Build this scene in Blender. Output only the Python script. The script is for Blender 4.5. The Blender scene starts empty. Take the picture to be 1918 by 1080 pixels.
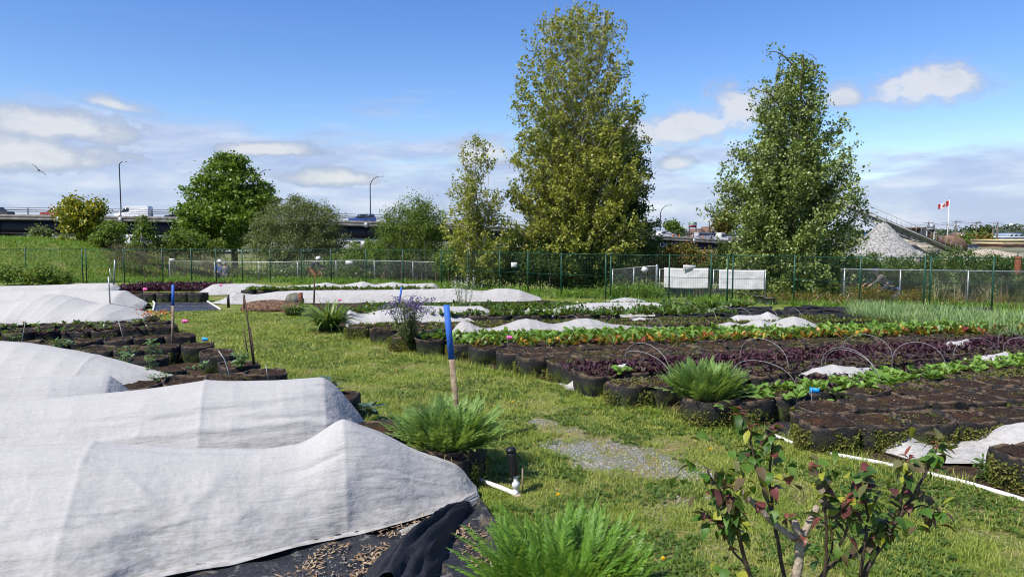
import bpy, bmesh, math, random
import numpy as np
from mathutils import Vector, Matrix

# ------------------------------------------------------------------ camera, sky, sun, exposure
scene = bpy.context.scene
COL = scene.collection
H_CAM, FPX, PITCH = 2.4, 1330.0, math.radians(4.43)
cam_data = bpy.data.cameras.new('camera')
cam = bpy.data.objects.new('camera', cam_data); COL.objects.link(cam)
cam.location = (0, 0, H_CAM)
cam.rotation_euler = (math.radians(90) - PITCH, 0, 0)
cam_data.sensor_width = 36.0
cam_data.lens = 36.0 * FPX / 1918.0
cam_data.clip_start = 0.05; cam_data.clip_end = 6000
scene.camera = cam
scene.view_settings.view_transform = 'Standard'
scene.view_settings.look = 'None'
scene.view_settings.gamma = 1
scene.view_settings.use_curve_mapping = False
scene.view_settings.exposure = 0.64
scene.cycles.filter_width = 1.05
scene.cycles.max_bounces = 8; scene.cycles.transparent_max_bounces = 8

SUN_DIR = Vector((-0.76, -0.62, 1.22)).normalized()      # from the scene towards the sun
SUN_EL = math.asin(SUN_DIR.z)
sun_data = bpy.data.lights.new('sun', 'SUN')
sun_data.energy = 4.3; sun_data.angle = math.radians(0.53); sun_data.color = (1.0, 0.95, 0.86)
sun = bpy.data.objects.new('sun', sun_data); COL.objects.link(sun)
sun.rotation_euler = SUN_DIR.to_track_quat('Z', 'Y').to_euler()
sun.location = (-20, -20, 40)

world = bpy.data.worlds.new('World'); scene.world = world; world.use_nodes = True

class NT:
    """tiny node-tree writer"""
    def __init__(s, tree): s.t = tree; s.n = tree.nodes; s.l = tree.links
    def node(s, typ, **kw):
        nd = s.n.new(typ)
        ins = kw.pop('ins', {})
        for k, v in kw.items(): setattr(nd, k, v)
        for k, v in ins.items(): s.put(nd.inputs[k], v)
        return nd
    def put(s, sock, v):
        if hasattr(v, 'is_output'): s.l.new(v, sock)
        else: sock.default_value = v
    def math(s, op, a, b=0.0, c=None, clamp=False):
        nd = s.n.new('ShaderNodeMath'); nd.operation = op; nd.use_clamp = clamp
        s.put(nd.inputs[0], a); s.put(nd.inputs[1], b)
        if c is not None: s.put(nd.inputs[2], c)
        return nd.outputs[0]
    def mix(s, fac, a, b, blend='MIX'):
        nd = s.n.new('ShaderNodeMix'); nd.data_type = 'RGBA'; nd.blend_type = blend
        s.put(nd.inputs[0], fac); s.put(nd.inputs[6], a); s.put(nd.inputs[7], b)
        return nd.outputs[2]
    def noise(s, vec, scale, detail=3.0, rough=0.55, dist=0.0):
        nd = s.n.new('ShaderNodeTexNoise'); s.put(nd.inputs['Vector'], vec)
        nd.inputs['Scale'].default_value = scale; nd.inputs['Detail'].default_value = detail
        nd.inputs['Roughness'].default_value = rough; nd.inputs['Distortion'].default_value = dist
        return nd.outputs[0]
    def ramp(s, fac, stops, interp='LINEAR'):
        nd = s.n.new('ShaderNodeValToRGB'); s.put(nd.inputs[0], fac)
        cr = nd.color_ramp; cr.interpolation = interp
        while len(cr.elements) < len(stops): cr.elements.new(0.5)
        for e, (p, c) in zip(cr.elements, stops):
            e.position = p
            e.color = (c, c, c, 1) if isinstance(c, (int, float)) else (c[0], c[1], c[2], 1)
        return nd.outputs[0]
    def smooth(s, x, a, b):
        nd = s.n.new('ShaderNodeMapRange'); nd.interpolation_type = 'SMOOTHSTEP'
        s.put(nd.inputs[0], x); nd.inputs[1].default_value = a; nd.inputs[2].default_value = b
        return nd.outputs[0]
    def vmul(s, vec, xyz):
        nd = s.n.new('ShaderNodeVectorMath'); nd.operation = 'MULTIPLY'
        s.put(nd.inputs[0], vec); nd.inputs[1].default_value = xyz
        return nd.outputs[0]
    def sep(s, vec):
        nd = s.n.new('ShaderNodeSeparateXYZ'); s.put(nd.inputs[0], vec); return nd.outputs

def c4(c): return (c[0], c[1], c[2], 1.0)

# sky: Nishita air plus broken cloud banks and three small cumulus, all keyed on world direction
w = NT(world.node_tree)
for nd in list(w.n): w.n.remove(nd)
sky = w.node('ShaderNodeTexSky', sky_type='NISHITA', sun_disc=False)
sky.sun_elevation = SUN_EL
sky.sun_rotation = math.atan2(SUN_DIR.x, SUN_DIR.y)
sky.air_density = 1.0; sky.dust_density = 0.35; sky.ozone_density = 2.4; sky.altitude = 0
sky_hsv = w.node('ShaderNodeHueSaturation', ins={'Saturation': 1.30, 'Value': 1.13, 'Hue': 0.515, 'Color': sky.outputs[0]})
dirv = w.node('ShaderNodeTexCoord').outputs['Generated']
dx, dy, dz = w.sep(dirv)
az = w.math('ARCTAN2', dx, dy)
el = w.math('ARCSINE', dz)
warp = w.math('SUBTRACT', w.noise(w.vmul(dirv, (1, 1, 1.6)), 9.0, 5.0, 0.62), 0.5)
warp2 = w.math('SUBTRACT', w.noise(w.vmul(dirv, (1.3, 1, 2.0)), 26.0, 4.0, 0.6), 0.5)
def blob(azc, elc, ra, re, edge=0.5, tilt=0.0):
    da = w.math('SUBTRACT', az, azc)
    de = w.math('SUBTRACT', w.math('SUBTRACT', el, elc), w.math('MULTIPLY', da, tilt))
    a = w.math('DIVIDE', da, ra)
    e = w.math('DIVIDE', de, re)
    # flatter underside than top
    e = w.math('MULTIPLY', e, w.math('ADD', 1.0, w.math('MULTIPLY', w.math('LESS_THAN', e, 0.0), 0.5)))
    r = w.math('SQRT', w.math('ADD', w.math('MULTIPLY', a, a), w.math('MULTIPLY', e, e)))
    r = w.math('ADD', r, w.math('MULTIPLY', warp, 1.9))
    r = w.math('ADD', r, w.math('MULTIPLY', warp2, 0.9))
    return w.smooth(r, 1.12, 1.12 - edge)
def A_(px): return math.atan((px - 959) / FPX)
def E_(px, py): return math.atan(((540 - py) / FPX * math.cos(PITCH) - math.sin(PITCH)) /
                                 math.hypot((px - 959) / FPX, math.cos(PITCH) + (540 - py) / FPX * math.sin(PITCH)))
blobs = [blob(A_(1290), E_(1290, 240), 0.115, 0.040, 0.7, 0.12), blob(A_(1385), E_(1385, 212), 0.075, 0.044, 0.7),
         blob(A_(1712), E_(1712, 168), 0.080, 0.040, 0.7),
         blob(A_(1570), E_(1570, 185), 0.035, 0.022, 0.9),
         blob(A_(895), E_(895, 290), 0.075, 0.034, 0.9, 0.1), blob(A_(1265), E_(1265, 308), 0.035, 0.014, 1.0),
         blob(A_(500), E_(500, 281), 0.075, 0.016, 0.8), blob(A_(630), E_(630, 335), 0.085, 0.018, 0.9), blob(A_(225), E_(225, 198), 0.07, 0.014, 1.0, -0.15),
         blob(A_(120), E_(120, 240), 0.12, 0.035, 0.9, -0.06), blob(A_(40), E_(40, 292), 0.16, 0.035, 0.9)]
fair = blobs[0]
for b in blobs[1:]: fair = w.math('MAXIMUM', fair, b)
# thin banks low over the horizon: stretched noise, denser towards the horizon and to the left
bank_n = w.noise(w.vmul(dirv, (1.0, 1.0, 5.5)), 4.2, 7.0, 0.58, 0.35)
low = w.smooth(el, 0.215, 0.02)
leftish = w.smooth(az, 0.15, -0.62)
rightish = w.smooth(az, 0.40, 0.62)
cover_amt = w.math('ADD', w.math('MULTIPLY', low, 0.42), w.math('MULTIPLY', w.math('MULTIPLY', w.smooth(el, 0.26, 0.05), leftish), 0.40))
cover_amt = w.math('ADD', cover_amt, w.math('MULTIPLY', w.math('MULTIPLY', w.smooth(el, 0.115, 0.06), rightish), 0.30))
bank = w.smooth(w.math('ADD', bank_n, cover_amt), 0.66, 0.93)
bank = w.math('MULTIPLY', bank, 0.88)
mask = w.math('MAXIMUM', w.math('MULTIPLY', fair, 0.88), bank)
tone_n = w.noise(w.vmul(dirv, (1.0, 1.0, 4.5)), 8.0, 6.0, 0.6, 0.3)
bank_col = w.ramp(tone_n, [(0.36, (2.7, 3.35, 5.1)), (0.50, (3.2, 3.85, 5.4)), (0.70, (4.6, 5.0, 6.0))])
fair_col = w.ramp(w.math('ADD', w.math('MULTIPLY', warp, 1.2), fair), [(0.30, (2.6, 3.1, 4.3)), (0.75, (3.7, 3.95, 4.6)), (1.0, (5.0, 5.05, 5.25))])
cloud_col = w.mix(w.smooth(fair, 0.05, 0.5), bank_col, fair_col)
sky_col = w.mix(mask, sky_hsv.outputs[0], cloud_col)
bg = w.node('ShaderNodeBackground', ins={'Color': sky_col, 'Strength': 0.10})
wo = w.node('ShaderNodeOutputWorld', ins={'Surface': bg.outputs[0]})
world.cycles.sampling_method = 'MANUAL'; world.cycles.sample_map_resolution = 512

# ------------------------------------------------------------------ geometry helpers
RNG = np.random.default_rng(7)
random.seed(7)
_c, _s = math.cos(PITCH), math.sin(PITCH)
def ray(px, py):
    xc, yc = (px - 959) / FPX, -(py - 540) / FPX
    return np.array([xc, _c + yc * _s, -_s + yc * _c])
def P(px, py, z=0.0):
    d = ray(px, py); t = (z - H_CAM) / d[2]
    return np.array([d[0] * t, d[1] * t, z])
def D(px, py, y):
    d = ray(px, py); t = y / d[1]
    return np.array([d[0] * t, y, H_CAM + d[2] * t])

def vnoise(p, seed=0):
    """value noise on an (N,3) array, 0..1"""
    p = np.asarray(p, float)
    i = np.floor(p).astype(np.int64); f = p - i
    f = f * f * (3 - 2 * f)
    def h(ix, iy, iz):
        n = (ix * 374761393 + iy * 668265263 + iz * 2147483647 + seed * 144665) & 0xffffffff
        n = ((n ^ (n >> 13)) * 1274126177) & 0xffffffff
        n = ((n ^ (n >> 16)) * 2246822519) & 0xffffffff
        return ((n ^ (n >> 15)) & 0xffff) / 65535.0
    r = 0
    for a in (0, 1):
        wa = f[:, 0] if a else 1 - f[:, 0]
        for b in (0, 1):
            wb = f[:, 1] if b else 1 - f[:, 1]
            for c in (0, 1):
                wc = f[:, 2] if c else 1 - f[:, 2]
                r = r + wa * wb * wc * h(i[:, 0] + a, i[:, 1] + b, i[:, 2] + c)
    return r
def fbm(p, seed=0, oct=3):
    r = 0; a = 0.5; tot = 0
    p = np.asarray(p, float)
    for k in range(oct):
        r = r + a * vnoise(p * 2 ** k + 17.3 * k, seed + k); tot += a; a *= 0.5
    return r / tot
def n2(x, y, s, seed=0, oct=3):
    x = np.asarray(x, float); y = np.asarray(y, float)
    return fbm(np.stack([x.ravel() * s, y.ravel() * s, np.zeros(x.size)], 1), seed, oct).reshape(x.shape)

class MB:
    """collects shapes and links them as one mesh object"""
    def __init__(s): s.V = []; s.Q = []; s.T = []; s.n = 0
    def add(s, V, Q=None, T=None):
        V = np.asarray(V, float).reshape(-1, 3)
        if Q is not None and len(Q): s.Q.append(np.asarray(Q, np.int64).reshape(-1, 4) + s.n)
        if T is not None and len(T): s.T.append(np.asarray(T, np.int64).reshape(-1, 3) + s.n)
        s.V.append(V); s.n += len(V)
        return s
    def box(s, c, size, rz=0.0):
        x, y, z = [k / 2 for k in size]
        v = np.array([[-x, -y, -z], [x, -y, -z], [x, y, -z], [-x, y, -z], [-x, -y, z], [x, -y, z], [x, y, z], [-x, y, z]])
        if rz:
            c_, s_ = math.cos(rz), math.sin(rz)
            v = v @ np.array([[c_, s_, 0], [-s_, c_, 0], [0, 0, 1]])
        return s.add(v + np.asarray(c, float), [[0, 3, 2, 1], [4, 5, 6, 7], [0, 1, 5, 4], [1, 2, 6, 5], [2, 3, 7, 6], [3, 0, 4, 7]])
    def beam(s, a, b, w, h, up=(0, 0, 1)):
        a = np.asarray(a, float); b = np.asarray(b, float)
        t = b - a; t = t / (np.linalg.norm(t) + 1e-9)
        u = np.asarray(up, float)
        if abs(t @ u) > 0.99: u = np.array([1.0, 0, 0])
        sd = np.cross(t, u); sd /= np.linalg.norm(sd); u = np.cross(sd, t)
        o = [sd * w / 2 * i + u * h / 2 * j for i, j in ((-1, -1), (1, -1), (1, 1), (-1, 1))]
        return s.add([a + k for k in o] + [b + k for k in o], [[0, 3, 2, 1], [4, 5, 6, 7], [0, 1, 5, 4], [1, 2, 6, 5], [2, 3, 7, 6], [3, 0, 4, 7]])
    def tube(s, pts, r, n=6, cap=True):
        pts = np.asarray(pts, float); m = len(pts)
        r = np.broadcast_to(np.asarray(r, float), (m,))
        t = np.gradient(pts, axis=0); t /= (np.linalg.norm(t, axis=1, keepdims=True) + 1e-9)
        ref = np.array([0, 0, 1.0]) if abs(t[0, 2]) < 0.9 else np.array([1.0, 0, 0])
        u = np.cross(t, ref); u /= (np.linalg.norm(u, axis=1, keepdims=True) + 1e-9)
        v = np.cross(t, u)
        a = np.arange(n) / n * 2 * math.pi
        ring = (np.cos(a)[None, :, None] * u[:, None, :] + np.sin(a)[None, :, None] * v[:, None, :]) * r[:, None, None] + pts[:, None, :]
        V = ring.reshape(-1, 3); Q = []
        i = np.arange(m - 1)[:, None] * n; j = np.arange(n)[None, :]; j2 = (j + 1) % n
        Q = np.stack([i + j, i + j2, i + n + j2, i + n + j], -1).reshape(-1, 4)
        T = []
        if cap:
            V = np.vstack([V, pts[0], pts[-1]]); k = m * n
            T = [[k, (q + 1) % n, q] for q in range(n)] + [[k + 1, (m - 1) * n + q, (m - 1) * n + (q + 1) % n] for q in range(n)]
        return s.add(V, Q, T)
    def grid(s, G, flip=False, closed=False):
        """G: (a,b,3) array"""
        a, b = G.shape[:2]
        i = np.arange(a - 1)[:, None]; j = np.arange(b if closed else b - 1)[None, :]; j2 = (j + 1) % b
        Q = np.stack([i * b + j, i * b + j2, (i + 1) * b + j2, (i + 1) * b + j], -1).reshape(-1, 4)
        if flip: Q = Q[:, ::-1]
        return s.add(G.reshape(-1, 3), Q)
    def lathe(s, prof, c=(0, 0, 0), n=16):
        prof = np.asarray(prof, float); a = np.arange(n) / n * 2 * math.pi
        G = np.stack([prof[:, 0:1] * np.cos(a), prof[:, 0:1] * np.sin(a), np.repeat(prof[:, 1:2], n, 1)], -1) + np.asarray(c, float)
        return s.grid(G, closed=True)
    def prism(s, poly, a, b):
        """polygon (list of 3-vectors) extruded by the vector b-a"""
        p = np.asarray(poly, float); d = np.asarray(b, float) - np.asarray(a, float); n = len(p)
        V = np.vstack([p, p + d, p.mean(0), (p + d).mean(0)])
        Q = [[i, (i + 1) % n, n + (i + 1) % n, n + i] for i in range(n)]
        T = [[2 * n, (i + 1) % n, i] for i in range(n)] + [[2 * n + 1, n + i, n + (i + 1) % n] for i in range(n)]
        return s.add(V, Q, T)
    def mesh(s, name, smooth=False):
        V = np.vstack(s.V) if s.V else np.zeros((0, 3))
        Q = np.vstack(s.Q) if s.Q else np.zeros((0, 4), np.int64)
        T = np.vstack(s.T) if s.T else np.zeros((0, 3), np.int64)
        me = bpy.data.meshes.new(name)
        me.vertices.add(len(V)); me.vertices.foreach_set('co', V.ravel())
        me.loops.add(Q.size + T.size)
        me.loops.foreach_set('vertex_index', np.concatenate([Q.ravel(), T.ravel()]).astype(np.int32))
        me.polygons.add(len(Q) + len(T))
        me.polygons.foreach_set('loop_start', np.concatenate([np.arange(len(Q)) * 4, Q.size + np.arange(len(T)) * 3]).astype(np.int32))
        me.update(calc_edges=True)
        if smooth: me.polygons.foreach_set('use_smooth', np.ones(len(me.polygons), bool))
        return me
    def build(s, name, m, parent=None, smooth=False, loc=None):
        me = s.mesh(name, smooth)
        if m is not None: me.materials.append(m)
        o = bpy.data.objects.new(name, me); COL.objects.link(o)
        if parent is not None: o.parent = parent
        if loc is not None: o.location = loc
        return o

def tag(o, label, cat, group=None):
    o['label'] = label; o['category'] = cat
    if group: o['group'] = group
    return o
def thing(name, label, cat, loc=(0, 0, 0), rz=0.0, group=None):
    o = bpy.data.objects.new(name, None); COL.objects.link(o)
    o.location = [float(k) for k in loc]; o.rotation_euler = (0, 0, rz); o.empty_display_size = 0.2
    return tag(o, label, cat, group)
def kind(o, k): o['kind'] = k; return o
def dup(root, loc, rz=0.0, label=None, scale=None):
    r = root.copy(); COL.objects.link(r); r.location = [float(k) for k in loc]; r.rotation_euler = (0, 0, rz)
    if label: r['label'] = label
    if scale: r.scale = scale
    for ch in list(root.children):
        c = ch.copy(); COL.objects.link(c); c.parent = r
        for g in list(ch.children):
            d = g.copy(); COL.objects.link(d); d.parent = c
    return r

# ---- vectorised plants
def unit(v): return v / (np.linalg.norm(v, axis=-1, keepdims=True) + 1e-9)
def blades(mb, base, az, elev, L, W, droop, prof, fold=0.0, twist=None):
    """curved leaf strips. base (N,3), az/elev/L/W/droop (N,), prof: widths along the blade"""
    N = len(base); k = len(prof)
    az = np.broadcast_to(az, (N,)); elev = np.broadcast_to(elev, (N,)); L = np.broadcast_to(L, (N,)); W = np.broadcast_to(W, (N,)); droop = np.broadcast_to(droop, (N,))
    hor = np.stack([np.cos(az), np.sin(az), np.zeros(N)], 1)
    side = np.stack([-np.sin(az), np.cos(az), np.zeros(N)], 1)
    pts = [base]; e0 = elev
    for i in range(1, k):
        e = elev - droop * (i - 0.5) / (k - 1)
        pts.append(pts[-1] + (hor * np.cos(e)[:, None] + np.array([0, 0, 1.0]) * np.sin(e)[:, None]) * (L / (k - 1))[:, None])
    pts = np.stack(pts, 1)                                                   # N,k,3
    if twist is not None:
        side = side * np.cos(twist)[:, None] + np.array([0, 0, 1.0]) * np.sin(twist)[:, None]
    wd = (np.asarray(prof)[None, :] * W[:, None])[:, :, None]
    if fold == 0.0:
        G = np.stack([pts - side[:, None, :] * wd / 2, pts + side[:, None, :] * wd / 2], 2); m = 2
    else:
        up = np.array([0, 0, 1.0])
        lift = wd * fold
        G = np.stack([pts - side[:, None, :] * wd / 2 + up * lift, pts, pts + side[:, None, :] * wd / 2 + up * lift], 2); m = 3
    V = G.reshape(-1, 3)
    o = (np.arange(N) * k * m)[:, None, None]
    i = np.arange(k - 1)[None, :, None] * m; j = np.arange(m - 1)[None, None, :]
    Q = np.stack([o + i + j, o + i + j + 1, o + i + m + j + 1, o + i + m + j], -1).reshape(-1, 4)
    mb.add(V, Q)
    return pts
def leafcloud(mb, C, size, rng, up=0.35, aspect=0.62, fold=0.12, hang=0.0):
    N = len(C)
    d = rng.normal(size=(N, 3)); d[:, 2] -= hang; d = unit(d)
    nrm = rng.normal(size=(N, 3)); nrm[:, 2] = np.abs(nrm[:, 2]) + up * 2; nrm = unit(nrm)
    s = unit(np.cross(d, nrm)); nn = np.cross(s, d)
    L = size * rng.uniform(0.65, 1.3, N)[:, None]
    V = np.stack([C - d * L * 0.5, C + s * L * aspect * 0.5 + nn * L * fold - d * L * 0.08, C + d * L * 0.5, C - s * L * aspect * 0.5 + nn * L * fold - d * L * 0.08], 1)
    mb.add(V.reshape(-1, 3), np.arange(N * 4).reshape(-1, 4))
def fronds(mb, base, az, elev, L, droop, npair, pl, rw=0.007, pw=0.42):
    """feathery fern-like leaves: a midrib with pairs of narrow pinnae"""
    k = npair + 2
    N = len(base)
    mid = blades(mb, base, az, elev, L, np.full(N, rw), droop, np.linspace(1, 0.3, k))
    side = np.stack([-np.sin(az), np.cos(az), np.zeros(N)], 1)
    tan = unit(np.gradient(mid, axis=1))
    nrm = np.cross(side[:, None, :], tan)
    for sg in (-1, 1):
        t = np.linspace(0, 1, k)
        ln = np.interp(t, [0, 0.15, 0.45, 0.8, 1], [0.25, 0.75, 1.0, 0.6, 0.1]) * 1.0
        ln = ln[None, :, None] * np.broadcast_to(pl, (N,))[:, None, None]
        lift = RNG.uniform(-0.05, 0.5, (N, k, 1))
        dirp = unit(side[:, None, :] * sg * 0.85 + tan * 0.55 + nrm * lift)
        wd = tan * (L[:, None, None] / k) * pw * 1.6
        a = mid - wd; b = mid + wd; tip = mid + dirp * ln; m1 = mid + dirp * ln * 0.55 + wd * 0.9; m0 = mid + dirp * ln * 0.5 - wd * 0.8
        V = np.stack([a, m0, tip, m1], 2)[:, 1:].reshape(-1, 3)
        mb.add(V, np.arange(len(V)).reshape(-1, 4))

# ------------------------------------------------------------------ materials
def newmat(name):
    m = bpy.data.materials.new(name); m.use_nodes = True
    t = NT(m.node_tree)
    for nd in list(t.n): t.n.remove(nd)
    out = t.node('ShaderNodeOutputMaterial')
    return m, t, out
def pbsdf(t, col, rough=0.8, metal=0.0, spec=0.3, normal=None):
    nd = t.node('ShaderNodeBsdfPrincipled')
    t.put(nd.inputs['Base Color'], col if hasattr(col, 'is_output') else c4(col))
    t.put(nd.inputs['Roughness'], rough); nd.inputs['Metallic'].default_value = metal
    nd.inputs['Specular IOR Level'].default_value = spec
    if normal is not None: t.put(nd.inputs['Normal'], normal)
    return nd
def bump(t, h, strength=0.3, dist=0.02):
    nd = t.node('ShaderNodeBump', ins={'Height': h, 'Strength': strength, 'Distance': dist}); return nd.outputs[0]
def simple(name, c1, c2=None, scale=8.0, rough=0.7, metal=0.0, spec=0.3, bmp=0.0, detail=4.0, lo=0.35, hi=0.65, bscale=None):
    m, t, out = newmat(name)
    co = t.node('ShaderNodeTexCoord').outputs['Object']
    c2 = c2 or tuple(k * 0.75 for k in c1)
    n = t.noise(co, scale, detail)
    col = t.ramp(n, [(lo, c2), (hi, c1)])
    nor = bump(t, t.noise(co, bscale or scale * 2.5, 4.0), bmp, 0.02) if bmp else None
    b = pbsdf(t, col, rough, metal, spec, nor)
    t.l.new(b.outputs[0], out.inputs[0])
    return m
def leafmat(name, cols, transl=0.32, rough=0.5, spec=0.35, world_var=0.0, interp='LINEAR', tcol=None):
    """each separate leaf takes its own colour from the ramp"""
    m, t, out = newmat(name)
    r = t.node('ShaderNodeNewGeometry').outputs['Random Per Island']
    n = len(cols)
    stops = [(i / max(1, n - 1) if interp == 'LINEAR' else i / n, c) for i, c in enumerate(cols)]
    col = t.ramp(r, stops, interp)
    if world_var:
        pos = t.node('ShaderNodeNewGeometry').outputs['Position']
        f = t.smooth(t.noise(pos, world_var, 3.0), 0.35, 0.65)
        col = t.mix(t.math('MULTIPLY', f, 0.55), col, c4(cols[-1]))
    b = pbsdf(t, col, rough, 0, spec)
    tr = t.node('ShaderNodeBsdfTranslucent', ins={'Color': t.mix(0.5, col, c4(tcol or (0.35, 0.42, 0.03)), 'MIX')})
    mx = t.node('ShaderNodeMixShader', ins={0: transl, 1: b.outputs[0], 2: tr.outputs[0]})
    t.l.new(mx.outputs[0], out.inputs[0])
    return m
# ------------------------------------------------------------------ shared materials
M = {}
M['bag'] = None
def mk_bag_mat():
    m, t, out = newmat('grow_bag_felt')
    co = t.node('ShaderNodeTexCoord').outputs['Object']
    pos = t.node('ShaderNodeNewGeometry').outputs['Position']
    x, y, z = t.sep(co)
    n = t.noise(pos, 9.0, 4.0); n2_ = t.noise(pos, 42.0, 3.0)
    felt = t.ramp(n2_, [(0.35, (0.008, 0.008, 0.009)), (0.72, (0.030, 0.028, 0.026))])
    dust = t.mix(t.math('MULTIPLY', t.smooth(n, 0.42, 0.62), t.smooth(z, 0.255, 0.30)), felt, (0.11, 0.075, 0.048, 1))
    mossy = t.ramp(t.noise(pos, 60.0, 3.0), [(0.35, (0.018, 0.024, 0.008)), (0.6, (0.065, 0.085, 0.018)), (0.75, (0.11, 0.10, 0.03))])
    f = t.math('MULTIPLY', t.smooth(n, 0.40, 0.56), t.smooth(z, 0.24, 0.1))
    col = t.mix(f, dust, mossy)
    b = pbsdf(t, col, 0.75, 0, 0.25, bump(t, t.math('ADD', n2_, n), 0.5, 0.02))
    t.l.new(b.outputs[0], out.inputs[0]); return m
M['bag'] = mk_bag_mat()
def mk_soil():
    m, t, out = newmat('potting_soil')
    pos = t.node('ShaderNodeNewGeometry').outputs['Position']
    n = t.noise(pos, 55.0, 5.0, 0.7); b_ = t.noise(pos, 3.0, 3.0)
    col = t.ramp(n, [(0.34, (0.010, 0.007, 0.005)), (0.54, (0.042, 0.027, 0.019)), (0.74, (0.14, 0.095, 0.07))])
    col = t.mix(t.math('MULTIPLY', t.smooth(b_, 0.52, 0.68), 0.6), col, (0.10, 0.045, 0.02, 1))
    col = t.mix(t.math('MULTIPLY', t.smooth(t.noise(pos, 7.0, 3.0), 0.6, 0.68), 0.7), col, (0.06, 0.075, 0.018, 1))
    b = pbsdf(t, col, 0.95, 0, 0.1, bump(t, n, 0.9, 0.03))
    t.l.new(b.outputs[0], out.inputs[0]); return m
M['soil'] = mk_soil()
def mk_cloth(name, base=0.46, grime=0.6):
    m, t, out = newmat(name)
    pos = t.node('ShaderNodeNewGeometry').outputs['Position']
    x, y, z = t.sep(pos)
    mott = t.noise(t.vmul(pos, (0.7, 1.0, 1.3)), 60.0, 4.0, 0.7)
    col = t.ramp(mott, [(0.32, (base * 0.92, base * 0.90, base * 0.87)), (0.66, (base * 1.08, base * 1.05, base * 1.0))])
    big = t.noise(pos, 2.3, 4.0)
    g = t.math('MULTIPLY', t.smooth(t.math('ADD', z, t.math('MULTIPLY', t.math('SUBTRACT', big, 0.5), 0.7)), 0.55, 0.05), grime)
    g = t.math('MULTIPLY', g, t.smooth(t.noise(t.vmul(pos, (3, 3, 9)), 4.0, 5.0), 0.35, 0.7))
    col = t.mix(g, col, (0.25, 0.235, 0.20, 1))
    spots = t.smooth(t.noise(pos, 14.0, 2.0), 0.70, 0.78)
    col = t.mix(t.math('MULTIPLY', spots, 0.25), col, (0.35, 0.31, 0.24, 1))
    mp = t.node('ShaderNodeMapping', ins={'Vector': pos}); mp.inputs['Rotation'].default_value = (0, 0, -0.32)
    wr_ = t.noise(t.vmul(mp.outputs[0], (0.9, 7.0, 7.0)), 2.6, 3.0, 0.5, 0.35); wr2 = t.noise(t.vmul(mp.outputs[0], (5.0, 2.0, 4.0)), 3.0, 3.0, 0.5, 0.5)
    wr_ = t.math('ADD', t.math('MULTIPLY', wr_, 1.0), t.math('MULTIPLY', wr2, 0.35))
    nor = bump(t, t.math('ADD', wr_, t.math('MULTIPLY', mott, 0.12)), 0.55, 0.025)
    b = pbsdf(t, col, 0.85, 0, 0.15, nor)
    tr = t.node('ShaderNodeBsdfTranslucent', ins={'Color': col, 'Normal': nor})
    mx = t.node('ShaderNodeMixShader', ins={0: 0.16, 1: b.outputs[0], 2: tr.outputs[0]})
    t.l.new(mx.outputs[0], out.inputs[0]); return m
M['cloth'] = mk_cloth('row_cover_fleece')
M['cloth_grey'] = mk_cloth('weathered_row_cover_fleece', 0.41, 0.8)
M['pvc'] = simple('white_pvc', (0.78, 0.77, 0.73), (0.62, 0.6, 0.54), 6, 0.45)
M['wire'] = simple('grey_hoop_wire', (0.36, 0.36, 0.35), (0.26, 0.26, 0.25), 12, 0.4)
M['green_steel'] = simple('green_coated_steel', (0.012, 0.065, 0.04), (0.008, 0.05, 0.03), 9, 0.45)
M['galv'] = simple('galvanised_steel', (0.38, 0.40, 0.41), (0.28, 0.30, 0.31), 10, 0.42, 0.55)
M['wood'] = simple('weathered_wood', (0.30, 0.23, 0.15), (0.15, 0.11, 0.075), 22, 0.8, bmp=0.3)
M['blue_paint'] = simple('blue_spray_paint', (0.03, 0.13, 0.50), (0.05, 0.10, 0.28), 26, 0.65, lo=.3, hi=.48, bmp=.3)
M['rust'] = simple('rusty_steel', (0.22, 0.075, 0.035), (0.12, 0.04, 0.02), 12, 0.8, bmp=0.3)
M['dark_rod'] = simple('dark_rusty_rod', (0.09, 0.055, 0.04), (0.05, 0.03, 0.025), 14, 0.8)
M['black_plastic'] = simple('black_plastic', (0.015, 0.015, 0.016), (0.01, 0.01, 0.01), 14, 0.4)
M['white_paint'] = simple('white_paint', (0.66, 0.66, 0.65), (0.56, 0.56, 0.54), 5, 0.5)

def mk_fabric():
    m, t, out = newmat('black_landscape_fabric')
    pos = t.node('ShaderNodeNewGeometry').outputs['Position']
    n = t.noise(pos, 4.0, 5.0); f = t.noise(pos, 45.0, 4.0)
    col = t.ramp(f, [(0.35, (0.010, 0.011, 0.014)), (0.7, (0.035, 0.037, 0.043))])
    col = t.mix(t.math('MULTIPLY', t.smooth(n, 0.55, 0.7), 0.7), col, (0.14, 0.10, 0.065, 1))
    col = t.mix(t.math('MULTIPLY', t.smooth(t.noise(pos, 9.0, 4.0), 0.60, 0.68), 0.5), col, (0.22, 0.20, 0.18, 1))
    b = pbsdf(t, col, 0.55, 0, 0.4, bump(t, t.noise(pos, 13.0, 5.0), 0.6, 0.03))
    t.l.new(b.outputs[0], out.inputs[0]); return m
M['fabric'] = mk_fabric()

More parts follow.
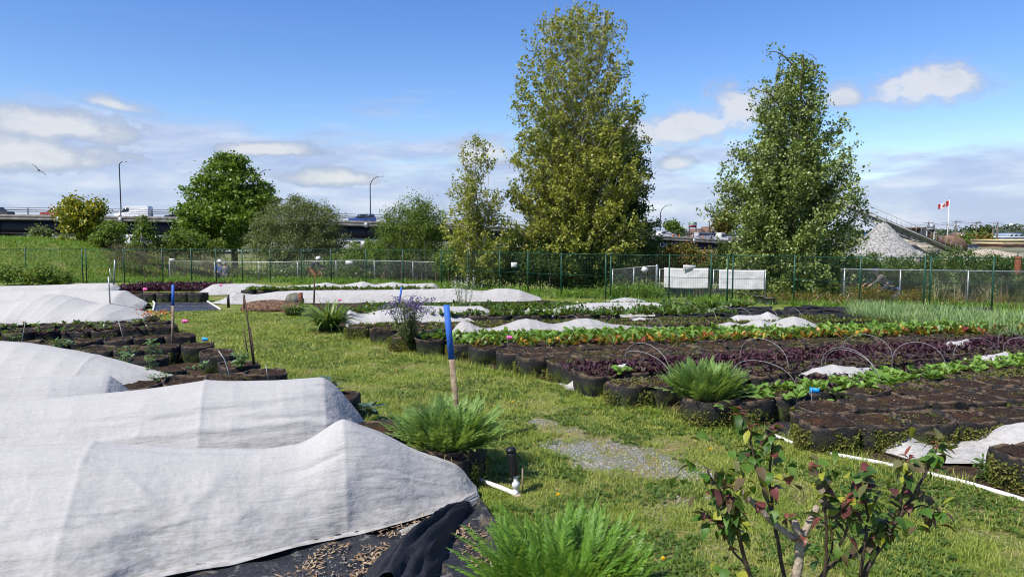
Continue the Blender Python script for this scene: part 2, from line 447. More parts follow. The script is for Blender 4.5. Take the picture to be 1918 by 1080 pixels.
# ------------------------------------------------------------------ terrain
FENCE_PX = [(1990, 590), (1859, 582), (1736, 580), (1253, 565), (1051, 557), (827, 538), (566, 529), (51, 530), (-60, 531)]
FENCE = np.array([P(a, b) for a, b in FENCE_PX])[::-1]
FENCE[0] += (FENCE[0] - FENCE[1]) * 0.3
def fence_y(x): return np.interp(x, FENCE[:, 0], FENCE[:, 1])
def sstep(a, b, x):
    t = np.clip((x - a) / (b - a), 0, 1); return t * t * (3 - 2 * t)
def gz(x, y):
    x = np.asarray(x, float); y = np.asarray(y, float)
    dl = y - fence_y(x)
    z = -0.8 * sstep(1.5, 7.0, dl)
    a = np.interp(x, [-70, -34.6, -31, -27, -23.8, -20.5], [3.2, 2.85, 2.5, 1.55, .65, 0])
    prof = sstep(35.4, 47, y) * (1 - sstep(56, 68, y))
    z = z + a * prof + (n2(x, y, 0.5, 3) - 0.5) * 0.25 * prof * (a > 0.05)
    return z
GRAVEL_C = np.array([1.12, 7.55]); GRAVEL_D = unit(np.array([1.06, -1.95]))
def gravel_mask(x, y):
    dx, dy = x - GRAVEL_C[0], y - GRAVEL_C[1]
    a = dx * GRAVEL_D[0] + dy * GRAVEL_D[1]; b = -dx * GRAVEL_D[1] + dy * GRAVEL_D[0]
    r = np.sqrt((a / 1.55) ** 2 + (b / 0.50) ** 2) + (n2(x, y, 2.6, 5, 4) - 0.5) * 2.2
    return 1 - sstep(0.55, 1.15, r)
def grow(lo, a, b, step, hi):
    mid = np.arange(a, b + step / 2, step); up = [b]; dn = [a]; s = step
    while up[-1] < hi: s *= 1.35; up.append(up[-1] + s)
    s = step
    while dn[-1] > lo: s *= 1.35; dn.append(dn[-1] - s)
    return np.concatenate([dn[:0:-1], mid, up[1:]])
gx = grow(-3500, -46, 26, 0.4, 3500); gy = grow(-60, 2, 70, 0.4, 4000)
XX, YY = np.meshgrid(gx, gy)
def mk_ground():
    m, t, out = newmat('lawn_ground')
    pos = t.node('ShaderNodeNewGeometry').outputs['Position']
    x, y, z = t.sep(pos)
    fine = t.noise(pos, 30.0, 5.0, 0.7); mid = t.noise(pos, 1.6, 4.0); big = t.noise(pos, 0.45, 3.0)
    grass = t.ramp(fine, [(0.3, (0.05, 0.09, 0.013)), (0.5, (0.12, 0.17, 0.03)), (0.7, (0.27, 0.27, 0.08))])
    dry = t.ramp(fine, [(0.3, (0.15, 0.11, 0.05)), (0.7, (0.38, 0.30, 0.14))])
    col = t.mix(t.math('MULTIPLY', t.smooth(mid, 0.50, 0.66), 0.85), grass, dry)
    # gravel
    dxn = t.math('SUBTRACT', x, GRAVEL_C[0]); dyn = t.math('SUBTRACT', y, GRAVEL_C[1])
    a = t.math('ADD', t.math('MULTIPLY', dxn, GRAVEL_D[0]), t.math('MULTIPLY', dyn, GRAVEL_D[1]))
    b_ = t.math('ADD', t.math('MULTIPLY', dxn, -GRAVEL_D[1]), t.math('MULTIPLY', dyn, GRAVEL_D[0]))
    a = t.math('DIVIDE', a, 1.55); b_ = t.math('DIVIDE', b_, 0.5)
    r = t.math('SQRT', t.math('ADD', t.math('MULTIPLY', a, a), t.math('MULTIPLY', b_, b_)))
    r = t.math('ADD', r, t.math('MULTIPLY', t.math('SUBTRACT', t.noise(pos, 2.6, 6.0, 0.65), 0.5), 2.6))
    g = t.math('MULTIPLY', t.smooth(r, 1.25, 0.5), 0.85)
    vor = t.node('ShaderNodeTexVoronoi'); t.put(vor.inputs['Vector'], pos); vor.inputs['Scale'].default_value = 42.0
    stone = t.mix(t.smooth(t.noise(pos, 3.2, 4.0), 0.42, 0.62), t.ramp(t.noise(pos, 70.0, 3.0), [(0.3, (0.13, 0.125, 0.12)), (0.7, (0.34, 0.335, 0.33))]), dry)
    col = t.mix(g, col, stone)
    # dirt and scrub past the garden, paler with distance
    far = t.smooth(y, 60.0, 130.0)
    col = t.mix(far, col, t.ramp(t.noise(pos, 0.05, 4.0), [(0.4, (0.10, 0.11, 0.05)), (0.6, (0.26, 0.24, 0.20))]))
    h = t.math('ADD', fine, t.math('MULTIPLY', vor.outputs['Distance'], g))
    b = pbsdf(t, col, 0.95, 0, 0.1, bump(t, h, 0.7, 0.03))
    t.l.new(b.outputs[0], out.inputs[0]); return m
gm = MB().grid(np.stack([XX, YY, gz(XX, YY)], -1))
kind(gm.build('ground', mk_ground(), smooth=True), 'structure')

def sheet(name, poly, z, m, kind_=None, dens=None):
    """flat sheet from a world polygon"""
    bm = bmesh.new(); vs = [bm.verts.new((p[0], p[1], z)) for p in poly]; f = bm.faces.new(vs)
    if f.normal.z < 0: f.normal_flip()
    bmesh.ops.triangulate(bm, faces=[f])
    me = bpy.data.meshes.new(name); bm.to_mesh(me); bm.free(); me.materials.append(m)
    o = bpy.data.objects.new(name, me); COL.objects.link(o)
    if kind_: kind(o, kind_)
    return o
def px_poly(pts, z=0.0): return [P(a, b, z)[:2] for a, b in pts]
def inpoly(x, y, poly):
    poly = np.asarray(poly); r = np.zeros(len(x), bool); j = len(poly) - 1
    for i in range(len(poly)):
        xi, yi = poly[i]; xj, yj = poly[j]
        c = ((yi > y) != (yj > y)) & (x < (xj - xi) * (y - yi) / (yj - yi + 1e-12) + xi)
        r ^= c; j = i
    return r
def poly_sample(poly, n, rng, dens=None):
    poly = np.asarray(poly); lo = poly.min(0); hi = poly.max(0); out = []
    tot = 0
    while tot < n:
        q = rng.uniform(lo, hi, (n * 2, 2)); k = inpoly(q[:, 0], q[:, 1], poly)
        if dens is not None: k &= rng.random(len(q)) < dens(q[:, 0], q[:, 1])
        q = q[k]; out.append(q); tot += len(q)
        if len(q) == 0: break
    return np.vstack(out)[:n]

RIGHT_EDGE = [(600, 606), (680, 640), (760, 655), (850, 682), (950, 702), (1040, 722), (1130, 742), (1230, 770), (1330, 795), (1400, 805), (1500, 832), (1640, 872), (1800, 906), (1960, 950)]
LEFT_EDGE = [(905, 1130), (905, 960), (890, 900), (800, 840), (700, 800), (660, 760), (560, 722), (515, 715), (490, 690), (425, 668), (365, 645), (320, 610), (300, 592), (285, 584)]
GARDEN_R = px_poly([(q[0], q[1] - 6) for q in RIGHT_EDGE] + [(2080, 930), (2040, 612), (1600, 600), (1560, 590), (1230, 585), (1100, 572), (1020, 562), (830, 548), (370, 548), (560, 553), (612, 590)])
GARDEN_L = px_poly([(q[0] - 6, q[1]) for q in LEFT_EDGE] + [(270, 575), (270, 543), (-200, 540), (-900, 700), (-1400, 1100), (300, 1130)])
M['bed_dirt'] = simple('bed_dirt', (0.075, 0.048, 0.032), (0.022, 0.015, 0.010), 6.0, 0.95, spec=0.1, bmp=0.8, bscale=40)
kind(sheet('bed_soil', GARDEN_R, 0.006, M['bed_dirt']), 'structure')
kind(sheet('bed_soil', GARDEN_L, 0.006, M['bed_dirt']), 'structure')
M['asphalt'] = simple('trail_asphalt', (0.23, 0.22, 0.21), (0.17, 0.165, 0.16), 20, 0.9, bmp=0.2)
# trail beyond the fence
tx = np.linspace(4, 60, 80)
ty = np.interp(tx, FENCE[:, 0], FENCE[:, 1] + 5.6, right=FENCE[-1, 1] + 4.6)
ty = np.convolve(np.pad(ty, 6, mode='edge'), np.ones(13) / 13, 'valid')
trail = np.stack([np.stack([tx, ty - 1.5, gz(tx, ty - 1.5) + 0.03], 1), np.stack([tx, ty + 1.5, gz(tx, ty + 1.5) + 0.03], 1)], 1)
kind(MB().grid(trail, flip=True).build('path', M['asphalt']), 'structure')
M['gravel'] = simple('pea_gravel', (0.42, 0.38, 0.33), (0.24, 0.21, 0.18), 45, 0.95, bmp=0.8)
kind(sheet('gravel_strip', px_poly([(1600, 597), (1640, 588), (1740, 587), (1990, 598), (2050, 625), (1918, 622), (1740, 605)]), 0.010, M['gravel']), 'structure')

# ------------------------------------------------------------------ lawn blades
LAWN = px_poly(LEFT_EDGE[::-1] + [(980, 1130), (2200, 1130), (2200, 1000), (2080, 960)] + RIGHT_EDGE[::-1] + [(560, 590), (470, 584), (410, 582)])
M['grass'] = leafmat('lawn_grass', [(0.08, 0.15, 0.012), (0.155, 0.24, 0.022), (0.255, 0.33, 0.04), (0.42, 0.425, 0.11)], 0.35, 0.5, 0.3, 1.4, tcol=(0.30, 0.36, 0.03))
def dryness(x, y): return sstep(0.45, 0.62, n2(x, y, 1.5, 31, 4)) 
def lawn_density(x, y):
    d = np.hypot(x, y)
    return np.clip((6.0 / np.maximum(d, 5.0)) ** 1.7, 0, 1) * (1 - 0.88 * gravel_mask(x, y)) * (1 - 0.5 * dryness(x, y)) * (0.25 + 1.1 * sstep(0.35, 0.65, n2(x, y, 6.0, 12)))
q = poly_sample(LAWN, 170000, RNG, lawn_density)
d = np.hypot(q[:, 0], q[:, 1]); N = len(q)
tall = n2(q[:, 0], q[:, 1], 1.1, 44)
g = MB()
blades(g, np.stack([q[:, 0], q[:, 1], np.full(N, 0.0)], 1), RNG.uniform(0, 6.28, N), RNG.uniform(0.35, 1.4, N),
       RNG.uniform(0.03, 0.08, N) * (0.45 + 1.15 * tall), 0.0045 * np.clip(d / 6, 0.9, 3.0) * RNG.uniform(0.7, 1.4, N), RNG.uniform(0.2, 1.2, N), [1.0, 0.8, 0.12])
kind(g.build('grass', M['grass']), 'stuff')
# straw and thatch lying in the worn patches
q = poly_sample(LAWN, 26000, RNG, lambda x, y: dryness(x, y) * np.clip((7.0 / np.maximum(np.hypot(x, y), 5)) ** 1.5, 0, 1))
N = len(q); g = MB()
blades(g, np.stack([q[:, 0], q[:, 1], np.full(N, 0.008)], 1), RNG.uniform(0, 6.28, N), RNG.uniform(0.0, 0.4, N), RNG.uniform(0.03, 0.08, N), np.full(N, 0.005), RNG.uniform(0, 0.5, N), [0.8, 1, 0.3])
M['straw'] = leafmat('dry_grass', [(0.22, 0.17, 0.07), (0.37, 0.31, 0.14), (0.48, 0.43, 0.23)], 0.2, tcol=(0.4, 0.3, 0.1))
kind(g.build('dry_grass', M['straw']), 'stuff')
# clover and plantain rosettes
q = poly_sample(LAWN, 9000, RNG, lambda x, y: np.clip((6.5 / np.maximum(np.hypot(x, y), 5)) ** 1.5, 0, 1) * (n2(x, y, 1.9, 77) > 0.48) * (1 - gravel_mask(x, y)))
g = MB(); N = len(q); k = 5
base = np.repeat(np.stack([q[:, 0], q[:, 1], np.full(N, 0.012)], 1), k, 0)
blades(g, base, RNG.uniform(0, 6.28, N * k), RNG.uniform(0.3, 0.9, N * k), RNG.uniform(0.03, 0.06, N * k), RNG.uniform(0.012, 0.024, N * k), RNG.uniform(0.2, 0.8, N * k), [0.3, 1.0, 0.85, 0.1])
M['weed'] = leafmat('lawn_weeds', [(0.04, 0.085, 0.012), (0.075, 0.14, 0.02), (0.12, 0.18, 0.03)], 0.3)
kind(g.build('clover', M['weed']), 'stuff')
# grass strips along bed edges: taller tufts
edge_pts = []
for e in (RIGHT_EDGE,):
    for (a, b) in zip(e[:-1], e[1:]):
        p0, p1 = P(*a), P(*b); n_ = int(np.linalg.norm(p1 - p0) * 420)
        tt = RNG.random(n_)[:, None]; edge_pts.append(p0 + (p1 - p0) * tt + RNG.normal(0, 0.11, (n_, 3)) * [1, 1, 0])
edge_pts = np.vstack(edge_pts); N = len(edge_pts); g = MB()
keep = n2(edge_pts[:, 0], edge_pts[:, 1], 1.7, 9) > 0.40
edge_pts = edge_pts[keep]; N = len(edge_pts); edge_pts[:, 2] = 0
blades(g, edge_pts, RNG.uniform(0, 6.28, N), RNG.uniform(0.7, 1.5, N), RNG.uniform(0.07, 0.17, N), np.full(N, 0.006), RNG.uniform(0.1, 0.9, N), [1, 0.8, 0.1])
kind(g.build('tall_grass', M['grass']), 'stuff')
# loose stones on the worn gravel patch
q = poly_sample(LAWN, 2600, RNG, lambda x, y: gravel_mask(x, y) * (n2(x, y, 3.0, 91) > 0.4) * 0.9 + 0.006)
g = MB(); tet = np.array([[1, 0, -0.5], [-0.5, 0.87, -0.5], [-0.5, -0.87, -0.5], [0.1, 0.1, 0.7]])
sz = RNG.uniform(0.006, 0.016, len(q)); rot = RNG.uniform(0, 6.28, len(q))
R = np.stack([np.stack([np.cos(rot), -np.sin(rot), rot * 0], 1), np.stack([np.sin(rot), np.cos(rot), rot * 0], 1), np.stack([rot * 0, rot * 0, rot * 0 + 0.7], 1)], 1)
octa = np.array([[1, 0, 0], [0, 0.8, 0], [-1, 0.1, 0], [0, -0.9, 0], [0.2, 0.1, 0.8], [0, 0, -0.7]])
V = np.einsum('nij,kj->nki', R, octa) * sz[:, None, None] + np.stack([q[:, 0], q[:, 1], np.full(len(q), 0.004)], 1)[:, None, :]
T = np.array([[0, 1, 4], [1, 2, 4], [2, 3, 4], [3, 0, 4], [1, 0, 5], [2, 1, 5], [3, 2, 5], [0, 3, 5]])
g.add(V.reshape(-1, 3), T=(np.arange(len(q))[:, None, None] * 6 + T[None]).reshape(-1, 3))
M['stone_bits'] = leafmat('crushed_stone', [(0.16, 0.16, 0.16), (0.30, 0.30, 0.30), (0.45, 0.44, 0.43)], 0.0, 0.9, 0.2)
kind(g.build('gravel', M['stone_bits']), 'stuff')

# ------------------------------------------------------------------ fleece row covers
def cover(name, label, st, group, mat='cloth', foot=0.04, hw=(0.8, 0.7), nu=150, nv=44, wr=0.016, sag=0.06, gather=0.0, seed=0, dep=None, line=None, hoops=None):
    pts, zr, wf, wb = [], [], [], []
    if line:
        (ax, ay), (bx, by) = line; st2 = []
        for q in st:
            if q[0] == 'w': st2.append(q); continue
            r_ = ray(q[0], q[1]); k_ = (ax * r_[1] - ay * r_[0]) / ((by - ay) * r_[0] - (bx - ax) * r_[1])
            x_, y_ = ax + (bx - ax) * k_, ay + (by - ay) * k_
            st2.append(('w', x_, y_, max(H_CAM + r_[2] * y_ / r_[1], foot + 0.02)) + tuple(q[2:]))
        st = st2
    if dep:                                            # silhouette given in the view, bed line given in the ground plan
        x0, x1 = st[0][0], st[-1][0]; st2 = []
        for q in st:
            p = D(q[0], q[1], dep[0] + (dep[1] - dep[0]) * (q[0] - x0) / (x1 - x0)); st2.append(('w', p[0], p[1], max(p[2], foot + 0.02)) + tuple(q[2:]))
        st = st2
    for s_ in st:
        if s_[0] == 'w': p = np.array([s_[1], s_[2], s_[3]]); rest = s_[4:]
        else: p = P(s_[0], s_[1], s_[2]); rest = s_[3:]
        pts.append(p[:2]); zr.append(p[2]); wf.append(rest[0] if len(rest) > 0 else hw[0]); wb.append(rest[1] if len(rest) > 1 else hw[1])
    pts = np.array(pts); zr = np.array(zr); wf = np.array(wf); wb = np.array(wb)
    L = np.concatenate([[0], np.cumsum(np.linalg.norm(np.diff(pts, axis=0), axis=1))])
    u = np.linspace(0, L[-1], nu)
    X = np.interp(u, L, pts[:, 0]); Y = np.interp(u, L, pts[:, 1])
    # local position inside a span: slack fabric dips between the hoops
    k = np.clip(np.searchsorted(L, u, side='right') - 1, 0, len(L) - 2)
    s_ = (u - L[k]) / (L[k + 1] - L[k] + 1e-9)
    dip = 4 * s_ * (1 - s_)
    span = L[k + 1] - L[k]
    Zs = np.interp(u, L, zr); kz = max(3, int(0.16 / (L[-1] / nu)) | 1)
    Zs = np.convolve(np.pad(Zs, kz // 2, mode='edge'), np.ones(kz) / kz, 'valid')[:len(u)]
    Z = Zs - sag * dip * np.clip(span, 0, 1.6) * 0.55
    kw = max(4, int(0.22 / (L[-1] / nu))); ker = np.hanning(2 * kw + 3)[1:-1]; ker /= ker.sum()
    def sm(a): return np.convolve(np.pad(a, kw, mode='reflect', reflect_type='odd'), ker, 'valid')
    X = sm(X); Y = sm(Y)
    WF = sm(np.interp(u, L, wf)); WB = sm(np.interp(u, L, wb))
    tx = np.gradient(sm(X)); ty = np.gradient(sm(Y)); n_ = np.hypot(tx, ty) + 1e-9
    nx, ny = ty / n_, -tx / n_
    flip = (nx * X + ny * Y) > 0                       # front side = towards the camera
    sgn = np.where(flip.mean() > 0.5, -1.0, 1.0); nx, ny = nx * sgn, ny * sgn
    v = np.concatenate([np.linspace(-1.12, -1, 3)[:-1], np.linspace(-1, 1, nv), np.linspace(1, 1.12, 3)[1:]])
    vc = np.clip(v, -1, 1)
    lat = vc * (1.18 - 0.18 * vc * vc)                 # outline across the hoops
    lat = np.clip(lat, -1, 1)
    al = np.abs(lat)
    hoopz = np.clip(1 - al ** 1.9, 0, 1)
    tentz = np.clip(1 - al ** 1.15, 0, 1)
    endf = np.clip(1.6 - np.minimum(u, L[-1] - u) / 0.45, 0, 1)   # the ends pull straight down to the pegs
    tent = np.clip(dip * np.clip(span, 0, 1.2) * 0.15 + endf * 0.7, 0, 1)
    prof = hoopz[None, :] * (1 - tent[:, None]) + tentz[None, :] * tent[:, None]
    w_ = np.where(lat[None, :] > 0, WF[:, None], WB[:, None])
    latw = lat[None, :] * w_ + (v - vc)[None, :] * 1.2 * np.minimum(w_, 0.9)
    zz = foot + np.maximum(Z - foot, 0.005)[:, None] * prof
    skirt = np.abs(v) > 1
    GX = X[:, None] + nx[:, None] * latw; GY = Y[:, None] + ny[:, None] * latw
    # folds: long creases along the bed, fine cross crumples, tension folds running into the gathered end
    uu = np.repeat(u[:, None], len(v), 1)
    q1 = np.stack([uu * 0.8, latw * 3.4 + zz * 3.0 + uu * 0.5, np.full_like(uu, seed * 3.1)], -1).reshape(-1, 3)
    q2 = np.stack([uu * 1.6 + zz * 1.5, latw * 6 - uu * 1.2, np.full_like(uu, seed * 1.7 + 9)], -1).reshape(-1, 3)
    q3 = np.stack([uu * 5.5, latw * 5.5, zz * 5.5 + seed], -1).reshape(-1, 3)
    r1 = 1 - np.abs(2 * fbm(q1, seed, 3) - 1) * 2.0
    r2 = 1 - np.abs(2 * fbm(q2, seed + 5, 2) - 1) * 2.0
    lowf = 0.30 + 1.5 * np.abs(lat)[None, :] ** 1.3           # folds gather towards the hem
    def crease(fu, fl, k, w_):
        qa = np.stack([uu * fu + 0.25 * np.sin(latw * 2 + seed), (lat[None, :] * 0.95 + 0 * uu) * fl + uu * 0.06 * fl * (1 if k % 2 else -1), np.full_like(uu, seed * 1.3 + k * 7.1)], -1).reshape(-1, 3)
        qm = np.stack([uu * 1.1, latw * 2.2, np.full_like(uu, seed + k * 3.7)], -1).reshape(-1, 3)
        n_c = vnoise(qa, seed + k) * 0.8 + vnoise(qa * 2.3, seed + k + 30) * 0.2
        return (np.exp(-((n_c - 0.5) / w_) ** 2) * sstep(0.42, 0.62, vnoise(qm, seed + k + 50))).reshape(uu.shape)
    cre = 0.9 * crease(0.10, 4.0, 1, 0.07) + 0.6 * crease(0.16, 6.5, 2, 0.10) + 0.4 * crease(0.3, 10.0, 3, 0.12) - 0.7 * crease(0.13, 5.0, 4, 0.08) + 0.25 * crease(2.2, 6.0, 5, 0.08)
    disp = wr * lowf * (0.55 * np.clip(r1, -0.4, 1).reshape(uu.shape) + 0.3 * np.clip(r2, -0.3, 1).reshape(uu.shape) + 1.05 * cre + (fbm(q3, seed + 2, 3).reshape(uu.shape) - 0.5) * 0.7)
    if gather:
        du = L[-1] - uu
        ang = np.arctan2(latw, du + 0.12)
        rad = np.hypot(latw, du)
        q4 = np.stack([ang * 9.0, rad * 0.5, np.full_like(uu, seed + 0.5)], -1).reshape(-1, 3)
        fo = (1 - np.abs(2 * vnoise(q4, seed + 8) - 1) * 2).reshape(uu.shape)
        disp = disp * sstep(0.0, gather, rad) + fo * 0.035 * np.exp(-((rad - gather * 0.25) / (gather * 0.6)) ** 2)
    # a crisp ridge where the cloth hangs over each inner hoop
    near_h = np.zeros(len(u))
    for Lh in (L[1:-1] if hoops is None else L[list(hoops)]): near_h += np.exp(-((u - Lh) / 0.030) ** 2)
    disp = disp + (0.006 * near_h[:, None] * (np.abs(v) < 0.97)[None, :])
    damp = np.clip(zz / 0.25, 0.35, 1)
    edge_n = fbm(np.stack([uu * 1.9, v[None, :] + 0 * uu, 0 * uu + seed], -1).reshape(-1, 3), seed + 3, 3).reshape(uu.shape) - 0.5
    GX = GX + nx[:, None] * (disp * lat[None, :] * 0.8 + edge_n * 0.16 * (np.abs(vc) ** 4)[None, :] * np.sign(v)[None, :])
    GY = GY + ny[:, None] * (disp * lat[None, :] * 0.8 + edge_n * 0.16 * (np.abs(vc) ** 4)[None, :] * np.sign(v)[None, :])
    zz = zz + disp * damp * np.clip(hoopz[None, :] + 0.05, 0, 1) ** 0.4
    zz = np.where(skirt[None, :], foot * 0.7 + np.abs(disp) * 0.5 + 0.008, zz)
    zz = np.maximum(zz, 0.012)
    o = MB().grid(np.stack([GX, GY, zz], -1)).build(name, M[mat], smooth=True)
    sd = o.modifiers.new('thickness', 'SOLIDIFY'); sd.thickness = 0.003; sd.offset = 0
    tag(o, label, 'row cover', group)
    return o
GC = 'white fleece row covers over the beds'
cover('row_cover', 'largest white fleece row cover, gathered and dirty at its right end by the fern pot',
      [('w', -5.2, 4.93, .80, 1.12, .7), (175, 830, 1.02, .66), (290, 838, .92, .62), (400, 842, .82, .6), (490, 842, .70, .6), (570, 832, .63, .6), (642, 786, .56, .6), (715, 815, .46, .5), (780, 850, .35, .42), (840, 868, .24, .32), (866, 880, .18, .22), (893, 938, .07, .08)],
      GC, nu=480, nv=250, wr=0.030, gather=1.3, seed=1, sag=0.0, line=((-3.24, 5.5), (-.31, 6.33)), hoops=(1, 6))
cover('row_cover', 'square shouldered white fleece row cover with a sharp fold below its middle hoop',
      [('w', -6.9, 6.4, .78, .9, .7), (0, 756, .9, .7), (150, 742, .9, .7), (280, 729, .9, .7), (385, 713, .9, .7), (440, 715, .9, .7), (530, 713, .86, .65), (606, 709, .75, .6), (630, 726, .66, .55), (655, 756, .5, .45), (680, 788, .36, .33), (692, 806, .12, .12)],
      GC, nu=420, nv=200, wr=0.024, gather=0.8, seed=2, sag=0.0, line=((-4.97, 7.0), (-1.7, 8.0)), hoops=(4, 7))
cover('row_cover', 'short white fleece row cover with brown debris on its front, wedged between two bigger covers',
      [('w', -7.6, 7.7, .7, .8, .6), (0, 712, .8, .6), (100, 706, .8, .6), (205, 702, .75, .6), (232, 722, .5, .4), (262, 748, .2, .2)], GC, nu=220, nv=80, wr=.02, seed=3, sag=0, line=((-6.0, 8.3), (-4.5, 8.9)), hoops=(3,))
cover('row_cover', 'long white fleece row cover sloping down to the exposed grow bags',
      [('w', -9.8, 10.0, .86), (-5, 639), (45, 642), (90, 649), (140, 657), (180, 665), (225, 677), (262, 688, .8, .5), (310, 702, .6, .4), (350, 714, .4, .3), (374, 727, .2, .2)], GC, hw=(1.05, .6), nu=280, nv=90, wr=.02, seed=4, gather=0.8, sag=0, line=((-7.3, 10.1), (-4.6, 10.3)), hoops=(5,))
cover('row_cover', 'white fleece row cover with one high round hump, above the chard seedlings',
      [(-160, 572), (-30, 566), (0, 564), (40, 562), (58, 559), (75, 553), (93, 551), (115, 553), (142, 558), (182, 569), (198, 568), (213, 566), (240, 575), (272, 587, .7, .4), (286, 596, .3, .2)], GC, foot=.26, hw=(1.35, .7), nu=220, nv=50, seed=5, sag=0, dep=(18.3, 18.2))
cover('row_cover', 'flat topped white fleece row cover directly behind the humped one',
      [(-160, 543), (-30, 543), (60, 543), (125, 541), (233, 544, .9), (266, 561, .6, .5), (278, 568, .2, .2)], GC, foot=.015, hw=(.95, .7), nu=160, seed=6, sag=.03, dep=(23.2, 22.6))
cover('row_cover', 'farthest white fleece row cover at left, below the green mound',
      [(-160, 537), (0, 536), (120, 533), (150, 531), (215, 530), (227, 541, .3, .3)], GC, foot=.015, hw=(.7, .6), nu=140, seed=7, sag=0, dep=(27.2, 27.0))
cover('row_cover', 'farthest central white fleece row cover, scalloped over many low hoops near the green fence',
      [(370, 552, .5, .3), (400, 532), (470, 531), (500, 534), (520, 537), (555, 535), (590, 532), (612, 529), (640, 534), (680, 527), (702, 533), (737, 528), (760, 532), (813, 530), (826, 542, .3, .3)], GC, foot=.015, hw=(.9, .7), nu=260, seed=8, sag=.0, dep=(28.3, 29.0))
cover('row_cover', 'long white fleece row cover ending in a low wedge beside the brown mulch',
      [(403, 570, .3, .3), (413, 562, .5, .4), (432, 552), (443, 546), (450, 549), (477, 552), (520, 546), (560, 544), (640, 543), (700, 543), (773, 542), (857, 540), (890, 544), (907, 545), (930, 540), (950, 540), (973, 543), (1013, 557, .3, .3)], GC, foot=.015, hw=(.7, .6), nu=260, seed=9, sag=0, dep=(24.6, 25.6))
cover('row_cover', 'long white fleece row cover behind the purple flowering plant, rising to a broad right end',
      [(643, 604, .5, .3), (650, 577, .7, .5), (664, 584), (683, 589), (707, 582), (740, 578), (787, 573), (850, 574), (900, 573), (915, 580), (930, 583), (960, 584), (1023, 578), (1060, 573), (1103, 568), (1173, 566), (1230, 567), (1245, 574), (1260, 584, .3, .3)], GC, foot=.2, hw=(.75, .6), nu=320, seed=10, sag=0, dep=(17.6, 20.3))
cover('row_cover', 'small greyed fleece row cover peaking behind the long white one near the fence',
      [(1108, 571, .4, .3), (1140, 563), (1170, 557), (1190, 559), (1207, 563), (1222, 572, .3, .3)], GC, 'cloth_grey', foot=.15, hw=(.6, .5), nu=90, seed=11, sag=0, dep=(21.8, 22.0))
cover('row_cover', 'creamy fleece row cover in low slack tents behind the bright green mustard row',
      [(846, 628, .3, .2), (855, 608, .5, .3), (867, 600, .5, .4), (880, 604), (895, 613), (919, 618), (945, 610), (970, 600), (987, 597), (1005, 600), (1033, 608), (1060, 604), (1080, 598), (1100, 596), (1120, 600), (1142, 607), (1200, 613, .4, .3), (1255, 620, .15, .15)], GC, 'cloth_grey', foot=.24, hw=(.5, .45), nu=280, seed=12, sag=0, wr=.022, dep=(15.0, 15.9))
cover('row_cover', 'crumpled white fleece row cover in two peaks behind the right half of the green row',
      [(1328, 616, .3, .2), (1350, 608), (1367, 603), (1383, 607), (1396, 611), (1410, 602), (1423, 597), (1444, 606), (1465, 598), (1487, 592), (1508, 598), (1535, 611, .3, .3)], GC, 'cloth_grey', foot=.26, hw=(.45, .4), nu=150, seed=13, sag=0, wr=.022, dep=(15.7, 15.4))
cover('row_cover', 'small peaked piece of white fleece lying behind the two peaked cover',
      [(1368, 596, .3, .2), (1380, 590, .4, .3), (1405, 591), (1428, 590), (1437, 583), (1450, 590), (1463, 597, .2, .2)], GC, 'cloth', foot=.26, hw=(.35, .35), nu=90, seed=14, sag=0, dep=(17.3, 17.3))
cover('row_cover', 'rumpled white fleece dumped along the front of the bare bags beside the white pipe',
      [(1641, 855, .15, .12), (1650, 829, .34, .28), (1664, 818, .4, .3), (1693, 812), (1720, 826), (1750, 835), (1790, 832), (1830, 830), (1853, 822), (1880, 800), (1900, 795), (1960, 790)], GC, 'cloth', foot=.015, hw=(.44, .30), nu=240, nv=80, wr=.045, seed=15, sag=0, line=((3.98, 7.75), (5.4, 7.6)), hoops=())
SC = 'scraps of fleece on the crops'
for st, lab, sd in (
    ([(1505, 702, .30, .1, .1), (1530, 688, .40), (1560, 683, .42), (1600, 688, .38), (1628, 689, .33, .1, .1)], 'white fleece scrap draped under the double hoop in the purple lettuce', 21),
    ([(1753, 646, .32, .1, .1), (1785, 640, .38), (1811, 634, .40, .1, .1)], 'narrow white fleece scrap on the far purple row at right', 22),
    ([(1820, 671, .32, .1, .1), (1850, 665, .38), (1884, 658, .42, .15, .1)], 'white fleece scrap beside the light green salad leaves at right', 23),
    ([(1262, 577, .3, .1, .1), (1290, 581, .35), (1330, 584, .3, .1, .1)], 'thin white fleece strip lying by the empty black bags', 24),
    ([(1142, 692, .30, .08, .08), (1160, 683, .36, .15, .1), (1174, 680, .42, .1, .1)], 'small white fleece scrap tied to a hoop foot in the purple mustard', 25),
    ([(1062, 712, .06, .1, .1), (1078, 708, .2, .15, .1), (1086, 708, .18, .1, .1)], 'grey white fleece corner poking out on the lawn edge before the purple mustard', 26),
    ([(1180, 596, .30, .1, .1), (1200, 594, .36), (1235, 595, .30, .1, .1)], 'pale fleece strip between two low seedling rows in the middle', 27)):
    cover('fleece_scrap', lab, st, SC, 'cloth', foot=.26 if st[0][2] > .2 else .01, hw=(.26, .2), nu=50, nv=20, wr=.02, seed=sd, sag=.05)

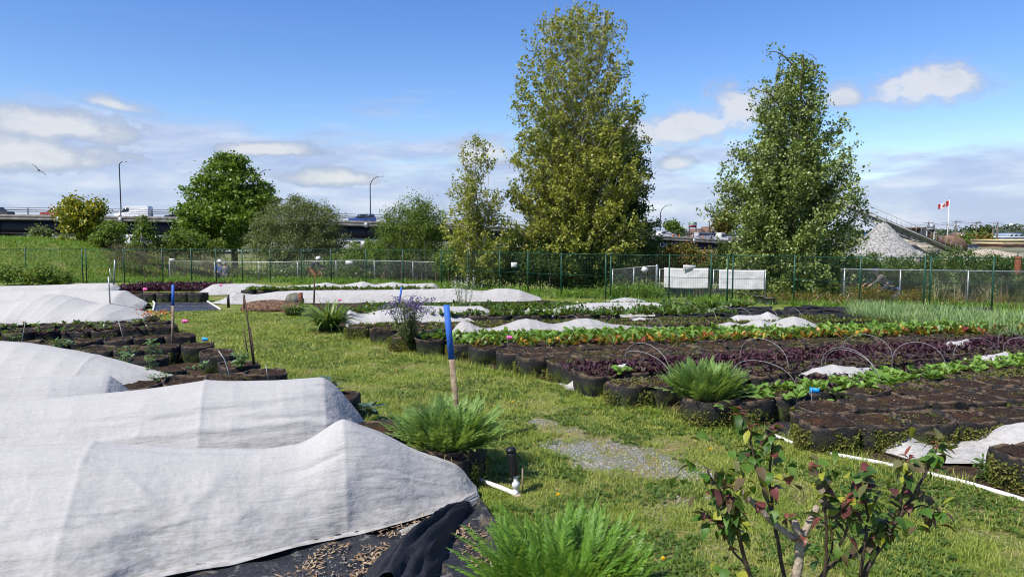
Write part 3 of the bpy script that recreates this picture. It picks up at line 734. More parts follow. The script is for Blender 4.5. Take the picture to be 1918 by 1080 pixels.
# ------------------------------------------------------------------ grow bags
def bag_meshes(seed, R=0.275, Hh=0.30, slump=0.3, soil_drop=0.012):
    rng = np.random.default_rng(seed); n = 36
    a = np.arange(n) / n * 2 * math.pi
    sup = 1 / (np.abs(np.cos(a)) ** 4.0 + np.abs(np.sin(a)) ** 4.0) ** (1 / 4.0)
    ca, sa = np.cos(a), np.sin(a)
    def nn(k, z, s): return fbm(np.stack([ca * s, sa * s, np.full(n, z)], 1), seed + k, 3) - 0.5
    a0 = rng.uniform(0, 6.28); lobe = np.exp(-((np.angle(np.exp(1j * (a - a0)))) / 0.75) ** 2) * (slump > 0.45)
    rings = []
    rim = 0.055 * lobe * slump + Hh + nn(1, 0, 1.3) * 0.08 * (0.4 + slump)
    zs = [0, 0.06, 0.15, 0.3, 0.5, 0.7, 0.85, 0.95, 1.0]
    for t in zs:
        rr = R * sup * (0.93 + 0.09 * math.sin(t * 2.6) ) + nn(2, t * 3, 2.2) * 0.045 + nn(3, t * 7, 5) * 0.014
        lean = nn(4, 0, 0.9) * 0.10 * slump * t ** 2 + lobe * 0.045 * t ** 4
        rings.append(np.stack([ca * (rr + lean), sa * (rr + lean), rim * t], 1))
    out = rings[-1]
    rings.append(out * [0.95, 0.95, 1] + [0, 0, 0.008])
    rings.append(out * [0.90, 0.90, 1] + [0, 0, -0.002])
    rings.append(out * [0.88, 0.88, 0.6] + [0, 0, 0.09])
    g = MB().grid(np.stack(rings), closed=True)
    # soil
    sr = []
    for k, f in enumerate([0.90, 0.72, 0.5, 0.25]):
        z = Hh - soil_drop + (fbm(np.stack([ca * f * 4, sa * f * 4, np.full(n, 2.0)], 1), seed + 6, 3) - 0.5) * 0.07 + 0.02 * (1 - f)
        sr.append(np.stack([out[:, 0] * f, out[:, 1] * f, z], 1))
    s = MB().grid(np.stack(sr), closed=True)
    c = np.vstack([sr[-1], [[0, 0, Hh - soil_drop + 0.02]]])
    s.add(c, T=[[i, (i + 1) % n, n] for i in range(n)])
    return g.mesh('grow_bag', True), s.mesh('soil', True)
BAGS = [bag_meshes(100 + i, 0.285 + 0.008 * (i % 3), 0.30 + 0.01 * (i % 2), sl) for i, sl in enumerate([0.2, 0.3, 0.5, 0.8, 0.35, 1.1, 0.25, 0.6])]
for a_, b_ in BAGS: a_.materials.append(M['bag']); b_.materials.append(M['soil'])
M['bag_black'] = simple('clean_black_felt', (0.022, 0.022, 0.025), (0.010, 0.010, 0.011), 22, 0.7, bmp=0.6)
EMPTY = []
for k in (3, 5, 7):
    me = BAGS[k][0].copy(); me.materials.clear(); me.materials.append(M['bag_black']); EMPTY.append(me)
# creeping growth on the outside of a bag
M['moss'] = leafmat('bag_moss', [(0.06, 0.075, 0.014), (0.12, 0.14, 0.025), (0.19, 0.20, 0.04), (0.20, 0.15, 0.06)], 0.25, 0.7, 0.2)
def moss_mesh(seed, n=1500, dens=1.0):
    rng = np.random.default_rng(seed); a = rng.uniform(0, 6.28, n)
    sup = 1 / (np.abs(np.cos(a)) ** 4.0 + np.abs(np.sin(a)) ** 4.0) ** (1 / 4.0)
    z = (rng.random(n) if dens > 1.5 else rng.beta(1.1, 1.4, n)) * 0.26
    keep = fbm(np.stack([np.cos(a) * 2, np.sin(a) * 2, z * 6], 1), seed, 3) > 0.62 - 0.34 * dens * (1 - z / (0.5 if dens > 1.5 else 0.32))
    r = 0.303 * sup + rng.uniform(0, 0.035, n)
    C = np.stack([np.cos(a) * r, np.sin(a) * r, z], 1)[keep]
    g = MB(); leafcloud(g, C, 0.026, rng, 0.3, 0.8); me = g.mesh('moss'); me.materials.append(M['moss']); return me
MOSS = [moss_mesh(5, 3200, 1.9), moss_mesh(6, 1900, 1.1), moss_mesh(7, 1200, 0.7)]
PLACED = []          # (x, y) of every bag
BAGLIST = []         # dict(x,y,row,label,group,moss,variant,scale,rz)
def add_bag(x, y, row, label, group, moss=0.0, variant=None, mind=0.47, scale=1.0, force=False, rz=0):
    if not force:
        for (a, b) in PLACED:
            if (a - x) ** 2 + (b - y) ** 2 < mind * mind: return False
    PLACED.append((x, y))
    BAGLIST.append(dict(x=x, y=y, row=row, label=label, group=group, moss=moss, variant=variant if variant is not None else int(RNG.integers(0, len(BAGS))), scale=scale, rz=(rz or 0) + 1.5708 * int(RNG.integers(0, 4)) + RNG.normal(0, 0.08)))
    return True
ROWS = {}; LINE = {}
def row(key, px, py, ang, length, label, group, moss=0.0, step=0.555, side=1, start_moss=None, jit=0.03):
    p0 = P(px, py, 0.3)[:2]; dv = np.array([math.cos(math.radians(ang)), math.sin(math.radians(ang))]) * side
    n = int(length / step) + 1; pts = []
    ln = p0 + dv * np.arange(0, length + 3 * (side > 0), 0.28)[:, None]
    LINE[key] = ln[(959 + ln[:, 0] / np.maximum(ln[:, 1], 1) * FPX < 2010) & (959 + ln[:, 0] / np.maximum(ln[:, 1], 1) * FPX > -90)]
    for i in range(n):
        q = p0 + dv * step * i + RNG.normal(0, jit, 2)
        pxx = 959 + q[0] / max(q[1], 1) * FPX
        if pxx > 2010 or pxx < -90 or q[1] < 3.4: continue
        mo = (start_moss if (start_moss is not None and i < 2) else moss)
        if add_bag(q[0], q[1], key, label, group, mo, rz=math.radians(ang)): pts.append(q)
    ROWS[key] = np.array(pts) if pts else np.zeros((0, 2))
BG = 'black fabric grow bag '
row('front_a', 1548, 788, 7, 4, BG + 'with bare soil and mossy sides, nearest row to the dumped fleece', 'bare grow bags along the front row at lower right', 1.0)
row('front_b', 1545, 762, 14, 6, BG + 'of bare soil in the second row behind the dumped fleece', 'bare grow bags in the second row behind the dumped fleece', 0.9)
row('front_c', 1585, 744, 19, 7, BG + 'of bare soil in the third row behind the dumped fleece', 'bare grow bags in the third row behind the dumped fleece', 0.8)
row('front_d', 1610, 730, 22, 7, BG + 'edged with moss just before the light green salad', 'mossy grow bags before the light green salad', 1.0)
row('salad', 1398, 744, 25, 11, BG + 'planted with light green salad leaves', 'grow bags of light green salad', 0.5, start_moss=0.6)
row('salad_b', 1322, 745, 26, 12, BG + 'of low moss and dark lettuce beside the light green salad', 'grow bags of dark lettuce', 0.4, start_moss=0.5)
row('dark_lettuce', 1242, 715, 23, 12, BG + 'of dark purple lettuce behind the fern clump', 'grow bags of dark purple lettuce', 0.2)
row('low_moss', 1180, 716, 21, 12, BG + 'overgrown with low moss between two purple rows', 'mossy grow bags between the purple rows', 0.3, start_moss=0.7)
row('purple_a', 1118, 698, 19, 13, BG + 'of purple mustard in the nearer purple row', 'grow bags of the nearer purple mustard row', 0.2, start_moss=0.4)
row('purple_b', 1085, 688, 18, 14, BG + 'of purple mustard in the farther purple row', 'grow bags of the farther purple mustard row', 0.1)
row('bare_a', 1060, 677, 16, 14, BG + 'of bare brown soil behind the purple mustard', 'bare grow bags behind the purple mustard', 0.2, start_moss=0.5)
row('bare_b', 1003, 668, 14, 14, BG + 'of bare brown soil in the middle bare row', 'bare grow bags in the middle bare row', 0.2, start_moss=0.6)
row('bare_c', 955, 658, 12, 14, BG + 'of bare brown soil next to the chard', 'bare grow bags next to the chard', 0.1, start_moss=0.4)
row('chard', 912, 649, 10, 15, BG + 'of yellow and red stemmed chard', 'grow bags of yellow and red chard', 0.2, start_moss=0.5)
row('mustard_a', 868, 641, 8.5, 15, BG + 'of bright green mustard in the nearer mustard row', 'grow bags of the nearer green mustard row', 0.3, start_moss=0.7)
row('mustard_b', 815, 634, 8, 13, BG + 'of bright green mustard in the farther mustard row', 'grow bags of the farther green mustard row', 0.3)
row('seedling_a', 762, 628, 8, 12, BG + 'of low seedlings and moss beside the purple flowers', 'grow bags of low seedlings in the nearer row', 0.8)
row('seedling_b', 722, 616, 8, 10, BG + 'of low seedlings and moss in the middle seedling row', 'grow bags of low seedlings in the middle row', 0.8)
row('seedling_c', 675, 609, 8, 8.5, BG + 'of low seedlings and moss in the far seedling row', 'grow bags of low seedlings in the far row', 0.8)
row('left_a', 498, 700, 27, 3.2, BG + 'in the nearest exposed row on the left', 'nearest exposed grow bags on the left', 0.3, side=-1, start_moss=0.3)
row('left_b', 452, 682, 26, 4.5, BG + 'in the second exposed row on the left, by the dark stakes', 'second row of exposed grow bags on the left', 0.3, side=-1)
row('left_c', 412, 662, 25, 6, BG + 'in the third exposed row on the left', 'third row of exposed grow bags on the left', 0.2, side=-1)
row('left_d', 368, 645, 24, 7, BG + 'in the fourth exposed row on the left', 'fourth row of exposed grow bags on the left', 0.2, side=-1)
row('left_e', 340, 629, 22, 7, BG + 'in the fifth exposed row on the left, by the blue stake', 'fifth row of exposed grow bags on the left', 0.2, side=-1)
row('left_f', 306, 612, 19, 7, BG + 'of chard seedlings in front of the humped cover', 'grow bags of chard seedlings on the left', 0.2, side=-1)
row('left_g', 296, 603, 15, 7, BG + 'of chard seedlings along the foot of the humped cover', 'grow bags along the foot of the humped cover', 0.2, side=-1)
row('greens_a', 690, 592, 4, 6.5, BG + 'of leafy greens between two long covers', 'grow bags of leafy greens between the covers', 0.3)
row('greens_b', 655, 583, 3, 7, BG + 'of leafy greens under the far cover', 'grow bags of leafy greens by the far cover', 0.3)
row('greens_c', 690, 575, 1, 8, BG + 'of leafy greens along the foot of the far long cover', 'grow bags along the foot of the far long cover', 0.2)
row('empty_a', 1262, 591, -1, 7, BG + 'standing empty and rumpled in the nearest empty row', 'nearest row of empty grow bags by the gate', 0)
row('empty_b', 1250, 582, -1, 8, BG + 'standing empty and rumpled in the middle empty row', 'middle row of empty grow bags by the gate', 0)
row('empty_c', 1235, 576, -1, 9, BG + 'standing empty and rumpled, row nearest the gate', 'farthest row of empty grow bags by the gate', 0)
row('back_left', 372, 549, 0, 4, BG + 'of dark red leaves before the far fence', 'grow bags of dark red leaves before the far fence', 0, side=-1)
row('behind_left', 470, 543, 0, 4, BG + 'of dark greens between two far covers', 'grow bags of dark greens between the far covers', 0.2)
# single bags that stand apart
def single(px, py, label, moss=0.3, variant=5, scale=1.0):
    q = P(px, py, 0.3); add_bag(q[0], q[1], 'single', label, None, moss, variant, force=True, scale=scale)
    return q
single(845, 838, 'black fabric grow bag holding the big fern clump beside the gathered cover', 0.3, 3, 1.12)
single(824, 851, 'black fabric grow bag tucked half under the gathered end of the nearest cover', 0.5, 5, 0.95)
single(705, 800, 'black grow bag of dark bare soil in the notch between the two nearest covers', 0.1, 1, 0.95)
single(632, 738, 'black fabric grow bag at the far corner of the second cover, under the kale', 0.1, 2, 0.95)
single(1935, 852, 'low black fabric grow bag with a thick rolled rim beside the dumped fleece', 0.9, 3, 1.05)
BAGLIST.sort(key=lambda b: b['x'] ** 2 + b['y'] ** 2 if b['row'] != 'single' else 0)
far = MB(); far_black = MB()
def mesh_np(me):
    V = np.zeros(len(me.vertices) * 3); me.vertices.foreach_get('co', V)
    return V.reshape(-1, 3), [list(p.vertices) for p in me.polygons]
for i, b in enumerate(BAGLIST):
    bm_, sm_ = BAGS[b['variant']]
    if b['row'].startswith('empty'): bm_, sm_ = EMPTY[i % 3], None
    if i < 296:
        o = bpy.data.objects.new('grow_bag', bm_); COL.objects.link(o)
        o.location = (b['x'], b['y'], 0.004); o.rotation_euler = (0, 0, b['rz']); o.scale = (b['scale'],) * 3
        tag(o, b['label'], 'grow bag', b['group'])
        if sm_ is None: continue
        s = bpy.data.objects.new('soil', sm_); COL.objects.link(s); s.parent = o
        if b['moss'] > 0 and RNG.random() < b['moss'] + 0.15:
            k = 0 if b['moss'] > 0.75 else (1 if b['moss'] > 0.45 else 2)
            mo = bpy.data.objects.new('moss', MOSS[k]); COL.objects.link(mo); mo.parent = o; mo.rotation_euler = (0, 0, RNG.uniform(0, 6.28)); kind(mo, 'stuff')
    else:
        for me in (bm_,):
            V, F = mesh_np(me); c_, s_ = math.cos(b['rz']), math.sin(b['rz'])
            V = V @ np.array([[c_, s_, 0], [-s_, c_, 0], [0, 0, 1]]) + [b['x'], b['y'], 0.004]
            (far_black if b['row'].startswith('empty') else far).add(V, [f for f in F if len(f) == 4])
if far_black.n: kind(far_black.build('grow_bags', M['bag_black'], smooth=True), 'stuff')
if far.n: kind(far.build('grow_bags', M['bag'], smooth=True), 'stuff')
print('BAGS', len(BAGLIST))
# ------------------------------------------------------------------ crops in the bags
PUR = [(0.030, 0.012, 0.018), (0.055, 0.020, 0.033), (0.085, 0.034, 0.050), (0.055, 0.055, 0.022)]
M['purple'] = leafmat('purple_mustard', PUR, 0.15, 0.62, 0.2, tcol=(0.2, 0.02, 0.08))
M['greylet'] = leafmat('dark_lettuce', [(0.035, 0.022, 0.028), (0.065, 0.035, 0.045), (0.075, 0.06, 0.045)], 0.15, 0.62, 0.2, tcol=(0.16, 0.05, 0.07))
M['mustard'] = leafmat('green_mustard', [(0.08, 0.17, 0.022), (0.14, 0.26, 0.035), (0.21, 0.34, 0.06)], 0.34, 0.45, 0.4)
M['salad'] = leafmat('light_green_salad', [(0.10, 0.20, 0.025), (0.16, 0.29, 0.045), (0.22, 0.36, 0.07)], 0.35, 0.42, 0.4)
M['chard'] = leafmat('chard', [(0.06, 0.13, 0.018), (0.10, 0.19, 0.03), (0.13, 0.20, 0.03), (0.42, 0.28, 0.03), (0.40, 0.16, 0.02), (0.22, 0.03, 0.03)], 0.3, 0.4, 0.4, interp='CONSTANT')
M['seedling'] = leafmat('seedlings', [(0.05, 0.085, 0.014), (0.09, 0.13, 0.02), (0.14, 0.16, 0.03), (0.13, 0.07, 0.03)], 0.3, 0.5)
M['greens'] = leafmat('leafy_greens', [(0.035, 0.075, 0.012), (0.06, 0.12, 0.018), (0.10, 0.17, 0.03)], 0.3, 0.4, 0.45)
M['leek'] = leafmat('leek_leaves', [(0.12, 0.21, 0.08), (0.20, 0.31, 0.12), (0.30, 0.38, 0.13)], 0.25, 0.5, 0.4)
def crop(name, pts, m, per, leaves, L, W, elev, prof, droop=(0.3, 1.0), z=0.30, spread=0.26, fold=0.0, patchy=0.0, seed=0):
    if len(pts) == 0: return
    pts = np.asarray(pts)
    q = np.repeat(pts, per, 0) + RNG.uniform(-spread, spread, (len(pts) * per, 2))
    if patchy: q = q[n2(q[:, 0], q[:, 1], 1.3, 60 + seed) > patchy]
    N = len(q); base = np.repeat(np.column_stack([q, np.full(N, z)]), leaves, 0); n = N * leaves
    base = base + RNG.normal(0, 0.008, base.shape)
    g = MB()
    size = np.repeat(RNG.uniform(0.75, 1.2, N), leaves)
    blades(g, base, RNG.uniform(0, 6.28, n), RNG.uniform(*elev, n), RNG.uniform(*L, n) * size, RNG.uniform(*W, n) * size, RNG.uniform(*droop, n), prof, fold, RNG.normal(0, 0.35, n))
    return kind(g.build(name, m, smooth=fold > 0), 'stuff')
OV = [0.12, 0.16, 0.85, 1.0, 0.75, 0.1]
OV2 = [0.3, 0.9, 1.0, 0.2]
def LN(*k): return np.vstack([LINE[i] for i in k])
crop('mustard_greens', LN('mustard_a', 'mustard_b'), M['mustard'], 8, 7, (0.12, 0.20), (0.06, 0.095), (0.6, 1.4), OV, fold=0.12)
crop('rainbow_chard', LN('chard'), M['chard'], 6, 6, (0.12, 0.22), (0.045, 0.075), (0.8, 1.4), OV, fold=0.1, patchy=0.24)
crop('purple_mustard', LN('purple_a', 'purple_b'), M['purple'], 20, 6, (0.06, 0.115), (0.022, 0.04), (0.5, 1.4), OV2)
crop('dark_lettuce', np.vstack([LINE['dark_lettuce'], LINE['salad_b'][5:]]), M['greylet'], 12, 6, (0.05, 0.10), (0.03, 0.05), (0.3, 1.3), OV2, patchy=0.22)
crop('salad_leaves', LN('salad'), M['salad'], 8, 7, (0.09, 0.16), (0.05, 0.08), (0.5, 1.3), OV, fold=0.14)
crop('low_moss', np.vstack([LINE['low_moss'], LINE['front_d'], LINE['salad_b'][:8]]), M['moss'], 60, 4, (0.018, 0.04), (0.012, 0.02), (0.2, 1.2), OV2, patchy=0.34, seed=3)
crop('bed_weeds', LN('bare_a', 'bare_b', 'bare_c', 'front_a', 'front_b', 'front_c'), M['seedling'], 34, 4, (0.015, 0.045), (0.01, 0.02), (0.2, 1.2), OV2, patchy=0.56, seed=5)
crop('seedlings', LN('seedling_a', 'seedling_b', 'seedling_c'), M['seedling'], 18, 5, (0.05, 0.09), (0.02, 0.034), (0.4, 1.3), OV2, patchy=0.30, seed=1)
crop('leafy_greens', LN('greens_a', 'greens_b', 'greens_c', 'behind_left'), M['greens'], 8, 7, (0.12, 0.22), (0.05, 0.09), (0.5, 1.35), OV, patchy=0.2, seed=2)
crop('chard_seedlings', LN('left_f', 'left_g'), M['greens'], 5, 5, (0.06, 0.13), (0.035, 0.06), (0.4, 1.3), OV2, patchy=0.35, seed=4)
crop('red_chard', LINE['left_f'] - [0.0, 0.12], M['purple'], 6, 5, (0.06, 0.10), (0.03, 0.05), (0.3, 1.2), OV2, patchy=0.3, seed=6)
crop('bed_weeds', LN('left_a', 'left_b', 'left_c', 'left_d', 'left_e'), M['seedling'], 20, 4, (0.02, 0.05), (0.012, 0.022), (0.2, 1.2), OV2, patchy=0.54, seed=8)
bl = np.vstack([np.column_stack([np.linspace(P(205, 549)[0], P(372, 549)[0], 22), np.full(22, P(300, 549)[1] + k)]) for k in (0.0, 1.2, 2.4)])
crop('dark_red_leaves', bl, M['purple'], 12, 6, (0.12, 0.24), (0.04, 0.07), (0.7, 1.45), OV2, z=0.12, spread=0.35)
# leek patch at right
lp = px_poly([(1588, 612), (1660, 624), (1760, 640), (1960, 668), (1990, 640), (1918, 618), (1740, 601), (1600, 592)])
q = poly_sample(lp, 5200, RNG); N = len(q); g = MB()
base = np.repeat(np.column_stack([q, np.full(N, 0.12)]), 3, 0); n = N * 3
blades(g, base, RNG.uniform(0, 6.28, n), RNG.uniform(1.0, 1.5, n), RNG.uniform(0.30, 0.55, n), RNG.uniform(0.012, 0.024, n), RNG.uniform(0.2, 1.5, n), [0.8, 1.0, 0.8, 0.45, 0.08])
kind(g.build('leeks', M['leek']), 'stuff')
# bark bits, straw and perlite on the bare soil
q = np.vstack([ROWS[k] for k in ('front_a', 'front_b', 'front_c', 'front_d', 'bare_a', 'bare_b', 'bare_c', 'low_moss', 'left_a', 'left_b', 'left_c', 'left_d', 'left_e')])
q = np.repeat(q, 110, 0) + RNG.uniform(-.27, .27, (len(q) * 110, 2)); N = len(q); g = MB()
blades(g, np.column_stack([q, RNG.uniform(0.29, 0.325, N)]), RNG.uniform(0, 6.28, N), RNG.uniform(-0.2, 0.7, N), RNG.uniform(0.008, 0.032, N), RNG.uniform(0.005, 0.013, N), RNG.uniform(-0.3, 0.3, N), [0.6, 1, 0.5])
M['bits'] = leafmat('bark_bits', [(0.03, 0.02, 0.014), (0.09, 0.055, 0.035), (0.16, 0.10, 0.065), (0.33, 0.27, 0.2)], 0.0, 0.95, 0.1)
kind(g.build('bark_bits', M['bits']), 'stuff')

# ------------------------------------------------------------------ single plants
M['fern'] = leafmat('fern_leaves', [(0.12, 0.22, 0.04), (0.19, 0.32, 0.075), (0.28, 0.41, 0.13)], 0.40, 0.5, 0.35)
M['fern_near'] = leafmat('bright_fern_leaves', [(0.07, 0.17, 0.015), (0.13, 0.27, 0.03), (0.20, 0.36, 0.05)], 0.45, 0.45, 0.35)
M['stem'] = simple('green_stem', (0.12, 0.17, 0.05), (0.07, 0.10, 0.03), 20, 0.7)
M['twig'] = simple('brown_twig', (0.14, 0.10, 0.065), (0.07, 0.05, 0.035), 20, 0.8)
M['straw_stem'] = simple('pale_dry_stem', (0.42, 0.34, 0.22), (0.28, 0.22, 0.13), 20, 0.85)
def fern(px, py, z, n, L, label, spread=0.2, elev=(0.7, 1.5), m='fern', npair=15, pl=0.05, world=None):
    b = P(px, py, z) if world is None else np.array(world, float)
    a = RNG.uniform(0, 6.28, n); r = spread * np.sqrt(RNG.random(n))
    base = np.stack([np.cos(a) * r, np.sin(a) * r, np.zeros(n)], 1)
    az = a + RNG.normal(0, 0.6, n)
    el = np.clip(1.5 - (r / spread) * (1.5 - elev[0]) + RNG.normal(0, 0.20, n), 0.15, 1.6)
    t = thing('fern_clump', label, 'fern', b)
    g = MB(); ln = RNG.uniform(*L, n)
    fronds(g, base, az, el, ln, RNG.uniform(0.15, 0.8, n), npair, pl * ln / np.mean(L))
    g.build('fronds', M[m], t)
    g = MB(); k = 90
    a = RNG.uniform(0, 6.28, k)
    blades(g, np.stack([np.cos(a) * spread * 0.9, np.sin(a) * spread * 0.9, np.zeros(k)], 1), a, RNG.uniform(-0.2, 1.2, k), RNG.uniform(0.1, 0.32, k), np.full(k, 0.007), RNG.uniform(0.3, 1.5, k), [1, 0.8, 0.2])
    g.build('dead_leaves', M['straw'], t)
    return t
fern(838, 836, 0.30, 320, (0.30, 0.52), 'broad feathery fern clump in a black bag by the blue topped stake', spread=0.30, npair=14, pl=0.065, elev=(0.9, 1.5))
fern(1320, 748, 0.26, 330, (0.34, 0.58), 'round feathery fern clump at the lawn edge between black bags', spread=0.24, npair=13, pl=0.07, elev=(0.95, 1.5))
fern(0, 0, 0, 260, (0.30, 0.56), 'bright green fern clump nearest the viewer at the bottom edge', spread=0.36, m='fern_near', npair=24, pl=0.055, world=(0.30, 4.25, 0.13), elev=(1.0, 1.5))

def leafy(name, label, cat, base, H, stems, leafn, L, W, m, spread=0.12, prof=OV, fold=0.12, top_bias=0.3, elev=(0.1, 1.0), group=None, stem_m='stem', droop=(0.3, 1.0)):
    """upright stems carrying leaves all the way up"""
    t = thing(name, label, cat, base, 0, group)
    sg = MB(); lg = MB(); B = []; A = []
    for s_ in range(stems):
        a = RNG.uniform(0, 6.28); lean = RNG.uniform(0.02, spread); h = H * RNG.uniform(0.75, 1.0)
        k = 6; tt = np.linspace(0, 1, k)
        pts = np.stack([math.cos(a) * lean * (0.4 + tt), math.sin(a) * lean * (0.4 + tt), h * tt], 1) + RNG.normal(0, 0.006, (k, 3)) * tt[:, None]
        sg.tube(pts, np.linspace(0.009, 0.003, k), 5)
        f = RNG.beta(1.2, 1.0 - 0.0, leafn) * (1 - top_bias * 0.2) + top_bias * 0.2
        B.append(np.stack([np.interp(f, tt, pts[:, i]) for i in range(3)], 1)); A.append(RNG.uniform(0, 6.28, leafn))
    B = np.vstack(B); A = np.concatenate(A); n = len(B)
    blades(lg, B, A, RNG.uniform(*elev, n), RNG.uniform(*L, n), RNG.uniform(*W, n), RNG.uniform(*droop, n), prof, fold, RNG.normal(0, 0.3, n))
    sg.build('stem', M[stem_m], t); lg.build('leaves', M[m], t, smooth=True)
    return t
M['bean'] = leafmat('bean_leaves', [(0.07, 0.14, 0.05), (0.11, 0.20, 0.07), (0.17, 0.26, 0.10)], 0.28, 0.45, 0.4)
M['kale'] = leafmat('kale_leaves', [(0.05, 0.09, 0.06), (0.08, 0.13, 0.09), (0.11, 0.17, 0.11)], 0.15, 0.5, 0.4)
BP = 'broad bean plants on the left beds'
leafy('bean_plant', 'tallest pale green broad bean plant standing among the left bags', 'bean plant', P(285, 706, .3), 0.62, 3, 26, (0.07, 0.12), (0.035, 0.055), 'bean', 0.06, group=BP)
leafy('bean_plant', 'bushy knee high broad bean plant just left of the tallest one', 'bean plant', P(230, 694, .3), 0.34, 4, 16, (0.08, 0.12), (0.04, 0.055), 'bean', 0.14, group=BP)
leafy('bean_plant', 'broad bean plant growing at the foot of the three dark stakes', 'bean plant', P(450, 690, .3), 0.26, 5, 14, (0.09, 0.14), (0.04, 0.06), 'bean', 0.16, group=BP)
leafy('bean_plant', 'low broad bean plant just over the edge of the long left cover', 'bean plant', P(118, 650, .3), 0.16, 6, 8, (0.10, 0.15), (0.045, 0.06), 'bean', 0.2, group=BP)
leafy('bean_plant', 'small broad bean sprout at the left edge over the long cover', 'bean plant', P(30, 640, .3), 0.15, 3, 8, (0.10, 0.14), (0.04, 0.06), 'bean', 0.2, group=BP)
leafy('bean_plant', 'little spreading bean seedling between the tall bean and the dark stakes', 'bean plant', P(372, 692, .3), 0.08, 6, 6, (0.07, 0.12), (0.03, 0.045), 'bean', 0.18, group=BP)
leafy('bean_plant', 'low bean seedling to the right of the foot of the tallest bean plant', 'bean plant', P(305, 712, .3), 0.10, 5, 7, (0.06, 0.10), (0.03, 0.04), 'bean', 0.16, group=BP)
leafy('kale_plant', 'blue green kale plant behind the shoulder of the second cover', 'kale', P(625, 736, .3), 0.14, 2, 9, (0.14, 0.2), (0.07, 0.11), 'kale', 0.08, elev=(0.3, 1.1))
leafy('kale_plant', 'blue green kale plant growing on the lawn near the bare soil bag', 'kale', P(692, 778, .1), 0.14, 2, 8, (0.14, 0.2), (0.07, 0.11), 'kale', 0.08, elev=(0.3, 1.1))
leafy('broadleaf_weed', 'pale big leaved plant beside the blue flag at the front bags', 'weed', P(1545, 790, 0.0), 0.30, 2, 8, (0.11, 0.17), (0.07, 0.10), 'salad', 0.06)
leafy('lettuce_plant', 'single pale lettuce in the first purple mustard bag', 'lettuce', P(1164, 700, .3), 0.03, 2, 5, (0.16, 0.22), (0.08, 0.11), 'salad', 0.05, elev=(0.4, 1.0))
leafy('broadleaf_weed', 'small green weed at the foot of the big black folded bag', 'weed', P(1215, 748, 0.0), 0.18, 2, 10, (0.06, 0.09), (0.03, 0.045), 'mustard', 0.06)
leafy('broadleaf_weed', 'dark leafy weed sprawling below the thick rimmed bag at lower right', 'weed', P(1850, 900, 0.0), 0.22, 9, 20, (0.06, 0.10), (0.018, 0.028), 'greens', 0.3)
# strap leaved clump
def strap(px, py, label, n=300, L=(0.55, 0.95), W=(0.035, 0.06), spread=0.22, z=0.1, m='greens', name='lily_clump', cat='lily'):
    t = thing(name, label, cat, P(px, py, z)); g = MB(); a = RNG.uniform(0, 6.28, n); r = spread * np.sqrt(RNG.random(n))
    blades(g, np.stack([np.cos(a) * r, np.sin(a) * r, np.zeros(n)], 1), a + RNG.normal(0, 0.5, n), RNG.uniform(0.8, 1.45, n), RNG.uniform(*L, n), RNG.uniform(*W, n), RNG.uniform(0.6, 2.0, n), [0.8, 1, 0.9, 0.7, 0.4, 0.05])
    g.build('leaves', M[m], t)
    pot = MB().lathe([(0.02, -0.1), (0.2, -0.1), (0.23, 0.12), (0.245, 0.14), (0.22, 0.15), (0.05, 0.1)], n=20).build('pot', M['bag'], t, smooth=True)
    return t
M['strap'] = leafmat('strap_leaves', [(0.07, 0.14, 0.025), (0.13, 0.22, 0.04), (0.20, 0.30, 0.08)], 0.33, 0.45, 0.4)
strap(614, 612, 'big mounded clump of green strap leaves in a black pot at the lawn edge', m='strap')
strap(550, 585, 'upright tuft of green blades beside the boulder', n=160, L=(0.3, 0.55), W=(0.012, 0.02), m='strap', name='grass_tuft', cat='ornamental grass')
# purple flowering plant
def flowering(name, label, cat, base, H, stems, spread, leaf_m, fl_m, fl_n, fl_s, leafn=14, spike=False):
    t = leafy(name, label, cat, base, H, stems, leafn, (0.06, 0.11), (0.018, 0.03), leaf_m, spread, top_bias=0.0)
    g = MB(); C = []
    for k in range(stems * 2):
        a = RNG.uniform(0, 6.28); r = RNG.uniform(0.1, 1) * spread * 1.5; c = np.array([math.cos(a) * r, math.sin(a) * r, H * RNG.uniform(0.68, 1.05)])
        if spike: C.append(c + RNG.normal(0, 1, (fl_n, 3)) * [0.012, 0.012, 0.09])
        else: C.append(c + RNG.normal(0, 1, (fl_n, 3)) * [0.05, 0.05, 0.035])
    leafcloud(g, np.vstack(C), fl_s, RNG, 0.6, 0.9); kind(g.build('flowers', M[fl_m], t), 'stuff')
    return t
M['fl_purple'] = leafmat('purple_flowers', [(0.08, 0.06, 0.14), (0.15, 0.11, 0.23), (0.24, 0.18, 0.32)], 0.3, 0.6, 0.2, tcol=(0.3, 0.2, 0.5))
M['fl_white'] = leafmat('white_flowers', [(0.45, 0.46, 0.36), (0.65, 0.66, 0.55)], 0.3, 0.6, 0.2, tcol=(0.6, 0.6, 0.5))
M['fl_orange'] = leafmat('orange_and_white_flowers', [(0.65, 0.16, 0.03), (0.6, 0.1, 0.03), (0.65, 0.6, 0.5), (0.6, 0.35, 0.05)], 0.3, 0.6, 0.2, interp='CONSTANT', tcol=(0.6, 0.3, 0.1))
M['grey_leaf'] = leafmat('grey_green_leaves', [(0.07, 0.10, 0.04), (0.11, 0.14, 0.06), (0.16, 0.18, 0.09)], 0.25, 0.6)
flowering('purple_aster', 'tall plant covered in small purple flowers at the lawn edge', 'flowering plant', P(765, 636, .28), 0.80, 30, 0.36, 'grey_leaf', 'fl_purple', 20, 0.034, 44)
flowering('white_spire_plant', 'tall slender plant with white flower spires in front of the long cover', 'flowering plant', P(868, 588, .25), 0.95, 12, 0.34, 'grey_leaf', 'fl_white', 14, 0.03, 16, True)
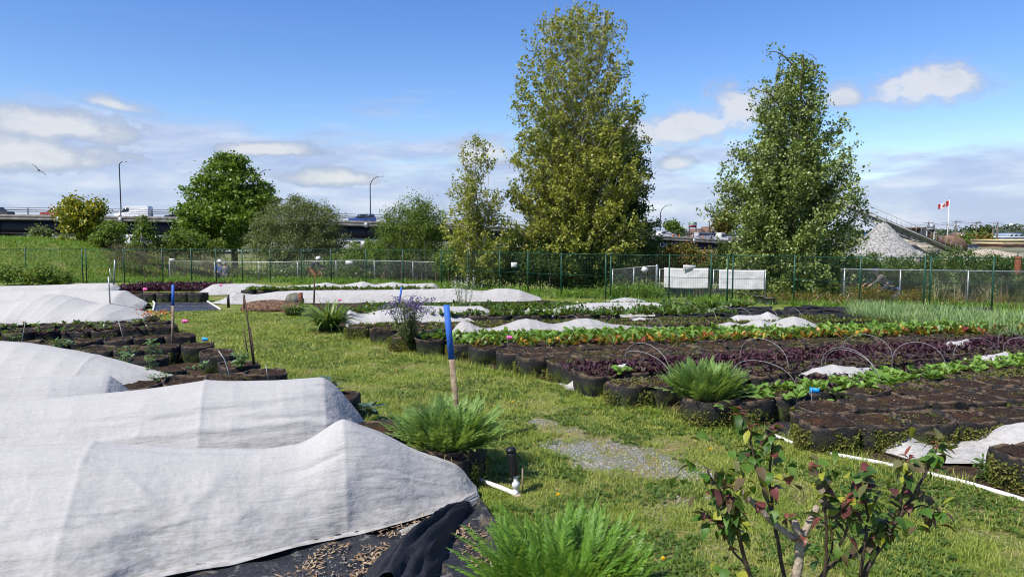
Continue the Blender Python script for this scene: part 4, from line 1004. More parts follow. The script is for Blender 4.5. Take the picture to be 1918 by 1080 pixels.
flowering('marigold', 'low orange and white flowers at the right end of the humped cover', 'flowering plant', P(287, 601, .3), 0.22, 14, 0.30, 'grey_leaf', 'fl_orange', 5, 0.05, 8)
# dandelions on the lawn
M['dand'] = simple('dandelion_yellow', (0.75, 0.50, 0.01), (0.65, 0.38, 0.01), 30, 0.7)
d0 = thing('dandelion', 'yellow dandelion flower open in the grass of the lawn', 'dandelion', (0, 0, 0), 0, 'dandelions on the lawn')
g = MB(); a = RNG.uniform(0, 6.28, 40); blades(g, np.tile([0, 0, 0.055], (40, 1)), a, RNG.uniform(0.0, 1.4, 40), np.full(40, 0.02), np.full(40, 0.007), np.full(40, 0.3), [0.6, 1, 0.5]); g.build('flower', M['dand'], d0)
MB().tube([[0, 0, 0], [0.004, 0, 0.03], [0, 0, 0.056]], 0.003, 5).build('stem', M['stem'], d0)
dd = [(1110, 762), (795, 728), (1045, 937), (1157, 1008), (1767, 972), (912, 705), (900, 655), (690, 655), (852, 848), (1012, 668), (1390, 905), (960, 760), (742, 700), (1242, 1060), (655, 690), (1330, 850), (560, 640), (510, 612)]
for i, (a, b) in enumerate(dd):
    if i == 0: d0.location = P(a, b).tolist()
    else: dup(d0, P(a, b), RNG.uniform(0, 6))

# ------------------------------------------------------------------ stakes, flags, hoops, pipes
def stake(label, top, mid, bot, y, w=0.045, mpaint='blue_paint', mwood='wood', hgt=None):
    a, b, c = D(top[0], top[1], y), D(mid[0], mid[1], y), D(bot[0], bot[1], y)
    t = thing('garden_stake', label, 'stake', c); o = np.array(c)
    MB().beam(c - o, b - o, w, w * 0.6, (0, 1, 0)).build('shaft', M[mwood], t)
    u = (a - b) / np.linalg.norm(a - b)
    MB().beam(b - o + u * 0.001, a - o, w * 1.04, w * 0.64, (0, 1, 0)).build('painted_top', M[mpaint], t)
    return t
stake('tall wooden stake with a long blue painted top behind the big fern clump', (836, 571), (846, 672), (863, 856), 7.75, 0.062)
stake('wooden stake with a blue painted top rising from the left beds', (324, 533), (324, 572), (323, 648), 13.7, 0.043)
def rod(name, label, a, b, y, r, m, cat='stake', group=None):
    p0, p1 = D(a[0], a[1], y), D(b[0], b[1], y)
    o = MB().tube([p1 - p1, (p0 - p1) * 0.5 + [0.003, 0, 0], p0 - p1], r, 6).build(name, M[m], loc=p1.tolist()); return tag(o, label, cat, group)
DS = 'dark rods by the bean plant'
rod('garden_rod', 'longest dark rod of the three leaning above the left beds', (457, 551), (475, 685), 11.3, 0.012, 'dark_rod', group=DS)
rod('garden_rod', 'shorter dark rod left of the longest one in the left beds', (456, 617), (465, 668), 11.4, 0.010, 'dark_rod', group=DS)
rod('garden_rod', 'straight shorter dark rod right of the longest one in the left beds', (468, 612), (477, 683), 11.2, 0.011, 'dark_rod', group=DS)
rod('garden_rod', 'thin grey rod stuck through the flat topped cover at left', (203, 518), (206, 568), 18.0, 0.018, 'galv')
rod('pole', 'thin pale pole standing behind the farthest left cover', (215, 487), (213, 533), 25.5, 0.025, 'galv', 'pole')
rod('garden_rod', 'thin tilted grey rod beside the pale pole at far left', (205, 503), (210, 531), 25.0, 0.016, 'galv')
rod('garden_rod', 'dark blue rod leaning in front of the long central cover', (752, 538), (747, 574), 20.2, 0.03, 'blue_paint')
rod('garden_rod', 'dark rod with a blue tip standing by the red brown post', (589, 523), (588, 570), 20.5, 0.025, 'dark_rod')
rod('garden_rod', 'short black rod before the grey end of the central cover', (427, 553), (428, 576), 20.8, 0.04, 'black_plastic')
rod('garden_rod', 'thin dark rod beside the brown mulch slab', (456, 554), (457, 578), 21, 0.02, 'dark_rod')
pb = D(563, 572, 21.0); pt = D(563, 548, 21.0)
t = thing('short_post', 'short red brown post beside the boulder', 'post', pb)
MB().beam([0, 0, 0], pt - pb, 0.11, 0.10).build('shaft', M['rust'], t); MB().box((0.05, -0.02, 0.18), (0.10, 0.08, 0.06)).build('bracket', M['dark_rod'], t)
def flag(px, py, y, col, label, s=0.09):
    c = D(px, py, y); base = np.array([c[0], c[1], 0.02]); z = c[2]
    t = thing('marker_flag', label, 'marker flag', base)
    MB().tube([[0, 0, 0], [0.01, 0, z * 0.5], [0, 0, z + s * 0.4]], 0.0025, 5).build('wire', M['wire'], t)
    k = 7; u = np.linspace(0, 1, k); G = np.stack([np.stack([u * s * 1.2 - s * 0.2, np.sin(u * 5) * 0.015, np.full(k, z - s * 0.4) + u * 0.012], 1), np.stack([u * s * 1.2 - s * 0.2, np.sin(u * 5 + 0.6) * 0.018, np.full(k, z + s * 0.4) - u * 0.008], 1)])
    o = MB().grid(G).build('flag', col, t, smooth=True); o.modifiers.new('thickness', 'SOLIDIFY').thickness = 0.002
M['pink'] = simple('pink_plastic', (0.80, 0.12, 0.38), (0.7, 0.08, 0.3), 30, 0.5)
M['cyan'] = simple('blue_plastic', (0.02, 0.30, 0.72), (0.015, 0.24, 0.6), 30, 0.5)
M['mint'] = simple('pale_green_plastic', (0.5, 0.68, 0.6), (0.4, 0.58, 0.5), 30, 0.5)
flag(343, 603, 17.0, M['pink'], 'pink marker flag on the lawn beyond the blue topped stake', 0.12)
flag(380, 637, 13.8, M['cyan'], 'blue marker flag at the edge of the left beds', 0.10)
flag(320, 606, 17.3, M['mint'], 'pale green marker flag beside the left blue topped stake', 0.10)
flag(951, 634, 13.0, M['pink'], 'pink marker flag in the bright green mustard row', 0.09)
flag(1520, 734, 8.9, M['cyan'], 'blue marker flag by the front bags at right', 0.10)
flag(269, 543, 22.0, M['pink'], 'pink marker flag before the dark red plants at far left', 0.12)
flag(634, 563, 19.5, M['pink'], 'tiny pink marker flag against the central cover', 0.09)
flag(412, 535, 24.0, M['pink'], 'tiny pink marker flag before the scalloped far cover', 0.09)
def hoop(p0, ap, p1, label, r=0.006, z=0.3):
    a, b = P(p0[0], p0[1], z), P(p1[0], p1[1], z); mid = (a + b) / 2
    c = D(ap[0], ap[1], mid[1]); th = np.linspace(math.pi, 0, 19)
    pts = mid + np.cos(th)[:, None] * (b - a) / 2 + np.sin(th)[:, None] ** 0.85 * (c - mid)
    pts = np.vstack([a - [0, 0, 0.15], pts, b - [0, 0, 0.15]])
    tag(MB().tube(pts - a, r, 6).build('wire_hoop', M['wire'], loc=a.tolist(), smooth=True), label, 'hoop', 'bare wire hoops over the crops')
HP = [((1169, 679), (1204, 659), (1258, 706), 'lower of two wire hoops over the purple mustard, left of the round fern', 8),
      ((1171, 676), (1209, 643), (1254, 700), 'taller of two wire hoops over the purple mustard, left of the round fern', 8),
      ((1375, 706), (1420, 675), (1491, 722), 'wire hoop just right of the round fern, over the dark lettuce', 7),
      ((1387, 668), (1428, 634), (1477, 688), 'wire hoop behind the round fern over the bare soil and purple row', 7),
      ((1538, 690), (1585, 651), (1641, 712), 'outer hoop of the pair arching over the fleece scrap', 7),
      ((1546, 686), (1590, 656), (1649, 716), 'inner hoop of the pair arching over the fleece scrap', 7),
      ((1671, 684), (1717, 640), (1772, 689), 'wire hoop between the fleece scrap pair and the right edge scrap', 7),
      ((1580, 655), (1621, 626), (1671, 666), 'far wire hoop over the purple row beside the yellow chard', 6),
      ((1787, 670), (1824, 633), (1870, 663), 'wire hoop arching before the leek patch at right', 6),
      ((1881, 664), (1920, 632), (1985, 676), 'wire hoop cut by the right edge of the view', 6),
      ((1872, 650), (1888, 620), (1925, 652), 'small wire hoop by the leeks at the right edge', 6),
      ((1279, 580), (1291, 568), (1311, 589), 'leftmost wire hoop over the empty black bags by the gate', 9),
      ((1322, 588), (1331, 579), (1342, 600), 'low wire hoop over seedlings before the left gate banner', 9),
      ((1343, 586), (1358, 573), (1372, 589), 'wire hoop over the empty bags below the gap of the gate', 9),
      ((1375, 586), (1388, 577), (1406, 590), 'wire hoop over the empty bags below the right gate banner', 9),
      ((1434, 588), (1443, 578), (1458, 598), 'wire hoop right of the small fleece peak', 9),
      ((1478, 590), (1488, 577), (1502, 596), 'wire hoop at the right end of the empty black bags', 9),
      ((1060, 600), (1072, 590), (1086, 604), 'wire hoop over the middle seedling row behind the creamy cover', 9),
      ((1215, 612), (1228, 596), (1240, 616), 'wire hoop at the tail of the creamy cover', 8)]
for a, b, c, lab, r in HP: hoop(a, b, c, lab, 0.0028 + r * 0.0001)
def bent(label, pts, z0, r=0.007):
    q = [P(pts[-1][0], pts[-1][1], z0)]; y = q[0][1]
    for a, b in pts[-2::-1]: q.append(D(a, b, y - 0.0))
    q = np.array(q); tag(MB().tube(q - q[0], r, 6).build('bent_wire', M['wire'], loc=q[0].tolist(), smooth=True), label, 'wire', 'bent wires in the left beds')
bent('bent white wire arching over the nearest exposed bags on the left', [(409, 656), (420, 672), (427, 692), (431, 712)], 0.3)
bent('short straight white wire at the lawn end of the nearest left bags', [(498, 683), (500, 697), (502, 712)], 0.3)
bent('bent white wire over the left bags below the humped cover', [(222, 602), (227, 618), (233, 642)], 0.3)
bent('tilted white wire among the chard seedlings at far left', [(48, 600), (44, 622), (40, 645)], 0.3)
def pipe(name, label, pts, r, m='pvc', cat='pipe', z=None):
    q = np.array([P(a, b, r + 0.004 if z is None else z) for a, b in pts])
    tt = np.linspace(0, len(q) - 1, len(q) * 5); q = np.stack([np.interp(tt, np.arange(len(q)), q[:, i]) for i in range(3)], 1)
    q[:, 2] += (n2(q[:, 0], q[:, 1], 1.5, 3) - 0.5) * 0.02
    return tag(MB().tube(q - q[0], r, 10).build(name, M[m], loc=q[0].tolist(), smooth=True), label, cat)
pipe('irrigation_pipe', 'long white irrigation pipe lying along the right edge of the lawn', [(1450, 815), (1482, 829), (1567, 851), (1640, 865), (1713, 880), (1800, 901), (1918, 935), (1985, 955)], 0.021)
pipe('irrigation_hose', 'white hose curling at the left side of the black ground sheet', [(277, 557), (285, 562), (290, 568), (287, 580)], 0.03)
pipe('irrigation_hose', 'white hose running down the right side of the black ground sheet', [(374, 556), (384, 561), (395, 568), (413, 579)], 0.03)
pipe('irrigation_pipe', 'straight white pipe along the far edge of the black ground sheet', [(262, 551), (318, 551), (372, 552)], 0.035)
pipe('supply_pipe', 'short white pipe running from the gathered cover to the standpipe', [(898, 899), (930, 911), (968, 926)], 0.022)

# standpipe
sb = P(966, 926, 0)
t = thing('standpipe', 'black lagged standpipe on a white valve beside the lawn', 'standpipe', sb)
MB().lathe([(0.02, 0.0), (0.032, 0.01), (0.034, 0.03), (0.022, 0.04), (0.022, 0.07), (0.034, 0.075), (0.038, 0.10), (0.034, 0.12), (0.02, 0.13), (0.02, 0.165), (0.028, 0.17), (0.028, 0.19), (0.0, 0.19)], n=14).build('valve', M['white_paint'], t, smooth=True)
ax = D(957, 843, sb[1]) - sb; b0 = np.array([-0.006, 0, 0.185])
kk = np.linspace(0, 1, 6)[:, None]; pts = b0 + (ax - b0) * kk
MB().tube(pts, [0.036, 0.042, 0.043, 0.044, 0.045, 0.046], 14).build('lagging', M['black_plastic'], t, smooth=True)
u = unit((ax - b0)[None])[0]
MB().tube([ax - u * 0.012, ax + u * 0.006, ax + u * 0.018, ax + u * 0.03], [0.049, 0.050, 0.046, 0.03], 14).build('cap', M['black_plastic'], t, smooth=True)
MB().box((-0.045, -0.005, 0.14), (0.03, 0.02, 0.04)).build('handle', M['black_plastic'], t)
tag(MB().beam([0, 0, 0], [0.004, 0, 0.25], 0.016, 0.014).build('short_stake', M['wood'], loc=(P(978, 926, 0)).tolist()), 'short brown stake standing against the standpipe', 'stake')
sv = MB(); RS = RNG.normal(0, 1, (5, 3))
M['stone'] = simple('grey_stone', (0.34, 0.32, 0.29), (0.20, 0.19, 0.17), 6, 0.9, bmp=0.6)
M['dark_stone'] = simple('mossy_dark_stone', (0.20, 0.19, 0.16), (0.08, 0.09, 0.05), 5, 0.95, bmp=0.8)
def rock(name, label, c, r, m, seed, cat='rock'):
    n, k = 20, 12; th = np.linspace(0.02, math.pi - 0.02, k); ph = np.arange(n) / n * 2 * math.pi
    S = np.stack([np.sin(th)[:, None] * np.cos(ph), np.sin(th)[:, None] * np.sin(ph), np.repeat(np.cos(th)[:, None], n, 1)], -1)
    f = 0.75 + 0.5 * fbm(S.reshape(-1, 3) * 1.6 + seed, seed, 4).reshape(k, n)
    o = MB().grid(S * f[..., None] * np.array(r), closed=True).build(name, m, smooth=True, loc=list(c)); return tag(o, label, cat)
M['bark'] = simple('brown_mulch', (0.18, 0.10, 0.062), (0.05, 0.03, 0.02), 11, 0.95, bmp=1.0, bscale=18, lo=.4, hi=.62)
c = P(505, 583, 0); rock('mulch_heap', 'low reddish brown mulch heap at the far end of the lawn', (c[0], c[1] + 0.35, 0.06), (1.0, 0.5, 0.26), M['bark'], 11, 'mulch heap')
c = P(541, 578, 0); rock('boulder', 'grey boulder beside the mulch heap and the red brown post', (c[0], c[1] + 0.6, 0.2), (0.30, 0.26, 0.28), M['dark_stone'], 12)
c = P(520, 584, 0); rock('small_rock', 'brown rock at the right foot of the mulch heap', (c[0] + 0.5, c[1] - 0.1, 0.05), (0.35, 0.25, 0.2), M['bark'], 14)
c = P(968, 928, 0); rock('small_rock', 'pale stone under the standpipe valve', (c[0], c[1] - 0.02, 0.008), (0.05, 0.04, 0.025), M['straw_stem'], 15)
rock('small_rock', 'pale pebble beneath the gathered hem of the nearest cover', P(795, 988, 0.02), (0.04, 0.03, 0.025), M['straw_stem'], 16)

# ------------------------------------------------------------------ ground sheets of black fabric
def mk_grid_fabric():
    m, t, out = newmat('gridded_ground_sheet')
    pos = t.node('ShaderNodeNewGeometry').outputs['Position']; x, y, z = t.sep(pos)
    w1 = t.math('ADD', x, t.math('MULTIPLY', t.math('SUBTRACT', t.noise(pos, 2.0), 0.5), 0.25))
    lx = t.math('LESS_THAN', t.math('FRACT', t.math('MULTIPLY', w1, 2.6)), 0.07)
    ly = t.math('LESS_THAN', t.math('FRACT', t.math('MULTIPLY', y, 0.9)), 0.06)
    l = t.math('MULTIPLY', t.math('MAXIMUM', lx, ly), t.smooth(t.noise(pos, 5.0), 0.35, 0.55))
    base = t.ramp(t.noise(pos, 5.0, 4.0), [(0.35, (0.014, 0.016, 0.022)), (0.7, (0.04, 0.043, 0.055))])
    b = pbsdf(t, t.mix(t.math('MULTIPLY', l, 0.7), base, (0.26, 0.20, 0.10, 1)), 0.5, 0, 0.4, bump(t, t.noise(pos, 6.0, 4.0), 0.4, 0.03))
    t.l.new(b.outputs[0], out.inputs[0]); return m
tag(sheet('ground_sheet', px_poly([(268, 552), (372, 552.5), (393, 566), (417, 580), (350, 584), (288, 583), (291, 570)]), 0.012, mk_grid_fabric()), 'black gridded ground sheet pegged flat at the far end of the lawn', 'ground sheet')
tag(sheet('ground_sheet', px_poly([(1405, 806), (1440, 790), (1500, 786), (1512, 800), (1500, 826), (1450, 814)]), 0.012, M['fabric']), 'black ground sheet in the gap between the front bags at right', 'ground sheet')
def rumpled(poly, z, name, label, step=0.035, amp=0.03, seed=0):
    """irregular fabric sheet with folds"""
    poly = np.asarray(poly); lo, hi = poly.min(0), poly.max(0)
    xs = np.arange(lo[0], hi[0], step); ys = np.arange(lo[1], hi[1], step); X, Y = np.meshgrid(xs, ys)
    ins = inpoly(X.ravel() + (n2(X.ravel(), Y.ravel(), 6, seed) - .5) * .1, Y.ravel(), poly).reshape(X.shape)
    r = 1 - np.abs(2 * n2(X * 1.0 + Y * 0.6, Y * 1.4 - X * .3, 2.6, seed, 3) - 1) * 2
    Z = z + np.clip(r, 0, 1) ** 2 * amp + n2(X, Y, 9, seed + 2) * 0.008
    idx = np.arange(X.size).reshape(X.shape); k = ins[:-1, :-1] & ins[1:, :-1] & ins[:-1, 1:] & ins[1:, 1:]
    Q = np.stack([idx[:-1, :-1], idx[:-1, 1:], idx[1:, 1:], idx[1:, :-1]], -1)[k]
    o = MB().add(np.stack([X, Y, Z], -1).reshape(-1, 3), Q).build(name, M['fabric'], smooth=True)
    return tag(o, label, 'ground sheet')
rumpled(px_poly([(180, 1150), (330, 1070), (640, 1000), (860, 940), (905, 950), (945, 1010), (985, 1075), (1010, 1150)]), 0.014, 'ground_sheet', 'dusty rumpled black ground sheet below the nearest cover', seed=4)
def bundle(pts, wid, hgt, name, label, seed, m='fabric'):
    pts = np.array(pts); k = 46; tt = np.linspace(0, 1, len(pts)); u = np.linspace(0, 1, k)
    C = np.stack([np.interp(u, tt, pts[:, i]) for i in range(3)], 1); ker = np.ones(7) / 7
    C = np.stack([np.convolve(np.pad(C[:, i], 3, mode='edge'), ker, 'valid') for i in range(3)], 1)
    tn = np.gradient(C[:, :2], axis=0); tn /= np.linalg.norm(tn, axis=1, keepdims=True); nr = np.stack([-tn[:, 1], tn[:, 0]], 1)
    W_ = np.interp(u, tt, wid); Hh_ = np.interp(u, tt, hgt); v = np.linspace(-1, 1, 40)
    uu, vv = np.meshgrid(u, v, indexing='ij')
    f = 1 - np.abs(2 * fbm(np.stack([uu * 2.2, vv * 3.2 + uu * 1.3, np.full_like(uu, seed)], -1).reshape(-1, 3), seed, 3).reshape(uu.shape) - 1) * 2
    lat = vv * W_[:, None] * (1 + 0.12 * f); z = np.clip(1 - np.abs(vv) ** 2.4, 0, 1) * Hh_[:, None] * (1 + 0.45 * f) + 0.01
    G = np.stack([C[:, 0:1] + nr[:, 0:1] * lat, C[:, 1:2] + nr[:, 1:2] * lat, C[:, 2:3] + z], -1)
    return tag(MB().grid(G).build(name, M[m], smooth=True), label, 'fabric')
M['shade_cloth'] = simple('black_shade_cloth', (0.022, 0.023, 0.028), (0.010, 0.010, 0.013), 30, 0.6, bmp=0.5)
bundle([P(880, 950, .05), P(838, 985, .02), P(795, 1030, .01), P(755, 1085, 0), P(725, 1150, 0)], [0.04, 0.09, 0.17, 0.24, 0.3], [0.05, 0.12, 0.16, 0.18, 0.18], 'shade_cloth', 'black cloth bundle trailing from the gathered end of the nearest cover', 5, 'shade_cloth')
bundle([P(897, 945, .03), P(915, 985, .01), P(940, 1035, 0), P(962, 1100, 0)], [0.03, 0.07, 0.10, 0.12], [0.05, 0.05, 0.04, 0.03], 'fabric_strip', 'narrow black fabric strip along the lawn edge by the nearest cover', 9)
bundle([P(893, 935, .05), P(850, 962, .03), P(800, 985, .02), P(745, 1003, .01)], [0.05, 0.06, 0.05, 0.03], [0.05, 0.05, 0.035, 0.02], 'fleece_hem', 'dirty twisted hem of fleece at the gathered end of the nearest cover', 12, 'cloth_grey')
# chips, straw and stones on the fabric
wp = px_poly([(640, 1010), (880, 950), (930, 1010), (960, 1100), (500, 1110)])
q = poly_sample(wp, 900, RNG, lambda x, y: (n2(x, y, 4, 15) > 0.47)); N = len(q); g = MB()
blades(g, np.column_stack([q, np.full(N, 0.045)]), RNG.uniform(0, 6.28, N), RNG.uniform(-0.1, 0.35, N), RNG.uniform(0.015, 0.06, N), RNG.uniform(0.006, 0.018, N), RNG.uniform(-0.3, 0.3, N), [0.6, 1, 0.5])
M['chips'] = leafmat('wood_chips', [(0.14, 0.085, 0.05), (0.27, 0.18, 0.10), (0.42, 0.32, 0.2)], 0.0, 0.9, 0.15)
kind(g.build('wood_chips', M['chips']), 'stuff')
wp = px_poly([(560, 1040), (690, 1025), (740, 1110), (540, 1120)])
q = poly_sample(wp, 170, RNG); sz = RNG.uniform(0.006, 0.017, len(q)); rot = RNG.uniform(0, 6.28, len(q))
V = np.einsum('nij,kj->nki', np.stack([np.stack([np.cos(rot), -np.sin(rot), rot * 0], 1), np.stack([np.sin(rot), np.cos(rot), rot * 0], 1), np.stack([rot * 0, rot * 0, rot * 0 + 0.8], 1)], 1), octa) * sz[:, None, None] + np.column_stack([q, np.full(len(q), 0.04)])[:, None, :]
kind(MB().add(V.reshape(-1, 3), T=(np.arange(len(q))[:, None, None] * 6 + T[None]).reshape(-1, 3)).build('pebbles', M['stone_bits']), 'stuff') if False else None
M['pebble'] = leafmat('dull_pebbles', [(0.10, 0.09, 0.08), (0.20, 0.18, 0.155), (0.30, 0.27, 0.23)], 0.0, 0.9, 0.2)
T8 = np.array([[0, 1, 4], [1, 2, 4], [2, 3, 4], [3, 0, 4], [1, 0, 5], [2, 1, 5], [3, 2, 5], [0, 3, 5]])
kind(MB().add(V.reshape(-1, 3), T=(np.arange(len(q))[:, None, None] * 6 + T8[None]).reshape(-1, 3)).build('pebbles', M['pebble']), 'stuff')

# ------------------------------------------------------------------ rose bush in front
M['rose_leaf'] = leafmat('rose_leaves', [(0.03, 0.075, 0.012), (0.05, 0.12, 0.015), (0.075, 0.15, 0.02), (0.10, 0.17, 0.03), (0.12, 0.12, 0.045), (0.10, 0.07, 0.035), (0.13, 0.035, 0.035), (0.09, 0.03, 0.03), (0.26, 0.27, 0.03)], 0.22, 0.5, 0.3, interp='CONSTANT')
M['rose_stem'] = simple('dark_rose_stem', (0.075, 0.05, 0.032), (0.03, 0.022, 0.017), 25, 0.7, bmp=0.4)
M['pale_wood'] = simple('pale_dead_wood', (0.42, 0.35, 0.27), (0.26, 0.20, 0.15), 30, 0.85, bmp=0.6)
M['rose_red'] = leafmat('young_rose_shoots', [(0.16, 0.035, 0.03), (0.22, 0.06, 0.045), (0.12, 0.04, 0.03)], 0.3, 0.4, 0.4)
ROSE_Y = 3.05
rb = np.array([1.45, ROSE_Y, 0.0])
rose = thing('rose_bush', 'leggy rose bush with dark stems and maroon tinged leaves in front', 'rose bush', rb)
def rpts(px, y0, y1):
    k = len(px); return np.array([D(a, b, y0 + (y1 - y0) * i / max(1, k - 1)) for i, (a, b) in enumerate(px)]) - rb
def curve(p, n=5):
    tt = np.linspace(0, len(p) - 1, (len(p) - 1) * n + 1); q = np.stack([np.interp(tt, np.arange(len(p)), p[:, i]) for i in range(3)], 1)
    ker = np.array([0.25, 0.5, 0.25])
    for _ in range(2): q[1:-1] = 0.25 * q[:-2] + 0.5 * q[1:-1] + 0.25 * q[2:]
    return q + RNG.normal(0, 0.0022, q.shape)
root = [(1500, 1500)]
pw = MB()
for px, a, b, r0, r1 in (([(1500, 1480), (1492, 1200), (1490, 1080), (1500, 1010), (1488, 975)], 0, 0, .022, .018), ([(1494, 1030), (1505, 1000), (1524, 965), (1530, 948)], 0, .05, .018, .015), ([(1490, 1010), (1455, 985), (1420, 950), (1374, 905)], 0, -.05, .016, .010)):
    q = curve(rpts(px, ROSE_Y + a, ROSE_Y + b)); pw.tube(q, np.linspace(r0, r1, len(q)), 9)
pw.build('trunk', M['pale_wood'], rose, smooth=True)
canes = [([(1490, 1470), (1430, 1180), (1392, 1030), (1366, 950), (1350, 895)], 0.0, -.10, .014, .005), ([(1495, 1470), (1425, 1150), (1378, 985), (1362, 940), (1325, 880)], 0, -.18, .012, .004),
         ([(1498, 1470), (1480, 1150), (1452, 985), (1440, 905), (1446, 835), (1450, 800)], 0, .08, .012, .003), ([(1452, 985), (1440, 940), (1412, 870), (1405, 800), (1388, 772)], 0, .15, .008, .003),
         ([(1500, 1480), (1535, 1160), (1547, 1045), (1548, 985), (1545, 925), (1536, 880)], 0, -.05, .011, .003), ([(1500, 1470), (1520, 1110), (1555, 1052), (1604, 1040), (1640, 1000), (1662, 975)], .02, .1, .014, .006),
         ([(1505, 1480), (1590, 1160), (1625, 1060), (1655, 1010), (1700, 945), (1720, 915)], .03, .10, .018, .006), ([(1612, 1080), (1620, 1010), (1626, 960), (1615, 915), (1608, 885)], .04, .0, .008, .003),
         ([(1660, 1000), (1690, 960), (1735, 885), (1752, 850), (1758, 838)], .06, .16, .009, .003), ([(1680, 970), (1694, 920), (1698, 880), (1695, 862)], .05, -.05, .007, .003),
         ([(1555, 1050), (1580, 1012), (1590, 960), (1590, 925)], .02, .0, .007, .003), ([(1366, 950), (1352, 985), (1335, 975), (1322, 955)], -.05, -.12, .004, .002), ([(1390, 1020), (1375, 985), (1352, 985)], -.03, -.1, .004, .002),
         ([(1400, 1060), (1370, 1030), (1360, 990), (1350, 960)], 0.02, .12, .006, .002), ([(1690, 960), (1730, 945), (1765, 965)], .08, .02, .005, .002), ([(1508, 1160), (1560, 1030), (1555, 990), (1572, 960)], .1, .2, .006, .002)]
sm_ = MB(); lb = MB(); B, A, LL = [], [], []
for i, (px, a, b, r0, r1) in enumerate(canes):
    q = curve(rpts(px, ROSE_Y + a, ROSE_Y + b)); sm_.tube(q, np.linspace(r0, r1, len(q)), 7)
    n = len(q); cnt = 26 if i < 11 else 12
    f = RNG.uniform(0.55 if i != 5 else 0.7, 1.0, cnt) * (n - 1)
    B.append(np.stack([np.interp(f, np.arange(n), q[:, j]) for j in range(3)], 1))
    for p in B[-1]:                                             # little leaf stalks
        pass
for px, y, s_, cnt in (((1320, 878), -.15, .05, 7), ((1345, 905), -.15, .06, 9), ((1385, 885), -.1, .05, 8), ((1425, 900), 0, .06, 7), ((1365, 945), -.1, .05, 6), ((1520, 895), 0, .05, 6), ((1600, 900), 0, .06, 8), ((1660, 930), .05, .07, 9), ((1710, 905), .1, .07, 8), ((1745, 975), .05, .03, 3), ((1720, 985), .05, .03, 3), ((1580, 1015), 0, .05, 5), ((1440, 860), .1, .04, 4), ((1350, 1060), 0, .06, 6), ((1750, 860), .15, .05, 6), ((1640, 985), 0.05, .05, 5), ((1545, 1030), 0, .05, 3)):
    B.append(D(px[0], px[1], ROSE_Y + y) - rb + RNG.normal(0, s_, (int(cnt * 1.7), 3)))
B = np.vstack(B); n = len(B); az = RNG.uniform(0, 6.28, n)
blades(lb, B, az, RNG.uniform(-0.7, 0.9, n), RNG.uniform(0.05, 0.10, n), RNG.uniform(0.030, 0.056, n), RNG.uniform(0.2, 2.0, n), [0.05, 0.10, 0.72, 1.0, 0.88, 0.5, 0.04], 0.16, RNG.normal(0, 0.5, n))
sm_.build('stem', M['rose_stem'], rose, smooth=True); lb.build('leaves', M['rose_leaf'], rose, smooth=True)
g = MB(); q = np.vstack([np.tile(D(a, b, ROSE_Y + c) - rb, (8, 1)) for a, b, c in ((1385, 772, .15), (1404, 800, .12), (1450, 802, .08), (1758, 838, .16), (1475, 968, -.05), (1508, 1010, -.05), (1600, 930, 0), (1335, 965, -.1), (1520, 880, -.05), (1700, 865, 0))])
n = len(q); blades(g, q + RNG.normal(0, .008, q.shape), RNG.uniform(0, 6.28, n), RNG.uniform(-0.4, 1.2, n), RNG.uniform(0.03, 0.065, n), RNG.uniform(0.012, 0.022, n), RNG.uniform(0.2, 1.5, n), [0.1, 0.8, 1.0, 0.6, 0.05], 0.2)
kind(g.build('shoots', M['rose_red'], rose, smooth=True), 'stuff')
# ------------------------------------------------------------------ trees and shrubs
M['cotton'] = leafmat('cottonwood_leaves', [(0.13, 0.16, 0.016), (0.23, 0.265, 0.030), (0.33, 0.35, 0.050), (0.42, 0.40, 0.10)], 0.38, 0.5, 0.4, tcol=(0.32, 0.34, 0.03))
M['cotton_b'] = leafmat('green_cottonwood_leaves', [(0.085, 0.135, 0.025), (0.16, 0.225, 0.045), (0.25, 0.31, 0.08), (0.36, 0.40, 0.17)], 0.34, 0.45, 0.5, tcol=(0.25, 0.34, 0.03))  # palest stop paints white highlights into the colour of some silvery leaves
M['maple'] = leafmat('maple_leaves', [(0.055, 0.12, 0.012), (0.12, 0.20, 0.02), (0.21, 0.29, 0.035)], 0.30, 0.45, 0.4, tcol=(0.25, 0.36, 0.03))
M['willow'] = leafmat('willow_leaves', [(0.08, 0.11, 0.035), (0.14, 0.175, 0.06), (0.21, 0.235, 0.095)], 0.22, 0.5, 0.4)
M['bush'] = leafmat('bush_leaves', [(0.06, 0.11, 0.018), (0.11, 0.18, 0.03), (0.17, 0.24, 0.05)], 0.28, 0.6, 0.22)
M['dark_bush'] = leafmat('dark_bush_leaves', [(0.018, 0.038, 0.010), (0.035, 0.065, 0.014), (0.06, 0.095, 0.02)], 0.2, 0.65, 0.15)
M['hedge'] = leafmat('bramble_leaves', [(0.03, 0.065, 0.012), (0.06, 0.11, 0.018), (0.10, 0.16, 0.03)], 0.25, 0.42, 0.45)
M['orange_bush'] = leafmat('tinged_bush_leaves', [(0.05, 0.085, 0.015), (0.10, 0.13, 0.02), (0.22, 0.15, 0.03), (0.24, 0.10, 0.03)], 0.28, 0.5)
M['laburnum'] = leafmat('laburnum_leaves', [(0.05, 0.10, 0.012), (0.09, 0.15, 0.02), (0.36, 0.32, 0.02), (0.45, 0.40, 0.03)], 0.3, 0.5, tcol=(0.4, 0.4, 0.02))
M['brush'] = leafmat('brown_brush', [(0.10, 0.075, 0.05), (0.16, 0.125, 0.085), (0.13, 0.13, 0.06)], 0.15, 0.8, 0.2)
M['pale_bark'] = simple('pale_birch_bark', (0.50, 0.47, 0.40), (0.22, 0.19, 0.15), 5, 0.8, bmp=0.4)
M['brown_bark'] = simple('brown_bark', (0.13, 0.10, 0.075), (0.06, 0.045, 0.033), 7, 0.9, bmp=0.6)

